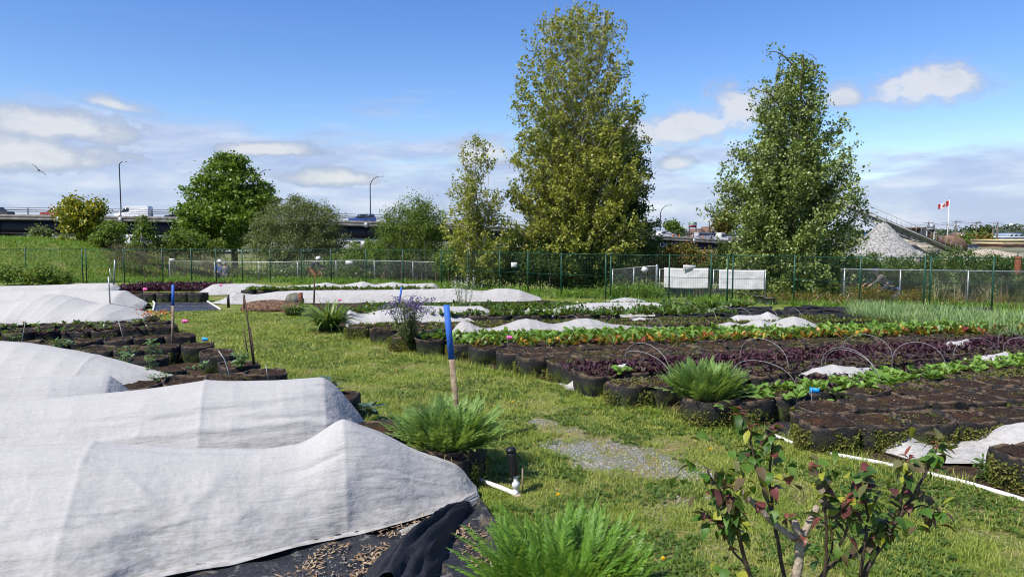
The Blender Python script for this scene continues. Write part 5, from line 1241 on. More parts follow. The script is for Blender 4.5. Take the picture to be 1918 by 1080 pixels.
def gz1(x, y): return float(gz(np.array([x]), np.array([y]))[0])
def foot(px, y):
    x = (px - 959) / FPX * y * 1.0
    x = D(px, 480, y)[0]
    return np.array([x, y, gz1(x, y)])
def column_tree(name, label, cat, px, y, top_py, prof, stems, nbr, per, leaf, m, bark, spread=0.28, rise=1.0, t0=0.06, group=None, seed=1, trunk_r=0.13, top_whips=0, cx=0.0, dens_top=1.0, long_b=(), low_bias=1.3, low_dens=1.9):
    """several leaders with ascending branches; prof: list of (py, half width in px) of the outline"""
    rng = np.random.default_rng(seed)
    b = foot(px, y); top = D(px, top_py, y); H = top[2] - b[2]
    pz = np.array([(D(px, a, y)[2] - b[2]) / H for a, _ in prof]); pw = np.array([w * y / FPX for _, w in prof])
    o = np.argsort(pz); pz, pw = pz[o], pw[o]
    def R(t): return np.interp(t, pz, pw)
    t = thing(name, label, cat, b, 0, group)
    tr = MB(); C = []; W = []
    leaders = []
    for s in range(stems):
        a = s / stems * 6.283 + rng.uniform(0, 0.8); h = H * (1.0 if s == 0 else rng.uniform(0.72, 0.98))
        lean = 0.0 if s == 0 else R(0.6) * rng.uniform(0.25, 0.6)
        tt = np.linspace(0, 1, 12)
        pts = np.stack([math.cos(a) * lean * tt ** 0.8 + cx * tt, math.sin(a) * lean * tt ** 0.8, h * tt], 1)
        pts[:, :2] += rng.normal(0, 0.05, (12, 2)) * tt[:, None]
        if s: pts[:, :2] += np.array([math.cos(a), math.sin(a)]) * 0.18
        tr.tube(pts, trunk_r * (1.0 if s == 0 else 0.7) * (1 - tt * 0.93), 7); leaders.append((pts, h))
    for i in range(nbr):
        pts, h = leaders[i % stems]
        f = t0 + (1 - t0) * (i + rng.random()) / nbr
        f = f ** low_bias
        z = f * h; o_ = np.array([np.interp(z, pts[:, 2], pts[:, j]) for j in range(3)])
        a = i * 2.39996 + rng.uniform(-.4, .4)
        reach = R(min(1, (z + 0.10 * H) / H)) * rng.uniform(0.45, 1.15)
        if reach < 0.12: reach = 0.12
        k = 6; s_ = np.linspace(0, 1, k)
        if f < 0.3: reach = max(reach, R(0.3) * rng.uniform(0.5, 1.1))
        up = reach * (rise if f > 0.35 else rise * (0.25 + 2.1 * f)) * rng.uniform(0.7, 1.3) + 0.25
        br = o_ + np.stack([math.cos(a) * reach * s_, math.sin(a) * reach * s_, up * s_ ** 1.15], 1)
        off = np.array([o_[0] - cx * f, o_[1], 0]) * 0.7; br[:, :2] -= off[:2] * s_[:, None] * 0.8
        br += rng.normal(0, 0.04, br.shape) * s_[:, None]
        rb_ = np.hypot(br[:, 0] - cx * br[:, 2] / H, br[:, 1]); over = np.nonzero((rb_ > R(np.clip(br[:, 2] / H, 0, 1)) * 1.05 + 0.1) | (br[:, 2] > H * 0.99))[0]
        if len(over) and over[0] >= 2:                     # keep every twig inside the leafy outline
            cut = (over[0] - 0.5) / (k - 1); br = np.stack([np.interp(s_ * cut, s_, br[:, j]) for j in range(3)], 1)
        tr.tube(br, np.linspace(0.035, 0.007, k) * (1.15 - f * 0.6) * (trunk_r / 0.13), 4, cap=False)
        ln = np.linalg.norm(br[-1] - br[0])
        n = max(3, int(per * (0.35 + ln) * (dens_top if f > 0.55 else (low_dens if f < 0.48 else 1.0))))
        q = rng.beta(1.5, 1.0, n); base = np.stack([np.interp(q, s_, br[:, j]) for j in range(3)], 1)
        # side twigs carry the leaves in small tufts
        ntw = max(3, n // 9); tw = rng.normal(0, 1, (ntw, 3)) * spread * [1, 1, 0.8] * (0.35 + 0.65 * min(1, ln)); tw[:, 2] += 0.06
        idx = rng.integers(0, ntw, n); qq = np.interp(idx, np.arange(ntw), np.sort(rng.beta(1.5, 1.0, ntw)))
        base = np.stack([np.interp(qq, s_, br[:, j]) for j in range(3)], 1)
        C.append(base + tw[idx] * rng.uniform(0.3, 1.1, (n, 1)) + rng.normal(0, 0.075, (n, 3)))
    for i in range(top_whips):
        a = rng.uniform(0, 6.28); r = R(0.9) * rng.uniform(0.1, 0.9); z0 = H * rng.uniform(0.82, 0.93); hh = min(H * rng.uniform(0.06, 0.12), H * 0.995 - z0)
        w_ = np.stack([np.full(5, math.cos(a) * r + cx), np.full(5, math.sin(a) * r), z0 + hh * np.linspace(0, 1, 5)], 1); tr.tube(w_, np.linspace(.016, .005, 5), 4, cap=False)
        n = int(per * 0.9); q = rng.random(n); C.append(np.stack([np.full(n, w_[0, 0]), np.full(n, w_[0, 1]), z0 + hh * q], 1) + rng.normal(0, 0.06, (n, 3)))
    for (px2, py2, n) in long_b:                       # single long side branches that break the outline
        e = D(px2, py2, y) - b; s_ = np.linspace(0, 1, 7); st = np.array([cx * 0.5, 0, max(0.3, e[2] - abs(e[0]) * 0.55)])
        br = st + (e - st) * s_[:, None] + np.array([0, 0, 0.25]) * np.sin(s_ * 3.14)[:, None]; tr.tube(br, np.linspace(.04, .008, 7), 4, cap=False)
        q = rng.beta(1.6, 0.9, n); C.append(np.stack([np.interp(q, s_, br[:, j]) for j in range(3)], 1) + rng.normal(0, 0.17, (n, 3)))
    nl = len(long_b); C_main = np.vstack(C[:len(C) - nl] if nl else C)
    zt_ = C_main[:, 2] / H; rr = np.hypot(C_main[:, 0] - cx * zt_, C_main[:, 1])
    lim = R(np.clip(zt_, 0, 1)) * (1.0 + 0.55 * fbm(np.stack([np.arctan2(C_main[:, 1], C_main[:, 0]) * 2.2, zt_ * 14, zt_ * 0 + seed], 1), seed, 2))
    C_main = C_main[(rr < lim) & (zt_ < 1.0)]
    C = np.vstack([C_main] + C[len(C) - nl:]) if nl else C_main
    C = C[C[:, 2] > 0.12]
    g = MB(); leafcloud(g, C, leaf, rng, 0.35, 0.75, hang=0.3)
    tr.build('trunk', M[bark], t, smooth=True); g.build('crown', M[m], t)
    return t
def clump_tree(name, label, cat, px, y, masses, n_cl, per, leaf, m, bark, cl_r=0.32, trunk=None, group=None, seed=1, aspect=0.65, shell=0.62, fill=0.16, hang=0.1, sticks=0, spiky=0.0, lump=0.25, flat=0.75):
    """crown of leaf clumps over a set of masses given as (px, py, half width px, half height px, dy)"""
    rng = np.random.default_rng(seed); b = foot(px, y)
    t = thing(name, label, cat, b, 0, group); C = []; tips = []
    vol = [w * h for (_, _, w, h, _) in masses]; tot = sum(vol)
    for (cx, cy, w, h, dy), v in zip(masses, vol):
        c = D(cx, cy, y + dy) - b; rx = w * (y + dy) / FPX; rz = h * (y + dy) / FPX; ry = rx * 0.85
        n = max(4, int(n_cl * v / tot)); d = unit(rng.normal(size=(n, 3)))
        r = np.where(rng.random(n) < fill, rng.uniform(0.25, shell, n), rng.uniform(shell, 1.0, n))
        r = r * (1 + (fbm(d * 2.1 + seed + cx * 0.01, seed, 2) - 0.5) * 2 * lump)
        q = c + d * r[:, None] * np.array([rx, ry, rz]); tips.append(q)
    tips = np.vstack(tips); tips = tips[tips[:, 2] > 0.05]
    n = len(tips)
    rr = cl_r * rng.uniform(0.6, 1.35, n)
    k = np.maximum(3, (per * rng.uniform(0.5, 1.5, n)).astype(int)); idx = np.repeat(np.arange(n), k)
    off = rng.normal(0, 0.5, (len(idx), 3)) * [1, 1, flat]
    if spiky: off[:, 2] += np.abs(rng.normal(0, spiky, len(idx)))
    C = tips[idx] + off * rr[idx][:, None]
    C = C[C[:, 2] > 0.03]
    g = MB(); leafcloud(g, C, leaf, rng, 0.4, aspect, hang=hang)
    tr = MB()
    if trunk:
        pts = np.array([D(a, c_, y) - b for a, c_ in trunk]); pts[0, 2] = -0.1
        tr.tube(pts, np.linspace(trunk_w(y) , 0.05, len(pts)), 8)
        st = pts
    else: st = np.array([[0, 0, -0.05], [0, 0, max(0.2, tips[:, 2].mean() * 0.5)]])
    for i in rng.choice(n, min(n, sticks or max(8, n // 7)), replace=False):
        e = tips[i]; f = rng.uniform(0.3, 1.0) if trunk else rng.uniform(0, 0.5)
        s0 = np.array([np.interp(f, np.linspace(0, 1, len(st)), st[:, j]) for j in range(3)])
        if s0[2] > e[2] and trunk: s0 = st[len(st) // 2]
        if not trunk: s0 = np.array([e[0] + rng.normal(0, 0.25), e[1] + rng.normal(0, 0.25), -0.05])
        md = (s0 + e) / 2 + [0, 0, 0.12 * np.linalg.norm(e - s0)] + rng.normal(0, 0.1, 3)
        tr.tube([s0, md, e], [0.045, 0.025, 0.008] if trunk else [0.022, 0.014, 0.006], 4, cap=False)
    o_ = tr.build('trunk' if trunk else 'stems', M[bark], t, smooth=True); g.build('crown', M[m], t)
    if not trunk: kind(o_, 'stuff')
    return t
def trunk_w(y): return 0.28
column_tree('cottonwood', 'tallest cottonwood with several pale stems rising over the middle of the fence', 'tree', 1078, 33.5, 4,
            [(4, 8), (30, 55), (60, 76), (110, 98), (160, 114), (220, 120), (270, 118), (330, 128), (400, 136), (460, 136), (520, 125)], 9, 440, 40, 0.125, 'cotton', 'pale_bark', 0.20, 1.15, 0.06, seed=3, trunk_r=0.12, top_whips=30, dens_top=0.62)
column_tree('cottonwood', 'glossy green cottonwood standing right of the white gate banners', 'tree', 1478, 28.5, 102,
            [(102, 8), (135, 44), (180, 66), (240, 82), (290, 98), (335, 118), (380, 126), (430, 126), (480, 122), (525, 110)], 6, 330, 52, 0.120, 'cotton_b', 'brown_bark', 0.22, 0.8, 0.02, seed=4, trunk_r=0.11, top_whips=12, long_b=((1318, 392, 420), (1340, 400, 300), (1345, 345, 300), (1372, 285, 280), (1400, 165, 90), (1436, 98, 60)))
column_tree('cottonwood', 'young slender cottonwood with a thin open top left of the tallest one', 'tree', 893, 31.5, 243,
            [(243, 4), (275, 26), (320, 42), (370, 52), (420, 58), (470, 66), (520, 62)], 5, 150, 28, 0.11, 'cotton', 'pale_bark', 0.16, 1.3, 0.05, seed=5, trunk_r=0.06, top_whips=5, dens_top=0.6)
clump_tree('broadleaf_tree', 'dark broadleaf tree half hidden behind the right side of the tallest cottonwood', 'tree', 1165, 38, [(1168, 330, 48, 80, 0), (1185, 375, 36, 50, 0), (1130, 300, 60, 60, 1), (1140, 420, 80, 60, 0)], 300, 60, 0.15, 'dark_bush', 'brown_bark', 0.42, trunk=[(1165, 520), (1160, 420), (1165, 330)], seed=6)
clump_tree('understory_bush', 'broad dark bush under the right side of the tallest cottonwood', 'bush', 1180, 35.5, [(1185, 440, 55, 44, 0), (1150, 490, 80, 48, 0), (1215, 495, 40, 40, 0)], 260, 60, 0.13, 'bush', 'brown_bark', 0.36, seed=7)
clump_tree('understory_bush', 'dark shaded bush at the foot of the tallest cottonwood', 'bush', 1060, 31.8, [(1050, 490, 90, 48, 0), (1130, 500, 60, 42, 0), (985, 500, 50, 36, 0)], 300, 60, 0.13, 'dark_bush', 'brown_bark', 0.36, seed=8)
clump_tree('understory_bush', 'leafy bush at the foot of the young slender cottonwood', 'bush', 890, 34.5, [(880, 480, 55, 45, 0), (940, 490, 50, 45, 0), (845, 495, 30, 30, 0)], 220, 60, 0.12, 'bush', 'brown_bark', 0.34, seed=9)
clump_tree('maple', 'big rounded maple with deep green leaves before the bridge', 'tree', 437, 54, [(425, 330, 48, 42, 0), (400, 365, 55, 38, 0.5), (455, 365, 52, 40, -0.5), (385, 400, 58, 34, 0), (440, 405, 60, 36, -1), (488, 385, 36, 36, 0.5), (375, 432, 45, 24, 0), (430, 440, 50, 28, 0), (428, 304, 26, 20, 0)], 620, 46, 0.25, 'maple', 'brown_bark', 0.55, trunk=[(440, 500), (438, 440), (432, 380), (428, 320)], seed=10, lump=0.35, flat=0.5, fill=0.1)
clump_tree('laburnum', 'yellow blossomed laburnum on the shoulder of the green mound', 'tree', 160, 53, [(150, 410, 44, 30, 0), (135, 400, 26, 22, 0), (175, 400, 20, 20, 0), (160, 440, 42, 26, 0), (132, 386, 6, 14, 0), (187, 384, 6, 14, 0)], 170, 42, 0.22, 'laburnum', 'brown_bark', 0.45, seed=11, spiky=0.5)
clump_tree('shrub', 'dark green shrub just right of the yellow laburnum', 'shrub', 203, 51, [(205, 440, 28, 30, 0), (190, 455, 26, 20, 0)], 90, 45, 0.18, 'bush', 'brown_bark', 0.4, seed=12)
clump_tree('sapling', 'slim green sapling between the laburnum and the maple', 'tree', 268, 49, [(265, 425, 16, 22, 0), (268, 450, 24, 18, 0), (262, 470, 22, 16, 0)], 70, 40, 0.18, 'bush', 'pale_bark', 0.38, trunk=[(270, 500), (267, 450), (264, 415)], seed=13)
clump_tree('willow', 'large domed grey green willow right of the maple', 'tree', 560, 45.5, [(560, 440, 98, 64, 0), (545, 410, 66, 44, 0), (590, 430, 62, 54, 0), (505, 460, 54, 36, 0), (615, 465, 42, 34, 0), (548, 380, 14, 18, 0)], 640, 62, 0.13, 'willow', 'brown_bark', 0.36, seed=14, aspect=0.4, sticks=60, lump=0.18)
clump_tree('willow', 'bushy green willow with upright shoots left of the young cottonwood', 'tree', 775, 41.5, [(770, 440, 68, 50, 0), (765, 410, 42, 34, 0), (805, 430, 40, 44, 0), (730, 465, 44, 36, 0), (790, 480, 60, 28, 0)], 430, 58, 0.125, 'bush', 'brown_bark', 0.34, seed=15, aspect=0.4, spiky=0.7, sticks=50)
clump_tree('shrub', 'low leafy shrub filling the gap between the two willows', 'shrub', 682, 43.5, [(680, 478, 45, 28, 0), (655, 490, 35, 22, 0), (715, 485, 35, 28, 0)], 170, 55, 0.13, 'bush', 'brown_bark', 0.34, seed=16)
clump_tree('shrub', 'rounded green shrub at the left foot of the maple', 'shrub', 345, 50, [(345, 456, 42, 26, 0), (315, 462, 28, 20, 0), (385, 465, 34, 22, 0)], 170, 50, 0.17, 'bush', 'brown_bark', 0.4, seed=17, aspect=0.5)
clump_tree('thicket', 'brown leafless brush behind the chain link fence below the maple', 'brush', 285, 45, [(270, 488, 55, 18, 0), (340, 495, 60, 18, 0), (225, 478, 36, 14, 0), (420, 500, 60, 14, 0)], 240, 40, 0.14, 'brush', 'twig', 0.36, seed=18, aspect=0.2, sticks=120, spiky=0.6)
clump_tree('shrub', 'yellow green shrub at the near foot of the green mound', 'shrub', 80, 33.0, [(78, 518, 36, 16, 0), (115, 524, 28, 12, 0), (20, 515, 24, 10, 0)], 130, 40, 0.13, 'bush', 'twig', 0.3, seed=19)
clump_tree('bramble_hedge', 'low green bramble hedge behind the chain link fence left of centre', 'hedge', 640, 43.0, [(480, 515, 70, 14, 0), (560, 512, 70, 18, 0), (640, 508, 80, 22, 0), (720, 508, 80, 24, 0), (800, 508, 70, 24, 0), (860, 508, 60, 24, 0)], 480, 48, 0.13, 'hedge', 'twig', 0.34, seed=20)
clump_tree('bramble_hedge', 'long green bramble hedge behind the cyclist and the right chain link fence', 'hedge', 1760, 33.0, [(1590, 500, 50, 26, 1), (1650, 500, 55, 24, 1), (1720, 503, 50, 22, 0), (1790, 493, 56, 28, 0), (1850, 500, 50, 24, 0), (1910, 500, 50, 22, 0), (1960, 505, 50, 24, 0), (1640, 530, 60, 22, 2), (1760, 535, 90, 24, 2), (1880, 535, 90, 24, 2)], 700, 56, 0.105, 'hedge', 'twig', 0.28, seed=21)
clump_tree('shrub', 'orange tinged shrub above the left gate banner', 'shrub', 1285, 33.5, [(1275, 478, 38, 24, 0), (1320, 490, 40, 20, 0), (1245, 500, 30, 20, 0)], 180, 50, 0.12, 'orange_bush', 'twig', 0.3, seed=22)
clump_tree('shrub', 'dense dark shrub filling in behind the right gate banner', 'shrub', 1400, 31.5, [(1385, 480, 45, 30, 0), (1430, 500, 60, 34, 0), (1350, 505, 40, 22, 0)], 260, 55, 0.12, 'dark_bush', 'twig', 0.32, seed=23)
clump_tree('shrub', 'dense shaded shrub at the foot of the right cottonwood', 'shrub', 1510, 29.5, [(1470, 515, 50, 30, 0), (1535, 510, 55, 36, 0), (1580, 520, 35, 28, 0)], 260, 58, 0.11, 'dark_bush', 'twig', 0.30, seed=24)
clump_tree('weed_patch', 'rank green weeds inside the fence left of the gate', 'weeds', 1170, 26.5, [(1130, 552, 40, 7, 0), (1175, 549, 40, 10, 0), (1215, 549, 30, 10, 0), (1090, 555, 30, 6, 0)], 170, 40, 0.085, 'mustard', 'stem', 0.2, seed=25, aspect=0.3, spiky=0.5)
clump_tree('weed_patch', 'straggly weeds with yellow tips along the fence below the cyclist', 'weeds', 1660, 23.9, [(1625, 556, 40, 12, 0), (1700, 562, 45, 10, 0), (1600, 566, 40, 8, 0), (1780, 570, 60, 8, 0), (1870, 568, 50, 10, 0)], 260, 40, 0.08, 'orange_bush', 'straw_stem', 0.2, seed=26, aspect=0.3, spiky=0.5, sticks=90)
clump_tree('weed_patch', 'dry weeds and brown stalks by the grey planters near the gate', 'weeds', 1500, 24.6, [(1480, 556, 40, 8, 0), (1540, 560, 40, 8, 0), (1570, 570, 30, 8, 0)], 110, 34, 0.08, 'orange_bush', 'straw_stem', 0.2, seed=27, aspect=0.3, sticks=40)
clump_tree('far_tree', 'small far tree standing beyond the bridge deck right of the lamp', 'tree', 1262, 170, [(1258, 424, 11, 9, 0), (1265, 432, 14, 8, 0)], 60, 34, 0.55, 'bush', 'brown_bark', 1.1, seed=28)
clump_tree('far_tree', 'brownish round far tree beside the right cottonwood beyond the bridge', 'tree', 1352, 150, [(1352, 420, 18, 16, 0), (1365, 410, 16, 16, 0)], 110, 40, 0.5, 'orange_bush', 'brown_bark', 0.9, seed=29)
# tangle of dry canes beyond the right chain link fence
for i, (pxc, n_, lab) in enumerate(((1850, 26, 'tangle of pale dry canes behind the right end of the chain link fence'), (1780, 16, 'few arching dry canes behind the chain link fence right of the cyclist'))):
    b = foot(pxc, 25.2); g = MB()
    t = thing('cane_thicket', lab, 'dry canes', b)
    for k in range(n_):
        x0 = RNG.normal(0, 0.5); a = RNG.normal(0, 0.35); h = RNG.uniform(0.5, 1.35)
        g.tube([[x0, RNG.normal(0, .2), 0], [x0 + a * 0.3, 0, h * 0.6], [x0 + a * 0.9, RNG.normal(0, .2), h]], [.010, .008, .003], 4, cap=False)
    g.build('canes', M['straw_stem'], t)
# rough grass on the mound and along the fences
M['rough'] = leafmat('rough_grass', [(0.07, 0.16, 0.012), (0.10, 0.21, 0.016), (0.14, 0.27, 0.024), (0.20, 0.29, 0.04)], 0.35, 0.55, tcol=(0.28, 0.38, 0.03))
def rough(poly, n, L, W, dens=None):
    q = poly_sample(poly, n, RNG, dens); N = len(q); g = MB()
    blades(g, np.column_stack([q, gz(q[:, 0], q[:, 1])]), RNG.uniform(0, 6.28, N), RNG.uniform(0.6, 1.5, N), RNG.uniform(*L, N), RNG.uniform(*W, N), RNG.uniform(0.2, 1.4, N), [0.9, 1, 0.6, 0.05])
    return kind(g.build('rough_grass', M['rough'], None), 'stuff')
rough([(-48, 34.5), (-17, 34.8), (-17, 40), (-22, 52), (-48, 54)], 70000, (0.12, 0.28), (0.022, 0.04))
fp = [(x_, float(fence_y(x_))) for x_ in np.linspace(-18, 24, 30)]
rough([(a, b - 1.0) for a, b in fp] + [(a, b + 6.4) for a, b in fp[::-1]], 30000, (0.10, 0.38), (0.018, 0.035), lambda x, y: 0.15 + 0.85 * (n2(x, y, 0.7, 51) > 0.48))

# ------------------------------------------------------------------ fences
FX_PX = [51, 160, 234, 306, 360, 406, 455, 507, 566, 621, 686, 755, 827, 877, 936, 989, 1051, 1139, 1253, 1331, 1367, 1487, 1610, 1736, 1859, 1985]
def on_line(px, line):
    s = (px - 959) / FPX / (_c + (540 - 545) / FPX * _s)
    for i in range(len(line) - 1):
        a, b = line[i], line[i + 1]
        f0, f1 = a[0] - s * a[1], b[0] - s * b[1]
        if f0 * f1 <= 0:
            k = f0 / (f0 - f1); return a + (b - a) * k
    return line[-1] if abs(line[-1][0] / line[-1][1] - s) < abs(line[0][0] / line[0][1] - s) else line[0]
FPTS = np.array([on_line(p, FENCE) for p in FX_PX]); FPTS[:, 2] = 0
FPTS = np.vstack([[FENCE[0][0], FENCE[0][1], 0], FPTS])
FH = 1.66
M['mesh_wire'] = simple('weathered_mesh_wire', (0.26, 0.27, 0.28), (0.18, 0.19, 0.19), 6, 0.6)
t = thing('wire_fence', 'long dark green wire fence on slim posts enclosing the garden', 'fence', (0, 0, 0))
post0 = None
post_me = MB().tube([[0, 0, 0], [0, 0, FH * 0.5], [0, 0, FH + 0.03]], 0.027, 8).mesh('post', True); post_me.materials.append(M['green_steel'])
for i, p in enumerate(FPTS):
    for off in ((-0.09, 0.09) if i in (2, 18, 21, 24) else (0,)):
        o = bpy.data.objects.new('post', post_me); COL.objects.link(o); o.parent = t; o.location = (p[0] + off, p[1], 0)
g = MB(); mm = MB()
for a, b in zip(FPTS[:-1], FPTS[1:]):
    g.tube([a + [0, 0, FH - 0.02], (a + b) / 2 + [0, 0, FH - 0.025], b + [0, 0, FH - 0.02]], 0.014, 5)
    g.tube([a + [0, 0, FH * .52], (a + b) / 2 + [0, 0, FH * .515], b + [0, 0, FH * .52]], 0.008, 4)
    g.tube([a + [0, 0, 0.06], (a + b) / 2 + [0, 0, 0.055], b + [0, 0, 0.06]], 0.010, 4)
    L_ = np.linalg.norm(b - a); u = (b - a) / L_
    for k in range(1, int(FH / 0.10)): mm.beam(a + [0, 0, k * 0.10], b + [0, 0, k * 0.10], 0.0022, 0.0022)
    for k in range(1, int(L_ / 0.06)): mm.beam(a + u * k * 0.06 + [0, 0, 0.06], a + u * k * 0.06 + [0, 0, FH - 0.03], 0.0022, 0.0022)
g.build('rail', M['green_steel'], t, smooth=True); mm.build('wire_mesh', M['green_steel'], t)
def chainlink(label, pts, hgt, posts, rail_r=0.017, cell=0.075, wire=0.0021, name='chain_link_fence', top=None):
    """pts: world polyline (x,y), z follows the ground"""
    pts = np.array(pts, float)
    base = np.array([[p[0], p[1], gz1(p[0], p[1]) if len(p) < 3 else p[2]] for p in pts])
    t = thing(name, label, 'fence', base[0]); o = base[0]
    L = np.concatenate([[0], np.cumsum(np.linalg.norm(np.diff(base[:, :2], axis=0), axis=1))])
    def at(s, z): return np.array([np.interp(s, L, base[:, 0]), np.interp(s, L, base[:, 1]), np.interp(s, L, base[:, 2]) + z]) - o
    me = MB().tube([[0, 0, 0], [0, 0, hgt * .5], [0, 0, hgt + 0.02]], 0.022, 8).mesh('post', True); me.materials.append(M['galv'])
    for s in posts:
        p = at(s * L[-1], 0); q = bpy.data.objects.new('post', me); COL.objects.link(q); q.parent = t; q.location = p.tolist()
    ss = np.linspace(0, L[-1], max(3, int(L[-1] / 2) + 2))
    MB().tube([at(s, hgt) for s in ss], rail_r, 7).build('rail', M['galv'], t, smooth=True)
    g = MB(); n = int(L[-1] / cell)
    for sg in (1, -1):
        for k in range(-int(hgt / cell) - 1, n + 1):
            s0 = k * cell; s1 = s0 + hgt
            a0, a1 = max(s0, 0), min(s1, L[-1])
            if a1 - a0 < 0.02: continue
            z0, z1 = a0 - s0, a1 - s0
            if sg < 0: z0, z1 = hgt - z0, hgt - z1
            off = np.array([0, 0.003 * sg, 0]); g.beam(at(a0, z0 + 0.02) + off, at(a1, z1 + 0.02) + off, wire, wire)
    g.build('chain_link_mesh', M['mesh_wire'], t); return t
def linepx(pxs, ys): return [(D(a, 490, y)[0], y) for a, y in zip(pxs, ys)]
chainlink('silver chain link fence before the willows, left of centre', linepx([317, 500, 660, 850], [38.5, 39.0, 37.5, 35.0]), 1.25, np.linspace(0, 1, 8))
chainlink('short silver chain link fence between the tallest cottonwood and the gate', linepx([1148, 1230], [29.5, 27.6]), 1.25, [0, .5], 0.017)
chainlink('long silver chain link fence at right with a pale top rail before the cyclist', linepx([1575, 1700, 1827, 1990], [25.0, 24.3, 23.6, 22.8]), 1.18, [0.02, .29, .6, .97])
# gate of two leaves
GY = 26.6
def gate(pxa, pxb, label):
    a = D(pxa, 500, GY + (0.5 if pxa < 1300 else 0)); b = D(pxb, 505, GY + (0.15 if pxa < 1300 else -0.3)); a[2] = b[2] = -0.12
    t = chainlink(label, [tuple(a), tuple(b)], 1.16, [0.0, 1.0], 0.018, 0.075, 0.0021, 'chain_link_gate')
    o = a; MB().tube([[0, 0, 0.06], (b - a) * .5 + [0, 0, 0.06], b - a + [0, 0, 0.06]], 0.018, 7).build('bottom_rail', M['galv'], t, smooth=True)
    MB().tube([[0, 0, 0.6], (b - a) * .5 + [0, 0, 0.6], b - a + [0, 0, 0.6]], 0.016, 7).build('middle_rail', M['galv'], t, smooth=True)
    return t, a, b
g1, a1, b1 = gate(1236, 1331, 'left leaf of the chain link gate, carrying a banner with a paper sign')
g2, a2, b2 = gate(1337, 1434, 'right leaf of the chain link gate, its banner dappled with leaf shadow')
pg = D(1233, 500, GY + 0.5); tag(MB().lathe([(0.0, 0), (0.05, 0), (0.05, 1.33), (0.03, 1.37), (0, 1.375)], n=12).build('gate_post', M['galv'], smooth=True, loc=(pg[0] - 0.05, pg[1], -0.15)), 'thick silver gate post left of the banners', 'post')
def banner(label, pa, pb, ptop, pbot, y0, y1, seed):
    u = np.linspace(0, 1, 40); v = np.linspace(0, 1, 14); uu, vv = np.meshgrid(u, v, indexing='ij')
    A_, B_ = D(pa, (ptop + pbot) / 2, y0), D(pb, (ptop + pbot) / 2, y1)
    zt, zb = D(pa, ptop, y0)[2], D(pa, pbot, y0)[2]
    X = A_[0] + (B_[0] - A_[0]) * uu; Y = A_[1] + (B_[1] - A_[1]) * uu + (n2(uu * 4, vv * 2, 2.0, seed) - .5) * 0.05 - 0.055
    Z = zt + (zb - zt) * vv - np.sin(uu * 3.14) * 0.02
    o = MB().grid(np.stack([X, Y, Z], -1)).build('banner', M['banner'], smooth=True); o.modifiers.new('thickness', 'SOLIDIFY').thickness = 0.004
    return tag(o, label, 'banner')
M['banner'] = simple('white_banner_vinyl', (0.62, 0.61, 0.60), (0.52, 0.51, 0.49), 1.5, 0.5)
banner('blank white banner on the left gate leaf under the small paper sign', 1243, 1326, 501, 539, GY + .46, GY + .16, 1)
banner('blank white banner on the right gate leaf, dappled with leaf shadow', 1346, 1431, 505, 541, GY - .03, GY - .28, 2)
M['ink'] = simple('black_ink', (0.03, 0.03, 0.035), (0.02, 0.02, 0.025), 30, 0.7)
M['mid_ink'] = simple('faded_marker_ink', (0.16, 0.16, 0.18), (0.12, 0.12, 0.13), 30, 0.7)
M['red_ink'] = simple('dark_red_ink', (0.25, 0.03, 0.03), (0.2, 0.02, 0.02), 30, 0.7)
def text(body, parent, loc, size, m, rot=(math.pi / 2, 0, 0), name='lettering', sx=1.0):
    cu = bpy.data.curves.new(name, 'FONT'); cu.body = body; cu.size = size; cu.align_x = 'CENTER'; cu.align_y = 'CENTER'; cu.extrude = 0.002
    dg = bpy.data.objects.new(name, cu); COL.objects.link(dg); dgp = bpy.context.evaluated_depsgraph_get()
    me = bpy.data.meshes.new_from_object(dg.evaluated_get(dgp)); bpy.data.objects.remove(dg); me.materials.clear(); me.materials.append(m)
    o = bpy.data.objects.new(name, me); COL.objects.link(o); o.parent = parent; o.location = [float(k) for k in loc]; o.rotation_euler = rot; o.scale = (sx, 1, 1); return o
def paper(px, py, y, w, h, label, tilt=0.0, lines=2):
    c = D(px, py, y); t = thing('paper_sign', label, 'sign', c)
    o = MB().box((0, 0, 0), (w, 0.008, h)).build('sheet', M['white_paint'], t); o.rotation_euler = (0, tilt, 0)
    t.rotation_euler = (0, 0, 0); return t
s1 = paper(1291, 501, GY + 0.2, 0.46, 0.19, 'white paper sign hand lettered in grey above the left gate banner', 0.03)
text('FENDO!', s1, (0, -0.008, 0.015), 0.12, M['mid_ink'])
for k in (-0.16, 0.06): MB().lathe([(0, 0), (0.015, 0), (0.015, 0.004), (0, 0.004)], n=8).build('red_dot', M['red_ink'], s1, loc=(k, -0.006, -0.075)).rotation_euler = (math.pi / 2, 0, 0)
s2 = paper(654, 492, 37.2, 0.37, 0.20, 'white paper sign on the chain link fence left of centre', 0.05); M['grey_ink'] = simple('grey_ink', (0.35, 0.35, 0.37), (0.3, 0.3, 0.32), 30, 0.7)
text('~~~~', s2, (0, -0.008, 0), 0.14, M['grey_ink'])
s3 = paper(963, 496, float(fence_y(0.1)) - 0.05, 0.24, 0.20, 'white square paper sign on the green fence before the tallest cottonwood', 0.0)
text('~~\n~~', s3, (0, -0.008, 0), 0.09, M['grey_ink'])
paper(1208, 505, 27.9, 0.26, 0.19, 'blank white paper sign hanging crooked left of the gate post', 0.5)
paper(322, 486, 38.4, 0.30, 0.12, 'pale paper tag at the left end of the chain link fence', 0.0)
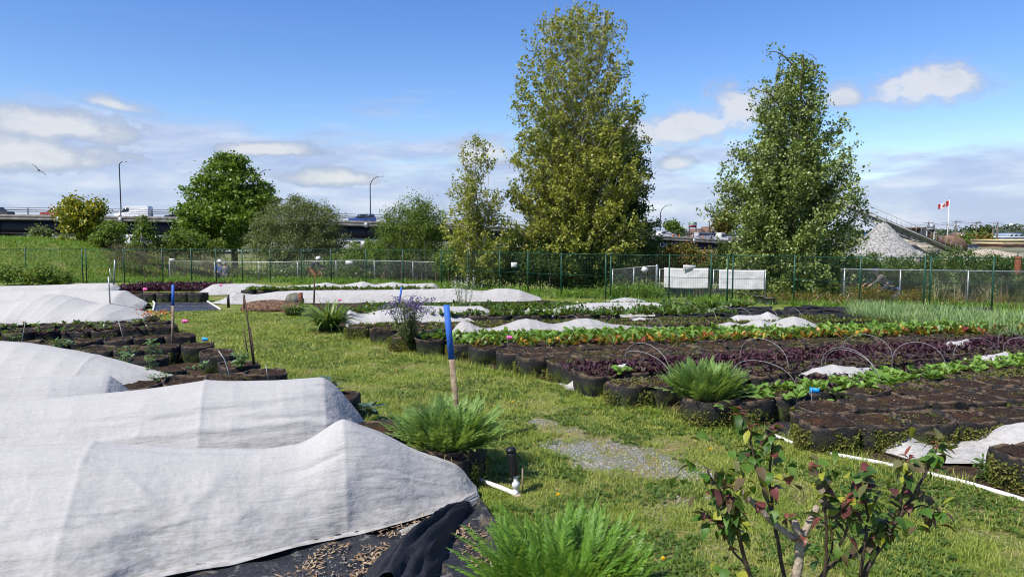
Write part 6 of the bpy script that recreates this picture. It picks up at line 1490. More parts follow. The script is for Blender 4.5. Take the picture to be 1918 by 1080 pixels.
# planters by the gate
M['grey_plastic'] = simple('grey_plastic', (0.16, 0.17, 0.18), (0.11, 0.115, 0.12), 12, 0.6)
for (px, py, w, lab) in ((1424, 562, .34, 'dark grey square planter beside the right gate leaf'), (1441, 566, .30, 'second dark grey planter, lower, right of the first by the gate')):
    c = P(px, py + 4, 0); t = thing('planter', lab, 'planter', c); p = 0.22
    for sx, sy, w_, d_ in ((0, -w / 2, w, .02), (0, w / 2, w, .02), (-w / 2, 0, .02, w - .04), (w / 2, 0, .02, w - .04)): pass
    MB().lathe([(w * .62, 0), (w * .70, p), (w * .74, p), (w * .74, p + .025), (w * .64, p + .025), (w * .62, p - .03), (0, p - .03)], n=4).build('box', M['grey_plastic'], t).rotation_euler = (0, 0, math.pi / 4)
    g = MB(); a = RNG.uniform(0, 6.28, 30); blades(g, np.column_stack([RNG.uniform(-.1, .1, (30, 2)), np.full(30, p - .02)]), a, RNG.uniform(.6, 1.4, 30), RNG.uniform(.1, .3, 30), np.full(30, .03), RNG.uniform(.2, 1, 30), OV2); g.build('plants', M['orange_bush'], t)
# ------------------------------------------------------------------ the road bridge and its traffic
M['girder'] = simple('shade_darkened_girder_blue', (0.013, 0.017, 0.027), (0.008, 0.011, 0.018), 0.6, 0.6, bmp=0.1)  # navy lowered to near black, with the deck overhang's shade in the colour
M['concrete'] = simple('weathered_concrete', (0.25, 0.235, 0.215), (0.11, 0.10, 0.09), 0.9, 0.9, detail=6)
M['rail_paint'] = simple('dark_bridge_railing', (0.05, 0.055, 0.065), (0.035, 0.04, 0.05), 3, 0.6)
M['glass'] = simple('dark_window_glass', (0.03, 0.04, 0.05), (0.02, 0.025, 0.03), 2, 0.1, spec=0.8)
M['tyre'] = simple('black_tyre', (0.02, 0.02, 0.02), (0.014, 0.014, 0.014), 20, 0.85)
M['lamp_glass'] = simple('pale_lamp_glass', (0.6, 0.6, 0.58), (0.5, 0.5, 0.48), 20, 0.2)
M['graffiti'] = simple('pale_graffiti_paint', (0.45, 0.5, 0.58), (0.36, 0.4, 0.48), 2, 0.7)
BKEY = [(-260, 397, 108), (0, 401, 108), (330, 406, 109), (690, 413, 113), (1000, 427, 124), (1240, 441, 136), (1375, 450, 144), (1560, 458, 158)]
BP_ = np.array([D(a, b, c) for a, b, c in BKEY])
tt = np.linspace(0, len(BP_) - 1, 61)
BR = np.stack([np.interp(tt, np.arange(len(BP_)), BP_[:, i]) for i in range(3)], 1)
ker = np.ones(9) / 9
BR = np.stack([np.convolve(np.pad(BR[:, i], 4, mode='reflect', reflect_type='odd'), ker, 'valid') for i in range(3)], 1)
tn = np.gradient(BR[:, :2], axis=0); tn /= np.linalg.norm(tn, axis=1, keepdims=True)
nr = np.stack([-tn[:, 1], tn[:, 0]], 1)                     # to the far side
t = thing('road_bridge', 'long dark steel girder road bridge crossing behind the trees', 'bridge', (0, 0, 0))
def sweep(sec, name, m, par, closed=True):
    """sec: list of (offset to the far side, dz)"""
    G = np.stack([np.column_stack([BR[:, :2] + nr * o_, BR[:, 2] + dz]) for o_, dz in sec], 1)
    return MB().grid(G, closed=closed).build(name, m, par)
sweep([(0, 0), (0.35, 0), (0.35, -0.5), (0, -0.5)], 'parapet', M['concrete'], t)
sweep([(13.0, 0), (13.35, 0), (13.35, -0.5), (13.0, -0.5)], 'parapet', M['concrete'], t)
sweep([(0.36, -0.5), (13, -0.5), (13, -0.85), (-0.1, -0.85), (-0.1, -0.505), (0.36, -0.505)], 'deck', M['concrete'], t)
g1_ = sweep([(0.5, -0.86), (0.9, -0.86), (0.9, -2.75), (0.5, -2.75)], 'girder', M['girder'], t)
sweep([(0.1, -0.86), (1.3, -0.86), (1.3, -0.95), (0.1, -0.95)], 'flange', M['girder'], t)
sweep([(0.3, -2.76), (1.1, -2.76), (1.1, -2.84), (0.3, -2.84)], 'flange', M['girder'], t)
sweep([(11.5, -0.86), (12, -0.86), (12, -2.75), (11.5, -2.75)], 'girder', M['girder'], t)
for dz in (0.38, 0.68, 1.0): sweep([(0.12, dz), (0.2, dz), (0.2, dz + .07), (0.12, dz + .07)], 'rail', M['rail_paint'], t)
sweep([(13.12, 0.9), (13.2, 0.9), (13.2, 0.97), (13.12, 0.97)], 'rail', M['rail_paint'], t)
SL = np.concatenate([[0], np.cumsum(np.linalg.norm(np.diff(BR, axis=0), axis=1))])
def bat(s): return np.array([np.interp(s, SL, BR[:, i]) for i in range(3)]), np.array([np.interp(s, SL, nr[:, i]) for i in range(2)])
def bpx(px):
    f = BR[:, 0] / BR[:, 1]; return float(np.interp((px - 959) / FPX / (_c + .07 * _s), f, SL))
pm = MB().box((0, 0, 0.52), (0.12, 0.1, 1.05)).mesh('rail_post'); pm.materials.append(M['rail_paint'])
sm2 = MB().box((0, 0, -0.42), (0.55, 0.1, 0.75)).mesh('drain_plate'); sm2.materials.append(M['galv'])
st_ = MB().box((0, 0, -1.80), (0.16, 0.16, 1.8)).mesh('stiffener'); st_.materials.append(M['girder'])
s = 2.0; k = 0
while s < SL[-1] - 2:
    p, n_ = bat(s); q = p[:2] + n_ * 0.16
    o = bpy.data.objects.new('rail_post', pm); COL.objects.link(o); o.parent = t; o.location = (q[0], q[1], p[2])
    if k % 2 == 0:
        o = bpy.data.objects.new('stiffener', st_); COL.objects.link(o); o.parent = t; q = p[:2] + n_ * 0.42; o.location = (q[0], q[1], p[2])
        o = bpy.data.objects.new('drain_plate', sm2); COL.objects.link(o); o.parent = t; q = p[:2] - n_ * 0.17; o.location = (q[0], q[1], p[2] - .2)
    s += 4.6; k += 1
for px in (-60, 470, 905, 1330):
    p, n_ = bat(bpx(px)); q = p[:2] + n_ * 6
    g = MB()
    for o_ in (1.5, 11): r_ = p[:2] + n_ * o_; g.tube([[r_[0], r_[1], -1.5], [r_[0], r_[1], 1], [r_[0], r_[1], p[2] - 3.9]], 0.6, 14)
    a_ = p[:2] + n_ * 0.2; b_ = p[:2] + n_ * 12.4; g.beam([a_[0], a_[1], p[2] - 3.4], [b_[0], b_[1], p[2] - 3.4], 1.3, 1.1)
    g.build('pier', M['concrete'], t)
for ch, px in (('O', 1243.5), ('I', 1252), ('S', 1261.5), ('Z', 1270), ('P', 1279)):
    p, n_ = bat(bpx(px)); q = p[:2] + n_ * 0.48
    text(ch, t, (q[0], q[1], p[2] - 1.75), 1.5, M['graffiti'], (math.pi / 2, 0, math.atan2(-n_[0], n_[1])), 'graffiti_letter')
def lamp(px, top_py, label, reach=1.9, side=1, off=13.6, thick=0.10):
    p, n_ = bat(bpx(px)); q = p[:2] + n_ * off; y = q[1]; q = np.array([D(px, 400, y)[0], y, p[2] - 0.5])
    hgt = D(px, top_py, y)[2] - q[2]; t_ = thing('street_lamp', label, 'street lamp', q)
    th = np.linspace(0, 1.45, 9); r = reach
    arm = [[0, 0, 0], [0, 0, hgt * .5], [0, 0, hgt - r]] + [[side * r * (1 - math.cos(a)), 0, hgt - r + r * math.sin(a)] for a in th[1:]]
    MB().tube(arm, np.linspace(thick, thick * .55, len(arm)), 7).build('pole', M['rail_paint'], t_, smooth=True)
    e = arm[-1]; MB().lathe([(0, -.08), (.16, -.06), (.2, 0), (.12, .08), (0, .1)], n=10).build('lamp_head', M['galv'], t_, smooth=True, loc=(e[0] + side * .35, e[1], e[2])).scale = (2.2, 1, 1)
lamp(227, 303, 'tall street lamp on the bridge at far left, with a very short arm', 0.7, 1)
lamp(484, 318, 'street lamp whose curved top shows above the right side of the maple', 1.8, 1)
lamp(694, 330, 'curved street lamp on the bridge above the gap between the two willows', 1.9, 1)
lamp(1237, 384, 'curved street lamp on the bridge right of the tallest cottonwood', 1.9, 1)
lamp(1329, 404, 'street lamp on the bridge at the tip of the right cottonwood branch', 1.6, 1)

def vehicle(name, label, cat, px, lane, length, prof, width, paint, glass_spans, heading=1, wheel_r=0.33, roof_extra=None):
    """prof: side outline (x from the tail, z); glass_spans: quads in the side view"""
    p, n_ = bat(bpx(px)); q = p[:2] + n_ * lane; z = p[2] - 0.49
    x = D(px, 400, q[1])[0]; rz = math.atan2(-n_[0], n_[1])
    t_ = thing(name, label, cat, (x, q[1], z), rz + (0 if heading > 0 else math.pi))
    bm = bmesh.new(); pr = [(a - length / 2, b) for a, b in prof]
    f0 = [bm.verts.new((a, -width / 2, b)) for a, b in pr]; f = bm.faces.new(f0)
    r = bmesh.ops.extrude_face_region(bm, geom=[f]); bmesh.ops.translate(bm, verts=[v for v in r['geom'] if isinstance(v, bmesh.types.BMVert)], vec=(0, width, 0))
    bmesh.ops.recalc_face_normals(bm, faces=bm.faces)
    for v in bm.verts:
        if v.co.z > 0.95: v.co.y *= 0.86
    bmesh.ops.bevel(bm, geom=list(bm.edges), offset=0.06, segments=2, affect='EDGES', clamp_overlap=True)
    me = bpy.data.meshes.new('body'); bm.to_mesh(me); bm.free(); me.materials.append(paint)
    o = bpy.data.objects.new('body', me); COL.objects.link(o); o.parent = t_
    for sp in glass_spans:
        for sy in (-1, 1):
            yy = width / 2 * 0.90 * sy
            pl = [(a - length / 2, (yy if b > 0.95 else width / 2 * sy) + sy * .012 + (0.0 if b > 1.2 else sy * .01), b) for a, b in sp]
            MB().prism(pl, (0, 0, 0), (0, -.05 * sy, 0)).build('window', M['glass'], t_)
    for xx in (0.18, 0.80):
        for sy in (-1, 1):
            w_ = MB().lathe([(0, -.1), (wheel_r * .9, -.1), (wheel_r, -.06), (wheel_r, .06), (wheel_r * .9, .1), (0, .1)], n=18).build('wheel', M['tyre'], t_, smooth=True, loc=(length * xx - length / 2, sy * (width / 2 - .06), wheel_r)); w_.rotation_euler = (math.pi / 2, 0, 0)
            MB().lathe([(0, -.112), (wheel_r * .6, -.112), (wheel_r * .6, .112), (0, .112)], n=12).build('rim', M['galv'], w_)
    for sy in (-1, 1):
        MB().box((length / 2 - .05, sy * width * .33, .66), (.12, .32, .14)).build('headlight', M['lamp_glass'], t_)
        MB().box((-length / 2 + .05, sy * width * .36, .78), (.12, .22, .18)).build('tail_light', M['red_ink'], t_)
    return t_
CARP = [(0.05, .32), (4.3, .32), (4.4, .55), (4.35, .78), (3.2, .95), (2.5, 1.38), (1.1, 1.42), (0.35, 1.0), (0, .92)]
CARG = [[(0.75, .98), (1.2, 1.33), (1.75, 1.34), (1.75, .98)], [(1.85, .98), (1.85, 1.34), (2.45, 1.31), (2.95, .98)]]
SUVP = [(0.05, .36), (4.4, .36), (4.5, .6), (4.42, .98), (3.35, 1.08), (2.75, 1.66), (0.4, 1.70), (0.08, 1.1), (0, .92)]
SUVG = [[(0.4, 1.1), (0.55, 1.55), (1.5, 1.57), (1.5, 1.1)], [(1.6, 1.1), (1.6, 1.57), (2.7, 1.55), (3.1, 1.1)]]
VANP = [(0.02, .38), (5.2, .38), (5.3, .6), (5.2, .98), (4.5, 1.15), (3.75, 1.98), (3.4, 2.12), (0.1, 2.14), (0, 1.9)]
VANG = [[(3.0, 1.2), (3.0, 1.85), (3.6, 1.85), (4.25, 1.2)]]
def paint(n, c): return simple(n, c, tuple(k * .85 for k in c), 3, 0.28, spec=0.6)
MW, MR, MD, MB_, MO, MG = paint('white_car_paint', (.78, .78, .77)), paint('red_car_paint', (.28, .02, .03)), paint('dark_car_paint', (.03, .03, .035)), paint('blue_car_paint', (.05, .09, .26)), paint('orange_red_car_paint', (.45, .08, .03)), paint('silver_car_paint', (.42, .43, .44))
MVW = VANP
vehicle('van', 'white panel van driving on the bridge beside the left street lamp', 'van', 250, 3.2, 5.3, VANP, 1.9, MW, VANG, -1, .36)
vehicle('car', 'dark red car on the bridge behind the yellow laburnum', 'car', 108, 3.2, 4.4, SUVP, 1.8, MR, SUVG, -1)
vehicle('car', 'dark car on the bridge cut by the left edge of the view', 'car', -6, 3.2, 4.4, SUVP, 1.8, MD, SUVG, 1)
vehicle('car', 'dark car just right of the white van on the bridge', 'car', 338, 3.2, 4.4, CARP, 1.8, MD, CARG, -1)
vehicle('car', 'orange red car glimpsed through the right side of the maple', 'car', 470, 3.2, 4.4, CARP, 1.8, MO, CARG, -1)
vehicle('car', 'dark blue car on the bridge at the foot of the curved lamp between the willows', 'car', 678, 3.2, 4.5, SUVP, 1.85, MB_, SUVG, -1)
vehicle('car', 'silver car on the low right end of the bridge', 'car', 1318, 4.0, 4.4, SUVP, 1.8, MG, SUVG, 1)
vehicle('car', 'blue car on the low right end of the bridge beside the lamp', 'car', 1336, 7.0, 4.4, SUVP, 1.8, MB_, SUVG, 1)
vehicle('pickup_truck', 'pale pickup truck at the end of the bridge by the right cottonwood', 'truck', 1352, 4.0, 5.2, SUVP[:5] + [(2.9, 1.75), (1.9, 1.8), (1.75, 1.05), (0, 1.0)], 1.9, MW, [[(2.0, 1.1), (2.05, 1.62), (2.85, 1.6), (3.2, 1.1)]], 1, .38)
vehicle('car', 'small white car on the bridge deck right of the tallest cottonwood', 'car', 1246, 4.0, 4.3, CARP, 1.75, MW, CARG, 1)
# cones and boxes on the bridge end
M['cone'] = simple('orange_cone', (.65, .16, .03), (.5, .1, .02), 5, .6)
for i, px in enumerate((1268, 1280, 1324)):
    p, n_ = bat(bpx(px)); c = p[:2] + n_ * 1.2
    tag(MB().lathe([(.32, 0), (.32, .05), (.2, .05), (.13, .5), (.05, 1.0), (0, 1.02)], n=12).build('traffic_drum', M['cone'], loc=(c[0], c[1], p[2] - .45)), ('orange traffic drum on the bridge right of the tallest cottonwood', 'orange traffic drum on the bridge below the green billboard', 'orange traffic drum on the bridge at the foot of the right lamp')[i], 'traffic drum')
# billboard
y = 168; c = D(1297, 440, y); t = thing('billboard', 'small green and maroon billboard on two legs beyond the bridge', 'billboard', (c[0], c[1], 0))
zt, zm, zb = D(1297, 416, y)[2], D(1297, 421.5, y)[2], D(1297, 426, y)[2]; w_ = 14.5 * y / FPX
M['bill_green'] = simple('green_sign', (.01, .13, .07), (.01, .10, .05), 3, .5); M['bill_red'] = simple('maroon_sign', (.16, .02, .04), (.11, .015, .03), 3, .5); M['cream'] = simple('cream_sign', (.62, .64, .52), (.55, .57, .45), 3, .5)
MB().box((0, 0, (zt + zm) / 2), (w_, .3, zt - zm)).build('upper_panel', M['bill_green'], t); MB().box((0, 0, (zm + zb) / 2 - .004), (w_ * .985, .28, zm - zb)).build('lower_panel', M['bill_red'], t)
MB().box((0, -.16, zm + .12), (w_ * .86, .03, .22)).build('stripe', M['cream'], t)
text('SALE', t, (0, -.17, zm + .48), .42, M['cream']) if False else MB().box((-.1, -.16, zm + .45), (w_ * .45, .03, .2)).build('lettering_band', M['cream'], t)
for sx in (-1, 1): MB().beam([sx * w_ * .44, 0, -1], [sx * w_ * .44, 0, zb], .22, .22).build('leg', M['rail_paint'], t)

# ------------------------------------------------------------------ gravel works beyond the right hedge
M['grav_pile'] = simple('crushed_gravel', (0.34, 0.33, 0.31), (0.12, 0.115, 0.11), 4.5, 0.95, bmp=1.0, detail=5, lo=.36, hi=.6, bscale=6)
def heap(name, label, px, base_py, top_py, y, hw, m, seed, n=60, cat='gravel pile', ymul=1.0, stones=0):
    c = D(px, base_py, y); H_ = D(px, top_py, y)[2] - (-0.9); r = hw * y / FPX
    a = np.arange(n) / n * 6.283; f = np.linspace(1.15, 0.0, 24)
    A_, F_ = np.meshgrid(a, f, indexing='xy')
    X = np.cos(A_) * F_ * r; Y = np.sin(A_) * F_ * r * ymul
    nz = fbm(np.stack([X * .5, Y * .5, X * 0 + seed], -1).reshape(-1, 3), seed, 4).reshape(X.shape) - .5
    Z = H_ * (1.1 - np.sqrt(F_ ** 2 + 0.012)) + nz * H_ * .16 * (F_ > .02) + (fbm(np.stack([X * 4, Y * 4, X * 0], -1).reshape(-1, 3), seed + 1, 2).reshape(X.shape) - .5) * .3
    o = MB().grid(np.stack([X, Y, Z], -1), closed=True).build(name, m, loc=(c[0], c[1], -0.95)); return tag(o, label, cat)
heap('gravel_pile', 'tall grey crushed gravel pile under the conveyor', 1652, 482, 418, 84, 74, M['grav_pile'], 5)
heap('gravel_pile', 'low spread of grey gravel at the right foot of the tall pile', 1712, 484, 466, 82, 42, M['grav_pile'], 6)
M['sand'] = simple('pale_sand', (.42, .36, .28), (.30, .25, .19), 1.2, .95, bmp=.6)
heap('sand_pile', 'low sandy pile at the right end of the gravel works', 1850, 486, 466, 95, 70, M['sand'], 7, cat='sand pile')
heap('sand_pile', 'small tan sand heap behind the green hedge right of the conveyor foot', 1805, 484, 468, 88, 40, M['sand'], 8, cat='sand pile')
M['conv'] = simple('grey_conveyor_steel', (.36, .37, .37), (.22, .22, .22), 2, .6); M['belt'] = simple('black_rubber_belt', (.025, .025, .027), (.015, .015, .015), 3, .8)
M['rusty'] = simple('rusty_plate', (.20, .12, .08), (.11, .065, .045), 1.2, .85, bmp=.3); M['block'] = None
y = 90; A_ = D(1560, 372, y); B_ = D(1797, 473, y - 2)
t = thing('conveyor', 'long sloping truss conveyor rising left over the gravel pile', 'conveyor', A_)
def cv(s, dy=0, dz=0): p = A_ + (B_ - A_) * s - A_; return p + [0, dy, dz]
g = MB()
for dy in (0, 1.5):
    g.beam(cv(0, dy), cv(1, dy), .18, .34); 
    low = [cv(s, dy, -0.95 * math.sin(min(1, max(0, s * 1.25)) * 3.14) ** .5 if 0 < s < .8 else -.0) for s in np.linspace(0, .8, 19)]
    g.tube(low, .07, 5)
    for i in range(18):
        a, b = cv(.8 * i / 18, dy), cv(.8 * (i + 1) / 18, dy)
        g.tube([low[i], (np.array(low[i]) + b) / 2, b] if i % 2 else [a, (a + low[i + 1]) / 2, low[i + 1]], .035, 4); g.tube([b, (b + low[i + 1]) / 2, low[i + 1]], .03, 4)
g.build('truss', M['conv'], t)
MB().beam(cv(-.005, .75, .28), cv(1, .75, .28), 1.1, .12).build('belt', M['belt'], t)
g = MB()
for s in np.linspace(0.01, .99, 44): g.beam(cv(s, .15, .15), cv(s, 1.35, .15), .1, .14)
g.build('roller', M['conv'], t)
g = MB(); g.tube([cv(0.02, -.25, .95), cv(.5, -.25, .95), cv(1, -.25, .95)], .03, 4)
for s in np.linspace(0.42, 1, 16): g.tube([cv(s, -.25, 0), cv(s, -.25, .5), cv(s, -.25, .95)], .03, 4)
g.build('handrail', M['conv'], t); MB().beam(cv(.42, -.35, -.02), cv(1, -.35, -.02), .6, .08).build('walkway', M['conv'], t)
for s0, sp in ((.40, 1.4), (.55, -2.0), (.46, 2.2)):
    for dy in (0, 1.5): MB().beam(cv(s0, dy, -.1), np.array([cv(s0)[0] + sp, dy, -A_[2] - .9]), .16, .16).build('leg', M['conv'], t)
def mk_block():
    m, t_, out = newmat('stacked_concrete_blocks'); br = t_.node('ShaderNodeTexBrick')
    co = t_.node('ShaderNodeTexCoord').outputs['Object']; x, y_, z = t_.sep(co); cb = t_.node('ShaderNodeCombineXYZ', ins={0: t_.math('ADD', x, y_), 1: z})
    t_.put(br.inputs['Vector'], cb.outputs[0]); br.inputs['Scale'].default_value = 1.0; br.inputs['Brick Width'].default_value = 1.5; br.inputs['Row Height'].default_value = .75; br.inputs['Mortar Size'].default_value = .05
    br.inputs['Color1'].default_value = (.40, .36, .29, 1); br.inputs['Color2'].default_value = (.33, .30, .25, 1); br.inputs['Mortar'].default_value = (.12, .11, .09, 1)
    b = pbsdf(t_, t_.mix(.35, br.outputs[0], t_.ramp(t_.noise(co, 1.2, 5), [(.35, (.2, .18, .14)), (.65, (.46, .42, .34))])), .95, 0, .1); t_.l.new(b.outputs[0], out.inputs[0]); return m
M['block'] = mk_block()
c = D(1712, 480, 92); t = thing('loading_bunker', 'tan block walled loading bunker with dark openings under the conveyor', 'bunker', (c[0], c[1], -.95))
zt = D(1712, 440, 92)[2] + .95; W_ = 85 * 92 / FPX
MB().box((-.6, 1.2, zt * .42), (W_, 1.6, zt * .84)).build('wall', M['block'], t); MB().box((W_ * .05, -.4, zt * .3), (W_ * .8, 1.4, zt * .6)).build('wall', M['block'], t)
for k in range(4): MB().beam([-W_ * .30 + k * 1.0, 1.1, zt * .80], [-W_ * .22 + k * 1.0, 1.3, zt * 1.3], .35, .9).build('buttress', M['block'], t)
MB().box((W_ * -.08, 1.9, zt * 1.04), (W_ * .62, .5, zt * .42)).build('opening_shade', M['belt'], t); MB().box((W_ * -.08, 1.4, zt * 1.28), (W_ * .70, 2.4, .22)).build('roof', M['rusty'], t)  # solid black box painted for the shade inside the openings, under a rusty roof
c = D(1738, 450, 97); t = thing('hopper', 'rusty feed hopper under a small flat roof behind the conveyor', 'hopper', (c[0], c[1], -.95))
zz = lambda py: D(1738, py, 97)[2] + .95
k_ = 97 / FPX
MB().lathe([(3 * k_, zz(448)), (9 * k_, zz(434)), (9 * k_, zz(431)), (8.5 * k_, zz(431)), (2 * k_, zz(446))], n=4).build('bin', M['rusty'], t).rotation_euler = (0, 0, .785)
MB().box((0, 0, zz(430) + .1), (20 * k_, 1.4, .16)).build('roof', M['conv'], t)
for sx in (-1, 1):
    for sy in (-.5, .5): MB().beam([sx * 7 * k_, sy, 0], [sx * 7 * k_, sy, zz(430)], .14, .14).build('leg', M['conv'], t)
MB().box((1.2 * k_ * 4, 0, zz(430) + .45), (7 * k_, .9, .5)).build('tank', M['galv'], t)
c = D(1790, 455, 93); t = thing('chute', 'rust brown sheet metal chute house at the foot of the conveyor', 'chute', (c[0], c[1], -.95)); k_ = 93 / FPX; zz = lambda py: D(1790, py, 93)[2] + .95
pl = [(-24 * k_, 0, zz(452)), (-18 * k_, 0, zz(441)), (2 * k_, 0, zz(446)), (12 * k_, 0, zz(458)), (12 * k_, 0, zz(472)), (-4 * k_, 0, zz(466))]
MB().prism([(a, -1.2, b) for a, b in [(p[0], p[2]) for p in pl]], (0, 0, 0), (0, 2.6, 0)).build('housing', M['rusty'], t)
for sx in (-10, 8): MB().beam([sx * k_, -1, 0], [sx * k_, -1, zz(466)], .18, .18).build('leg', M['conv'], t)
# rusty post, concrete post
for px, tp, bp, yy, w_, m, nm, lab in ((1906, 480, 506, 27.5, .2, 'rust', 'steel_post', 'short rust brown steel post rising from the hedge at the right edge'), (1719, 478, 502, 33, .17, 'concrete', 'concrete_post', 'weathered pale post standing in the hedge below the gravel pile')):
    b, a = D(px, bp + 6, yy), D(px, tp, yy); h = a[2] - b[2]
    tag(MB().lathe([(w_ * .7, 0), (w_ * .7, h - .03), (w_ * .64, h), (0, h)], n=4).build(nm, M[m], loc=b.tolist()), lab, 'post')
# flag
y = 200; b = D(1775, 440, y); a = D(1775.5, 373, y)
t = thing('flagpole', 'tall thin white flagpole behind the gravel works', 'flagpole', (b[0], b[1], -1)); MB().tube([[0, 0, 0], [0, 0, 5], [0, 0, a[2] + 1]], [.16, .13, .08], 8).build('pole', M['white_paint'], t)
MB().lathe([(0, 0), (.16, .1), (0, .25)], n=8).build('finial', M['galv'], t, loc=(0, 0, a[2] + 1))
def flag_mesh():
    u = np.linspace(0, 1, 49); v = np.linspace(0, 1, 25); uu, vv = np.meshgrid(u, v, indexing='ij'); W_, H_ = 2.9, 1.5
    X = -uu * W_; Z = -vv * H_ - uu * 1.05 + .10 * np.sin(uu * 7 + vv); Y = .28 * np.sin(uu * 9 + vv * .8) * uu ** .5
    return np.stack([X, Y, Z], -1)
m, t_, out = newmat('red_and_white_flag_cloth')
uvn = t_.node('ShaderNodeAttribute', attribute_name='flag_uv').outputs['Vector']; ux, uy, _z = t_.sep(uvn)
band = t_.math('GREATER_THAN', t_.math('ABSOLUTE', t_.math('SUBTRACT', ux, .5)), .25)
lx = t_.math('MULTIPLY', t_.math('ABSOLUTE', t_.math('SUBTRACT', ux, .5)), 2.0); ly = t_.math('SUBTRACT', uy, .52)     # leaf emblem: eleven-pointed outline from polar distance
ang = t_.math('ARCTAN2', lx, t_.math('MULTIPLY', ly, -1)); rad = t_.math('SQRT', t_.math('ADD', t_.math('MULTIPLY', lx, lx), t_.math('MULTIPLY', ly, ly)))
lim = t_.math('ADD', .25, t_.math('MULTIPLY', t_.math('COSINE', t_.math('MULTIPLY', ang, 6.0)), .09))
leaf = t_.math('LESS_THAN', rad, lim)
b_ = pbsdf(t_, t_.mix(t_.math('MAXIMUM', band, leaf), (.78, .77, .76, 1), (.55, .03, .03, 1)), .7, 0, .2)
tr = t_.node('ShaderNodeBsdfTranslucent', ins={'Color': t_.mix(t_.math('MAXIMUM', band, leaf), (.78, .77, .76, 1), (.55, .03, .03, 1))})
mx = t_.node('ShaderNodeMixShader', ins={0: .3, 1: b_.outputs[0], 2: tr.outputs[0]}); t_.l.new(mx.outputs[0], out.inputs[0])
F = flag_mesh(); o = MB().grid(F).build('flag', m, smooth=True, loc=(b[0] - .1, b[1], a[2] - .45))
uu, vv = np.meshgrid(np.linspace(0, 1, 49), np.linspace(0, 1, 25), indexing='ij')
at_ = o.data.attributes.new('flag_uv', 'FLOAT_VECTOR', 'POINT'); at_.data.foreach_set('vector', np.stack([uu, vv, uu * 0], -1).ravel())
o.modifiers.new('thickness', 'SOLIDIFY').thickness = .01
tag(o, 'red and white national flag with a leaf, flying left from the white flagpole', 'flag')
# utility poles with wires
PO = []
for px, top, y, lab, tr_ in ((1738, 415, 230, 'utility pole above the hopper roof with two crossarms', 0), (1773, 418, 215, 'short utility pole with transformers beside the flagpole', 1), (1789, 413, 230, 'utility pole with two crossarms just right of the flagpole', 0), (1827, 415, 225, 'utility pole with one wide crossarm and hanging transformers', 1), (1859, 424, 260, 'shorter plain utility pole left of the tallest right one', 0), (1867, 416, 215, 'pale based utility pole nearest the right edge', 0)):
    b = D(px, 450, y); z = D(px, top, y)[2] + 1; t = thing('utility_pole', lab, 'utility pole', (b[0], b[1], -1)); M.setdefault('pole', simple('grey_pole_wood', (.20, .17, .14), (.13, .11, .09), 3, .9))
    MB().tube([[0, 0, 0], [0, 0, z * .5], [0, 0, z]], [.24, .2, .16], 7).build('pole', M['pole'], t)
    for k in range(2 if 'two' in lab else 1): MB().box((0, -.2, z - .35 - k * 1.4), (3.2 - k * .8, .2, .16)).build('crossarm', M['pole'], t)
    if tr_:
        for sx in (-.7, .7): MB().lathe([(0, 0), (.25, 0), (.25, .7), (0, .75)], n=10).build('transformer', M['galv'], t, loc=(sx, -.3, z - 2.2), smooth=True)
    PO.append(np.array([b[0], b[1] - .3, z - 1.3 ]))
PO.sort(key=lambda p: p[0])
wl = [D(1600, 420, 230)] + [PO[i] for i in (0, 2, 3, 5)] + [D(2050, 423, 210)]
for k, dz in ((0, 0), (1, .5)):
    g = MB()
    for a, b in zip(wl[:-1], wl[1:]):
        s = np.linspace(0, 1, 9)[:, None]; g.tube(a + (b - a) * s + np.array([0, 0, 1]) * (dz - .9 * (1 - (2 * s - 1) ** 2)), .035, 4, cap=False)
    tag(g.build('power_line', M['dark_rod']), ('lower', 'upper')[k] + ' power line strung along the utility poles at right', 'power line')
# far buildings
def building(label, px0, px1, base, top, y, wallm, roofm, depth=10, wins=0, pitch=0.0, name='building', door=False):
    a, b = D(px0, base, y), D(px1, base, y); zt = D(px0, top, y)[2]; z0 = -1.0; w_ = b[0] - a[0]; h = zt - z0
    t = thing(name, label, 'building', ((a[0] + b[0]) / 2, y, z0)); hw = h * (1 - pitch)
    MB().box((0, depth / 2, hw / 2), (w_, depth, hw)).build('wall', wallm, t)
    if pitch: MB().prism([(-w_ / 2 - .3, -.4, hw), (-w_ / 2 - .3, depth / 2, h), (-w_ / 2 - .3, depth + .4, hw)], (0, 0, 0), (w_ + .6, 0, 0)).build('roof', roofm, t)
    else: MB().box((0, depth / 2, hw + .15), (w_ + .5, depth + .5, .3)).build('roof', roofm, t)
    for k in range(wins):
        x = -w_ / 2 + w_ * (k + .5) / wins; f = MB().box((x, -.03, hw * .62), (w_ / wins * .55, .08, hw * .28)).build('window', M['white_paint'], t); MB().box((x, -.08, hw * .62), (w_ / wins * .48, .04, hw * .23)).build('pane', M['glass'], f)
    if door: MB().box((w_ * .32, -.04, hw * .22), (w_ * .1, .1, hw * .44)).build('door', M['red_ink'], t)
    return t
M['pale_wall'] = simple('pale_metal_siding', (.55, .56, .56), (.46, .47, .47), .4, .7); M['tan_wall'] = simple('orange_tan_siding', (.42, .24, .11), (.34, .19, .09), .5, .8); M['yellow_wall'] = simple('pale_yellow_siding', (.62, .50, .27), (.52, .42, .22), .5, .8)
M['blue_roof'] = simple('blue_grey_metal_roof', (.26, .33, .42), (.20, .26, .34), .4, .6); M['brick'] = simple('dull_brick', (.26, .14, .10), (.18, .10, .07), .6, .9)
building('long low white warehouse in the distance at right', 1838, 1990, 452, 445, 250, M['pale_wall'], M['pale_wall'], 30, 9)
building('pale yellow flat roofed shed near the right edge', 1878, 1980, 462, 451, 175, M['yellow_wall'], M['yellow_wall'], 12, 0)
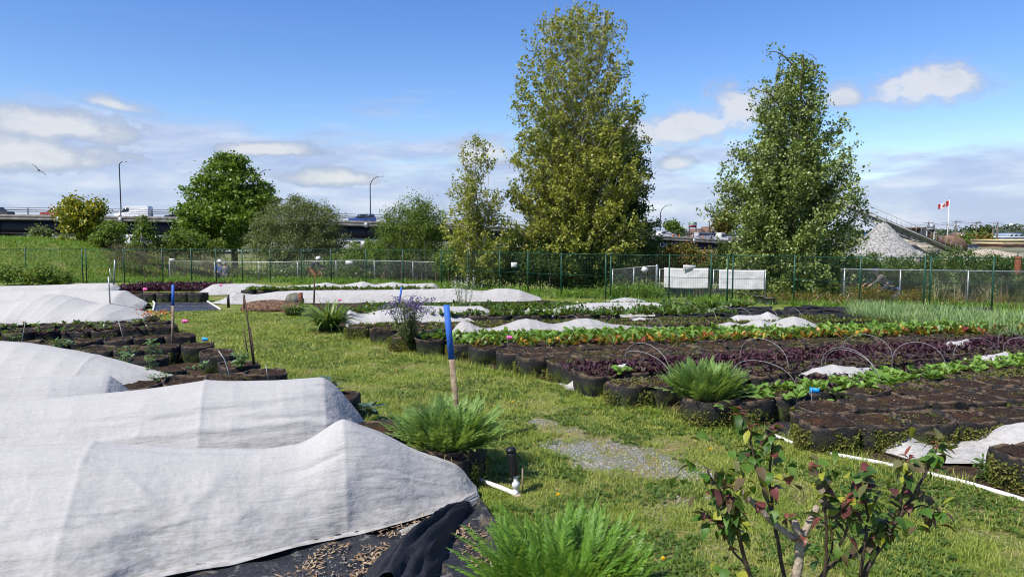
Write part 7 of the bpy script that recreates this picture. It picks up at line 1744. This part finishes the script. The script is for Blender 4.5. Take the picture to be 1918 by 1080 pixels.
building('orange tan lumber shed before the yellow one at the right edge', 1876, 1980, 470, 459, 160, M['tan_wall'], M['rusty'], 8, 4, door=True)
building('blue grey roofed industrial hall on the skyline at right', 1890, 1916, 442, 436, 420, M['blue_roof'], M['blue_roof'], 20, 3)
building('small white house between the utility poles', 1800, 1815, 452, 444, 300, M['white_paint'], M['blue_roof'], 10, 2, .3)
building('low dark roofed yard office beside the sand pile', 1805, 1832, 466, 460, 150, M['pale_wall'], M['rail_paint'], 6, 3)
building('pinkish apartment block far away left of the tall poles', 1799, 1810, 441, 436, 520, M['brick'], M['pale_wall'], 12, 3)
building('long brown roofed house on the slope beyond the billboard', 1300, 1322, 440, 428, 300, M['brick'], M['rusty'], 12, 3, .4)
building('steep brown roofed house left of the billboard legs', 1322, 1338, 440, 424, 320, M['brick'], M['rusty'], 12, 2, .5)
building('pale low building glimpsed under the bridge left of the maple', 226, 300, 470, 432, 150, M['pale_wall'], M['pale_wall'], 10, 5)
building('pale low building glimpsed between the willows under the bridge', 640, 760, 470, 447, 160, M['pale_wall'], M['blue_roof'], 10, 6)
building('pale blue tarpaulin shelter behind the conveyor legs', 1655, 1690, 460, 441, 120, M['cyan'], M['cyan'], 6, 0)
vehicle  # (yard truck below)
c = D(1820, 462, 140); 
# water tower dot on the ridge
c = D(1893, 436, 900); t = thing('water_tower', 'tiny pale water tower on the far ridge', 'water tower', (c[0], c[1], 0)); MB().lathe([(0, 0), (.8, 0), (.8, 5), (2.2, 6), (2.2, 10), (0, 11)], n=12).build('tank', M['pale_wall'], t, loc=(0, 0, c[2] + 1)); MB().tube([[0, 0, -2], [0, 0, c[2] * .5], [0, 0, c[2] + 1.2]], 1.1, 8).build('leg', M['pale_wall'], t)
# far wooded ridge
M['far_wood'] = leafmat('distant_woods', [(0.03, 0.05, 0.03), (0.05, 0.075, 0.04), (0.08, 0.10, 0.055)], 0.1, 0.8, 0.1)
hx = np.linspace(-1500, 1500, 160); hy = np.linspace(620, 1500, 24); HX, HY = np.meshgrid(hx, hy)
az_ = HX / HY; prof_ = np.interp(az_, [-1, -.2, .2, .45, .6, .66, .72, .9], [.55, .4, .25, .35, .45, .85, 1.0, .9])
HZ = -2 + (sstep(620, 900, HY)) * 10.5 * prof_ * (0.75 + .5 * n2(HX, HY, .006, 8))
kind(MB().grid(np.stack([HX, HY, HZ], -1)).build('hills', simple('wooded_hill', (0.07, 0.09, 0.05), (0.04, 0.055, 0.035), 0.03, 0.95), smooth=True), 'structure')
g = MB(); k = 9000; X = RNG.uniform(-1000, 1100, k); Y = RNG.uniform(640, 950, k)
hz_ = -2 + sstep(620, 900, Y) * 10.5 * np.interp(X / Y, [-1, -.2, .2, .45, .6, .66, .72, .9], [.55, .4, .25, .35, .45, .85, 1.0, .9]) * (0.75 + .5 * n2(X, Y, .006, 8))
cl = n2(X, Y, 0.02, 19); q = np.column_stack([X, Y, hz_ + RNG.uniform(0, 5.5, k) * (.4 + cl)]); leafcloud(g, q, 4.0, RNG, .5, .9)
kind(g.build('distant_woods', M['far_wood']), 'stuff')
# scrub in the middle distance behind the works
for px, cy, y, hw, hh, m_, lab, sd in ((1815, 452, 200, 16, 9, 'bush', 'green scrub tree between the utility poles beyond the works', 41), (1842, 452, 190, 16, 10, 'orange_bush', 'olive scrub tree left of the lumber shed', 42), (1735, 447, 130, 12, 7, 'orange_bush', 'yellowish bush beside the hopper roof', 43), (1700, 446, 140, 10, 7, 'bush', 'small tree top showing under the conveyor truss', 44), (1836, 436, 420, 8, 5, 'dark_bush', 'dark round tree crown on the skyline between poles', 45), (74, 437, 62, 10, 3, 'willow', 'pale tuft of scrub on the crest of the green mound', 46)):
    clump_tree('scrub', lab, 'shrub', px, y, [(px, cy, hw, hh, 0), (px + hw * .6, cy + hh * .5, hw * .7, hh * .6, 0)], 70, 26, y * .0042, m_, 'brown_bark', y * .009, seed=sd)

# ------------------------------------------------------------------ bird
c = D(73, 319, 60); t = thing('gull', 'gull gliding with spread wings in the sky at far left', 'bird', c); M['feather'] = simple('grey_feathers', (.16, .16, .17), (.08, .08, .09), 8, .8)
bm_ = MB(); bm_.lathe([(0, -.22), (.03, -.2), (.055, -.08), (.06, .02), (.045, .12), (.03, .17), (.034, .2), (.022, .24), (0, .29)], n=10)
V = bm_.V[0]; bm_.V[0] = V[:, [0, 2, 1]]
for sg in (1, -1):
    s_ = np.linspace(0, 1, 9); ch = np.interp(s_, [0, .3, .6, 1], [.17, .16, .11, .015]); le = np.interp(s_, [0, .4, 1], [.08, .13, -.04])
    G = np.stack([np.stack([sg * (.03 + s_ * .62), le - ch * f, .06 * np.sin(s_ * 2.6) + .018 * (1 - f) * f * 4], 1) for f in (0, .33, .66, 1)], 1); bm_.grid(G)
    bm_.grid(G - np.array([0, 0, .008]), flip=True)
bm_.grid(np.stack([np.stack([np.linspace(-.03, .03, 5), np.full(5, -.19), np.zeros(5)], 1), np.stack([np.linspace(-.075, .075, 5), np.full(5, -.34), np.zeros(5)], 1)]))
o = bm_.build('body', M['feather'], t, smooth=True); t.rotation_euler = (0.3, 0.75, 0.5)

# ------------------------------------------------------------------ people
M['skin'] = simple('skin', (.48, .29, .20), (.42, .25, .17), 8, .6)
def cloth(n, c): return simple(n, c, tuple(k * .8 for k in c), 14, .85, bmp=.2)
def skinmesh(name, pts, edges, rad, m, parent, root=0):
    me = bpy.data.meshes.new(name); me.from_pydata([tuple(p) for p in pts], edges, []); me.materials.append(m)
    o = bpy.data.objects.new(name, me); COL.objects.link(o); o.parent = parent
    o.modifiers.new('skin', 'SKIN'); lay = me.skin_vertices[0].data
    for i, r in enumerate(rad): lay[i].radius = (r, r); lay[i].use_root = (i == root)
    ss = o.modifiers.new('smooth', 'SUBSURF'); ss.levels = 2; ss.render_levels = 2
    for p in me.polygons: p.use_smooth = True
    return o
def person(label, loc, rz, J, top, legs, hat=None, hat_m=None, scale=1.0, bare_legs=False, bag=None, hair=None):
    """J: dict of joints (x forward, y left, z up)"""
    t = thing('person', label, 'person', loc, rz); t.scale = (scale,) * 3
    names, pts, rad, ed = [], [], [], []
    def v(n, p, r): names.append(n); pts.append(p); rad.append(r); return len(pts) - 1
    def e(a, b): ed.append((names.index(a), names.index(b)))
    v('pelvis', J['pelvis'], .135); v('waist', J['waist'], .12); v('chest', J['chest'], .145); v('neck', J['neck'], .055); v('chin', J['chin'], .070); v('head', J['head'], .098); v('crown', J['crown'], .075)
    for a, b in (('pelvis', 'waist'), ('waist', 'chest'), ('chest', 'neck'), ('neck', 'chin'), ('chin', 'head'), ('head', 'crown')): e(a, b)
    for s in ('l', 'r'):
        v('sh' + s, J['sh' + s], .062); v('el' + s, J['el' + s], .045); v('wr' + s, J['wr' + s], .030); e('chest', 'sh' + s); e('sh' + s, 'el' + s); e('el' + s, 'wr' + s)
        d = unit((np.array(J['wr' + s]) - np.array(J['el' + s]))[None])[0]; h = np.array(J['wr' + s]) + d * .07
        v('pa' + s, h, .034); e('wr' + s, 'pa' + s)
        sd = np.cross(d, [0, 0, 1.0]); sd = sd / (np.linalg.norm(sd) + 1e-6); dn = np.cross(sd, d)
        for k in range(4):
            f0 = h + d * .045 + sd * (k - 1.5) * .021 - dn * .004; f1 = f0 + d * (.034 - .004 * abs(k - 1.3)) - dn * .022
            v('f%d%s' % (k, s), f0, .009); v('g%d%s' % (k, s), f1, .007); e('pa' + s, 'f%d%s' % (k, s)); e('f%d%s' % (k, s), 'g%d%s' % (k, s))
        v('th' + s, h + sd * .05 + d * .01, .010); v('tk' + s, h + sd * .058 + d * .045, .008); e('pa' + s, 'th' + s); e('th' + s, 'tk' + s)
        v('hp' + s, J['hp' + s], .095); v('kn' + s, J['kn' + s], .062); v('an' + s, J['an' + s], .040); v('he' + s, np.array(J['an' + s]) + [.05, 0, -.055], .038); v('to' + s, np.array(J['an' + s]) + [.17, 0, -.065], .032)
        e('pelvis', 'hp' + s); e('hp' + s, 'kn' + s); e('kn' + s, 'an' + s); e('an' + s, 'he' + s); e('he' + s, 'to' + s)
    nose = np.array(J['head']) + [.10, 0, -.02]; v('nose', nose, .014); e('head', 'nose')
    for sg, n in ((1, 'earl'), (-1, 'earr')): v(n, np.array(J['head']) + [-.005, sg * .098, -.01], .016); e('head', n)
    skinmesh('body', pts, ed, rad, M['skin'], t)
    def sub(name, keys, links, m, grow):
        p = [J[k] for k in keys]; r = [rad[names.index(k)] + grow for k in keys]; return skinmesh(name, p, [(keys.index(a), keys.index(b)) for a, b in links], r, m, t)
    sub('jacket', ['chest', 'waist', 'pelvis', 'shl', 'ell', 'wrl', 'shr', 'elr', 'wrr'], [('pelvis', 'waist'), ('waist', 'chest'), ('chest', 'shl'), ('shl', 'ell'), ('ell', 'wrl'), ('chest', 'shr'), ('shr', 'elr'), ('elr', 'wrr')], top, .018)
    if bare_legs:
        J2 = dict(J)
        for s in 'lr': J2['mid' + s] = tuple(np.array(J['hp' + s]) * .2 + np.array(J['kn' + s]) * .8)
        p = [J['pelvis'], J['hpl'], J2['midl'], J['hpr'], J2['midr']]; skinmesh('shorts', p, [(0, 1), (1, 2), (0, 3), (3, 4)], [.15, .115, .095, .115, .095], legs, t)
    else: sub('trousers', ['pelvis', 'hpl', 'knl', 'anl', 'hpr', 'knr', 'anr'], [('pelvis', 'hpl'), ('hpl', 'knl'), ('knl', 'anl'), ('pelvis', 'hpr'), ('hpr', 'knr'), ('knr', 'anr')], legs, .022)
    for s in 'lr':
        a = np.array(J['an' + s]); skinmesh('shoe', [a + [-.03, 0, -.05], a + [.05, 0, -.06], a + [.17, 0, -.068]], [(0, 1), (1, 2)], [.05, .05, .04], M['shoe'], t)
    hd = np.array(J['head']); cr = np.array(J['crown']); up = unit((cr - hd)[None])[0]
    if hat:
        g = MB(); 
        if hat == 'helmet': g.lathe([(.128, -.02), (.138, .02), (.125, .08), (.09, .125), (.04, .145), (0, .15)], n=18)
        else: g.lathe([(.19, -.0), (.19, .012), (.118, .02), (.112, .08), (.08, .12), (0, .13)], n=18)
        o = g.build(hat, hat_m, t, smooth=True, loc=(hd + up * .02).tolist()); o.scale = (1.12, 1, 1)
    else:
        o = MB().lathe([(.105, -.06), (.118, 0), (.11, .06), (.08, .10), (0, .118)], n=16).build('hair', hair, t, smooth=True, loc=(hd + up * .01 - np.array([.02, 0, 0])).tolist())
    for sg in (1, -1): MB().lathe([(0, -.006), (.009, 0), (0, .006)], n=8).build('eye', M['ink'], t, loc=(hd + [.092, sg * .032, .012]).tolist())
    MB().box((hd + [.088, 0, -.055]).tolist(), (.012, .045, .010)).build('mouth', M['red_ink'], t)
    if bag: skinmesh('backpack', [np.array(J['chest']) + [-.2, 0, .05], np.array(J['waist']) + [-.21, 0, 0]], [(0, 1)], [.11, .14], bag, t)
    return t
M['shoe'] = simple('dark_shoe', (.04, .04, .045), (.03, .03, .035), 12, .7)
STAND = dict(pelvis=(0, 0, .95), waist=(0, 0, 1.12), chest=(0, 0, 1.32), neck=(0, 0, 1.49), chin=(.02, 0, 1.54), head=(.02, 0, 1.62), crown=(.01, 0, 1.68), shl=(0, .19, 1.42), ell=(-.03, .24, 1.15), wrl=(.05, .24, .92), shr=(0, -.19, 1.42), elr=(-.03, -.24, 1.15), wrr=(.06, -.23, .92),
             hpl=(0, .10, .90), knl=(.08, .10, .50), anl=(-.02, .10, .09), hpr=(0, -.10, .90), knr=(.02, -.10, .50), anr=(-.16, -.10, .11))
RIDE = dict(pelvis=(-.22, 0, .98), waist=(-.12, 0, 1.12), chest=(.06, 0, 1.28), neck=(.18, 0, 1.42), chin=(.23, 0, 1.45), head=(.26, 0, 1.53), crown=(.25, 0, 1.60), shl=(.10, .19, 1.36), ell=(.30, .24, 1.16), wrl=(.50, .22, 1.04), shr=(.10, -.19, 1.36), elr=(.30, -.24, 1.16), wrr=(.50, -.22, 1.04),
            hpl=(-.18, .10, .94), knl=(.22, .12, .74), anl=(.08, .12, .34), hpr=(-.18, -.10, .94), knr=(.16, -.12, .58), anr=(-.08, -.12, .16))
def bicycle(label, loc, rz, col, scale=1.0, small=False):
    t = thing('bicycle', label, 'bicycle', loc, rz); t.scale = (scale,) * 3; r = .34
    th = np.linspace(0, 2 * math.pi, 29)
    for x in (-.52, .55):
        c = np.array([x, 0, r]); w_ = MB().tube(c + np.stack([np.cos(th) * (r - .02), th * 0, np.sin(th) * (r - .02)], 1), .02, 6, cap=False).build('wheel', M['tyre'], t, smooth=True)
        g = MB()
        for a in np.linspace(0, math.pi, 9)[:-1]: d = np.array([math.cos(a), 0, math.sin(a)]) * (r - .03); g.tube([c - d, c, c + d], .003, 4, cap=False)
        g.build('spokes', M['galv'], w_)
    g = MB(); A, B, C, E, F_ = np.array([-.52, 0, r]), np.array([-.08, 0, .28]), np.array([-.22, 0, .80]), np.array([.36, 0, .86]), np.array([.55, 0, r])
    for a, b in ((A, B), (A, C), (B, C), (C, E), (B, E), (E, F_)): g.tube([a, (a + b) / 2, b], .018, 6)
    g.build('frame', col, t, smooth=True); MB().tube([[.36, 0, .86], [.38, 0, .98], [.40, 0, 1.0]], .016, 6).build('stem', M['galv'], t)
    MB().tube([[.48, -.26, 1.0], [.42, -.14, 1.02], [.40, 0, 1.0], [.42, .14, 1.02], [.48, .26, 1.0]], .014, 6).build('handlebar', M['black_plastic'], t, smooth=True)
    MB().tube([[-.36, 0, .87], [-.22, 0, .88], [-.08, 0, .86]], [.07, .06, .025], 8).build('saddle', M['black_plastic'], t, smooth=True)
    g = MB(); g.tube([[-.08, -.02, .28], [.05, -.08, .33], [.09, -.1, .34]], .012, 5); g.tube([[-.08, .02, .28], [-.2, .08, .22], [-.24, .1, .2]], .012, 5); g.build('pedal', M['black_plastic'], t); return t
def ground_at(px, y): x = D(px, 500, y)[0]; return np.array([x, y, gz1(x, y) + .03])
yy = 27.4; dz = 0.0
p = ground_at(1652, yy); p[2] += dz
bicycle('dark bicycle ridden left by the adult behind the right chain link fence', p, math.pi, MD)
person('adult cyclist in a dark cap and grey sleeves, riding left behind the right fence', p, math.pi, RIDE, cloth('grey_olive_sleeves', (.09, .09, .075)), cloth('navy_shorts', (.02, .025, .05)), 'cap', cloth('dark_blue_cap', (.02, .025, .06)), 1.0, True)
p = ground_at(1676, yy + .3); p[2] += dz
bicycle('small bicycle ridden by the child close behind the adult cyclist', p, math.pi, MB_, .72)
person('child cyclist in a dark jacket and pale trousers close behind the adult cyclist', p, math.pi, RIDE, cloth('dark_navy_jacket', (.025, .03, .06)), cloth('grey_blue_jeans', (.20, .24, .30)), 'helmet', M['black_plastic'], .72, False, cloth('blue_backpack', (.06, .10, .22)))
p = ground_at(412, 41.5); p[2] -= .1
person('walker in a blue jacket and white cap behind the left chain link fence', p, math.pi * .6, STAND, cloth('blue_jacket', (.07, .13, .30)), cloth('dark_trousers', (.04, .045, .06)), 'cap', M['white_paint'])
p = ground_at(421, 41.2); p[2] -= .1
person('walker in grey clothes beside the one in the blue jacket', p, math.pi * .55, STAND, cloth('grey_jacket', (.13, .14, .16)), cloth('grey_trousers', (.12, .12, .13)), None, None, .93, hair=cloth('grey_hair', (.3, .28, .26)))
p = ground_at(588, 39.6); p[2] -= .05
bicycle('tan bicycle under the rider in the white helmet', p, 0, paint('tan_bike_paint', (.45, .2, .07)))
person('cyclist in a white helmet, dark top and brown trousers behind the left fence', p, 0, RIDE, cloth('black_jacket', (.03, .03, .04)), cloth('rust_brown_trousers', (.30, .13, .05)), 'helmet', M['white_paint'])

for o in COL.objects:
    if 'label' in o and not (4 <= len(o['label'].split()) <= 16): print('LABEL', o.name, len(o['label'].split()), o['label'])
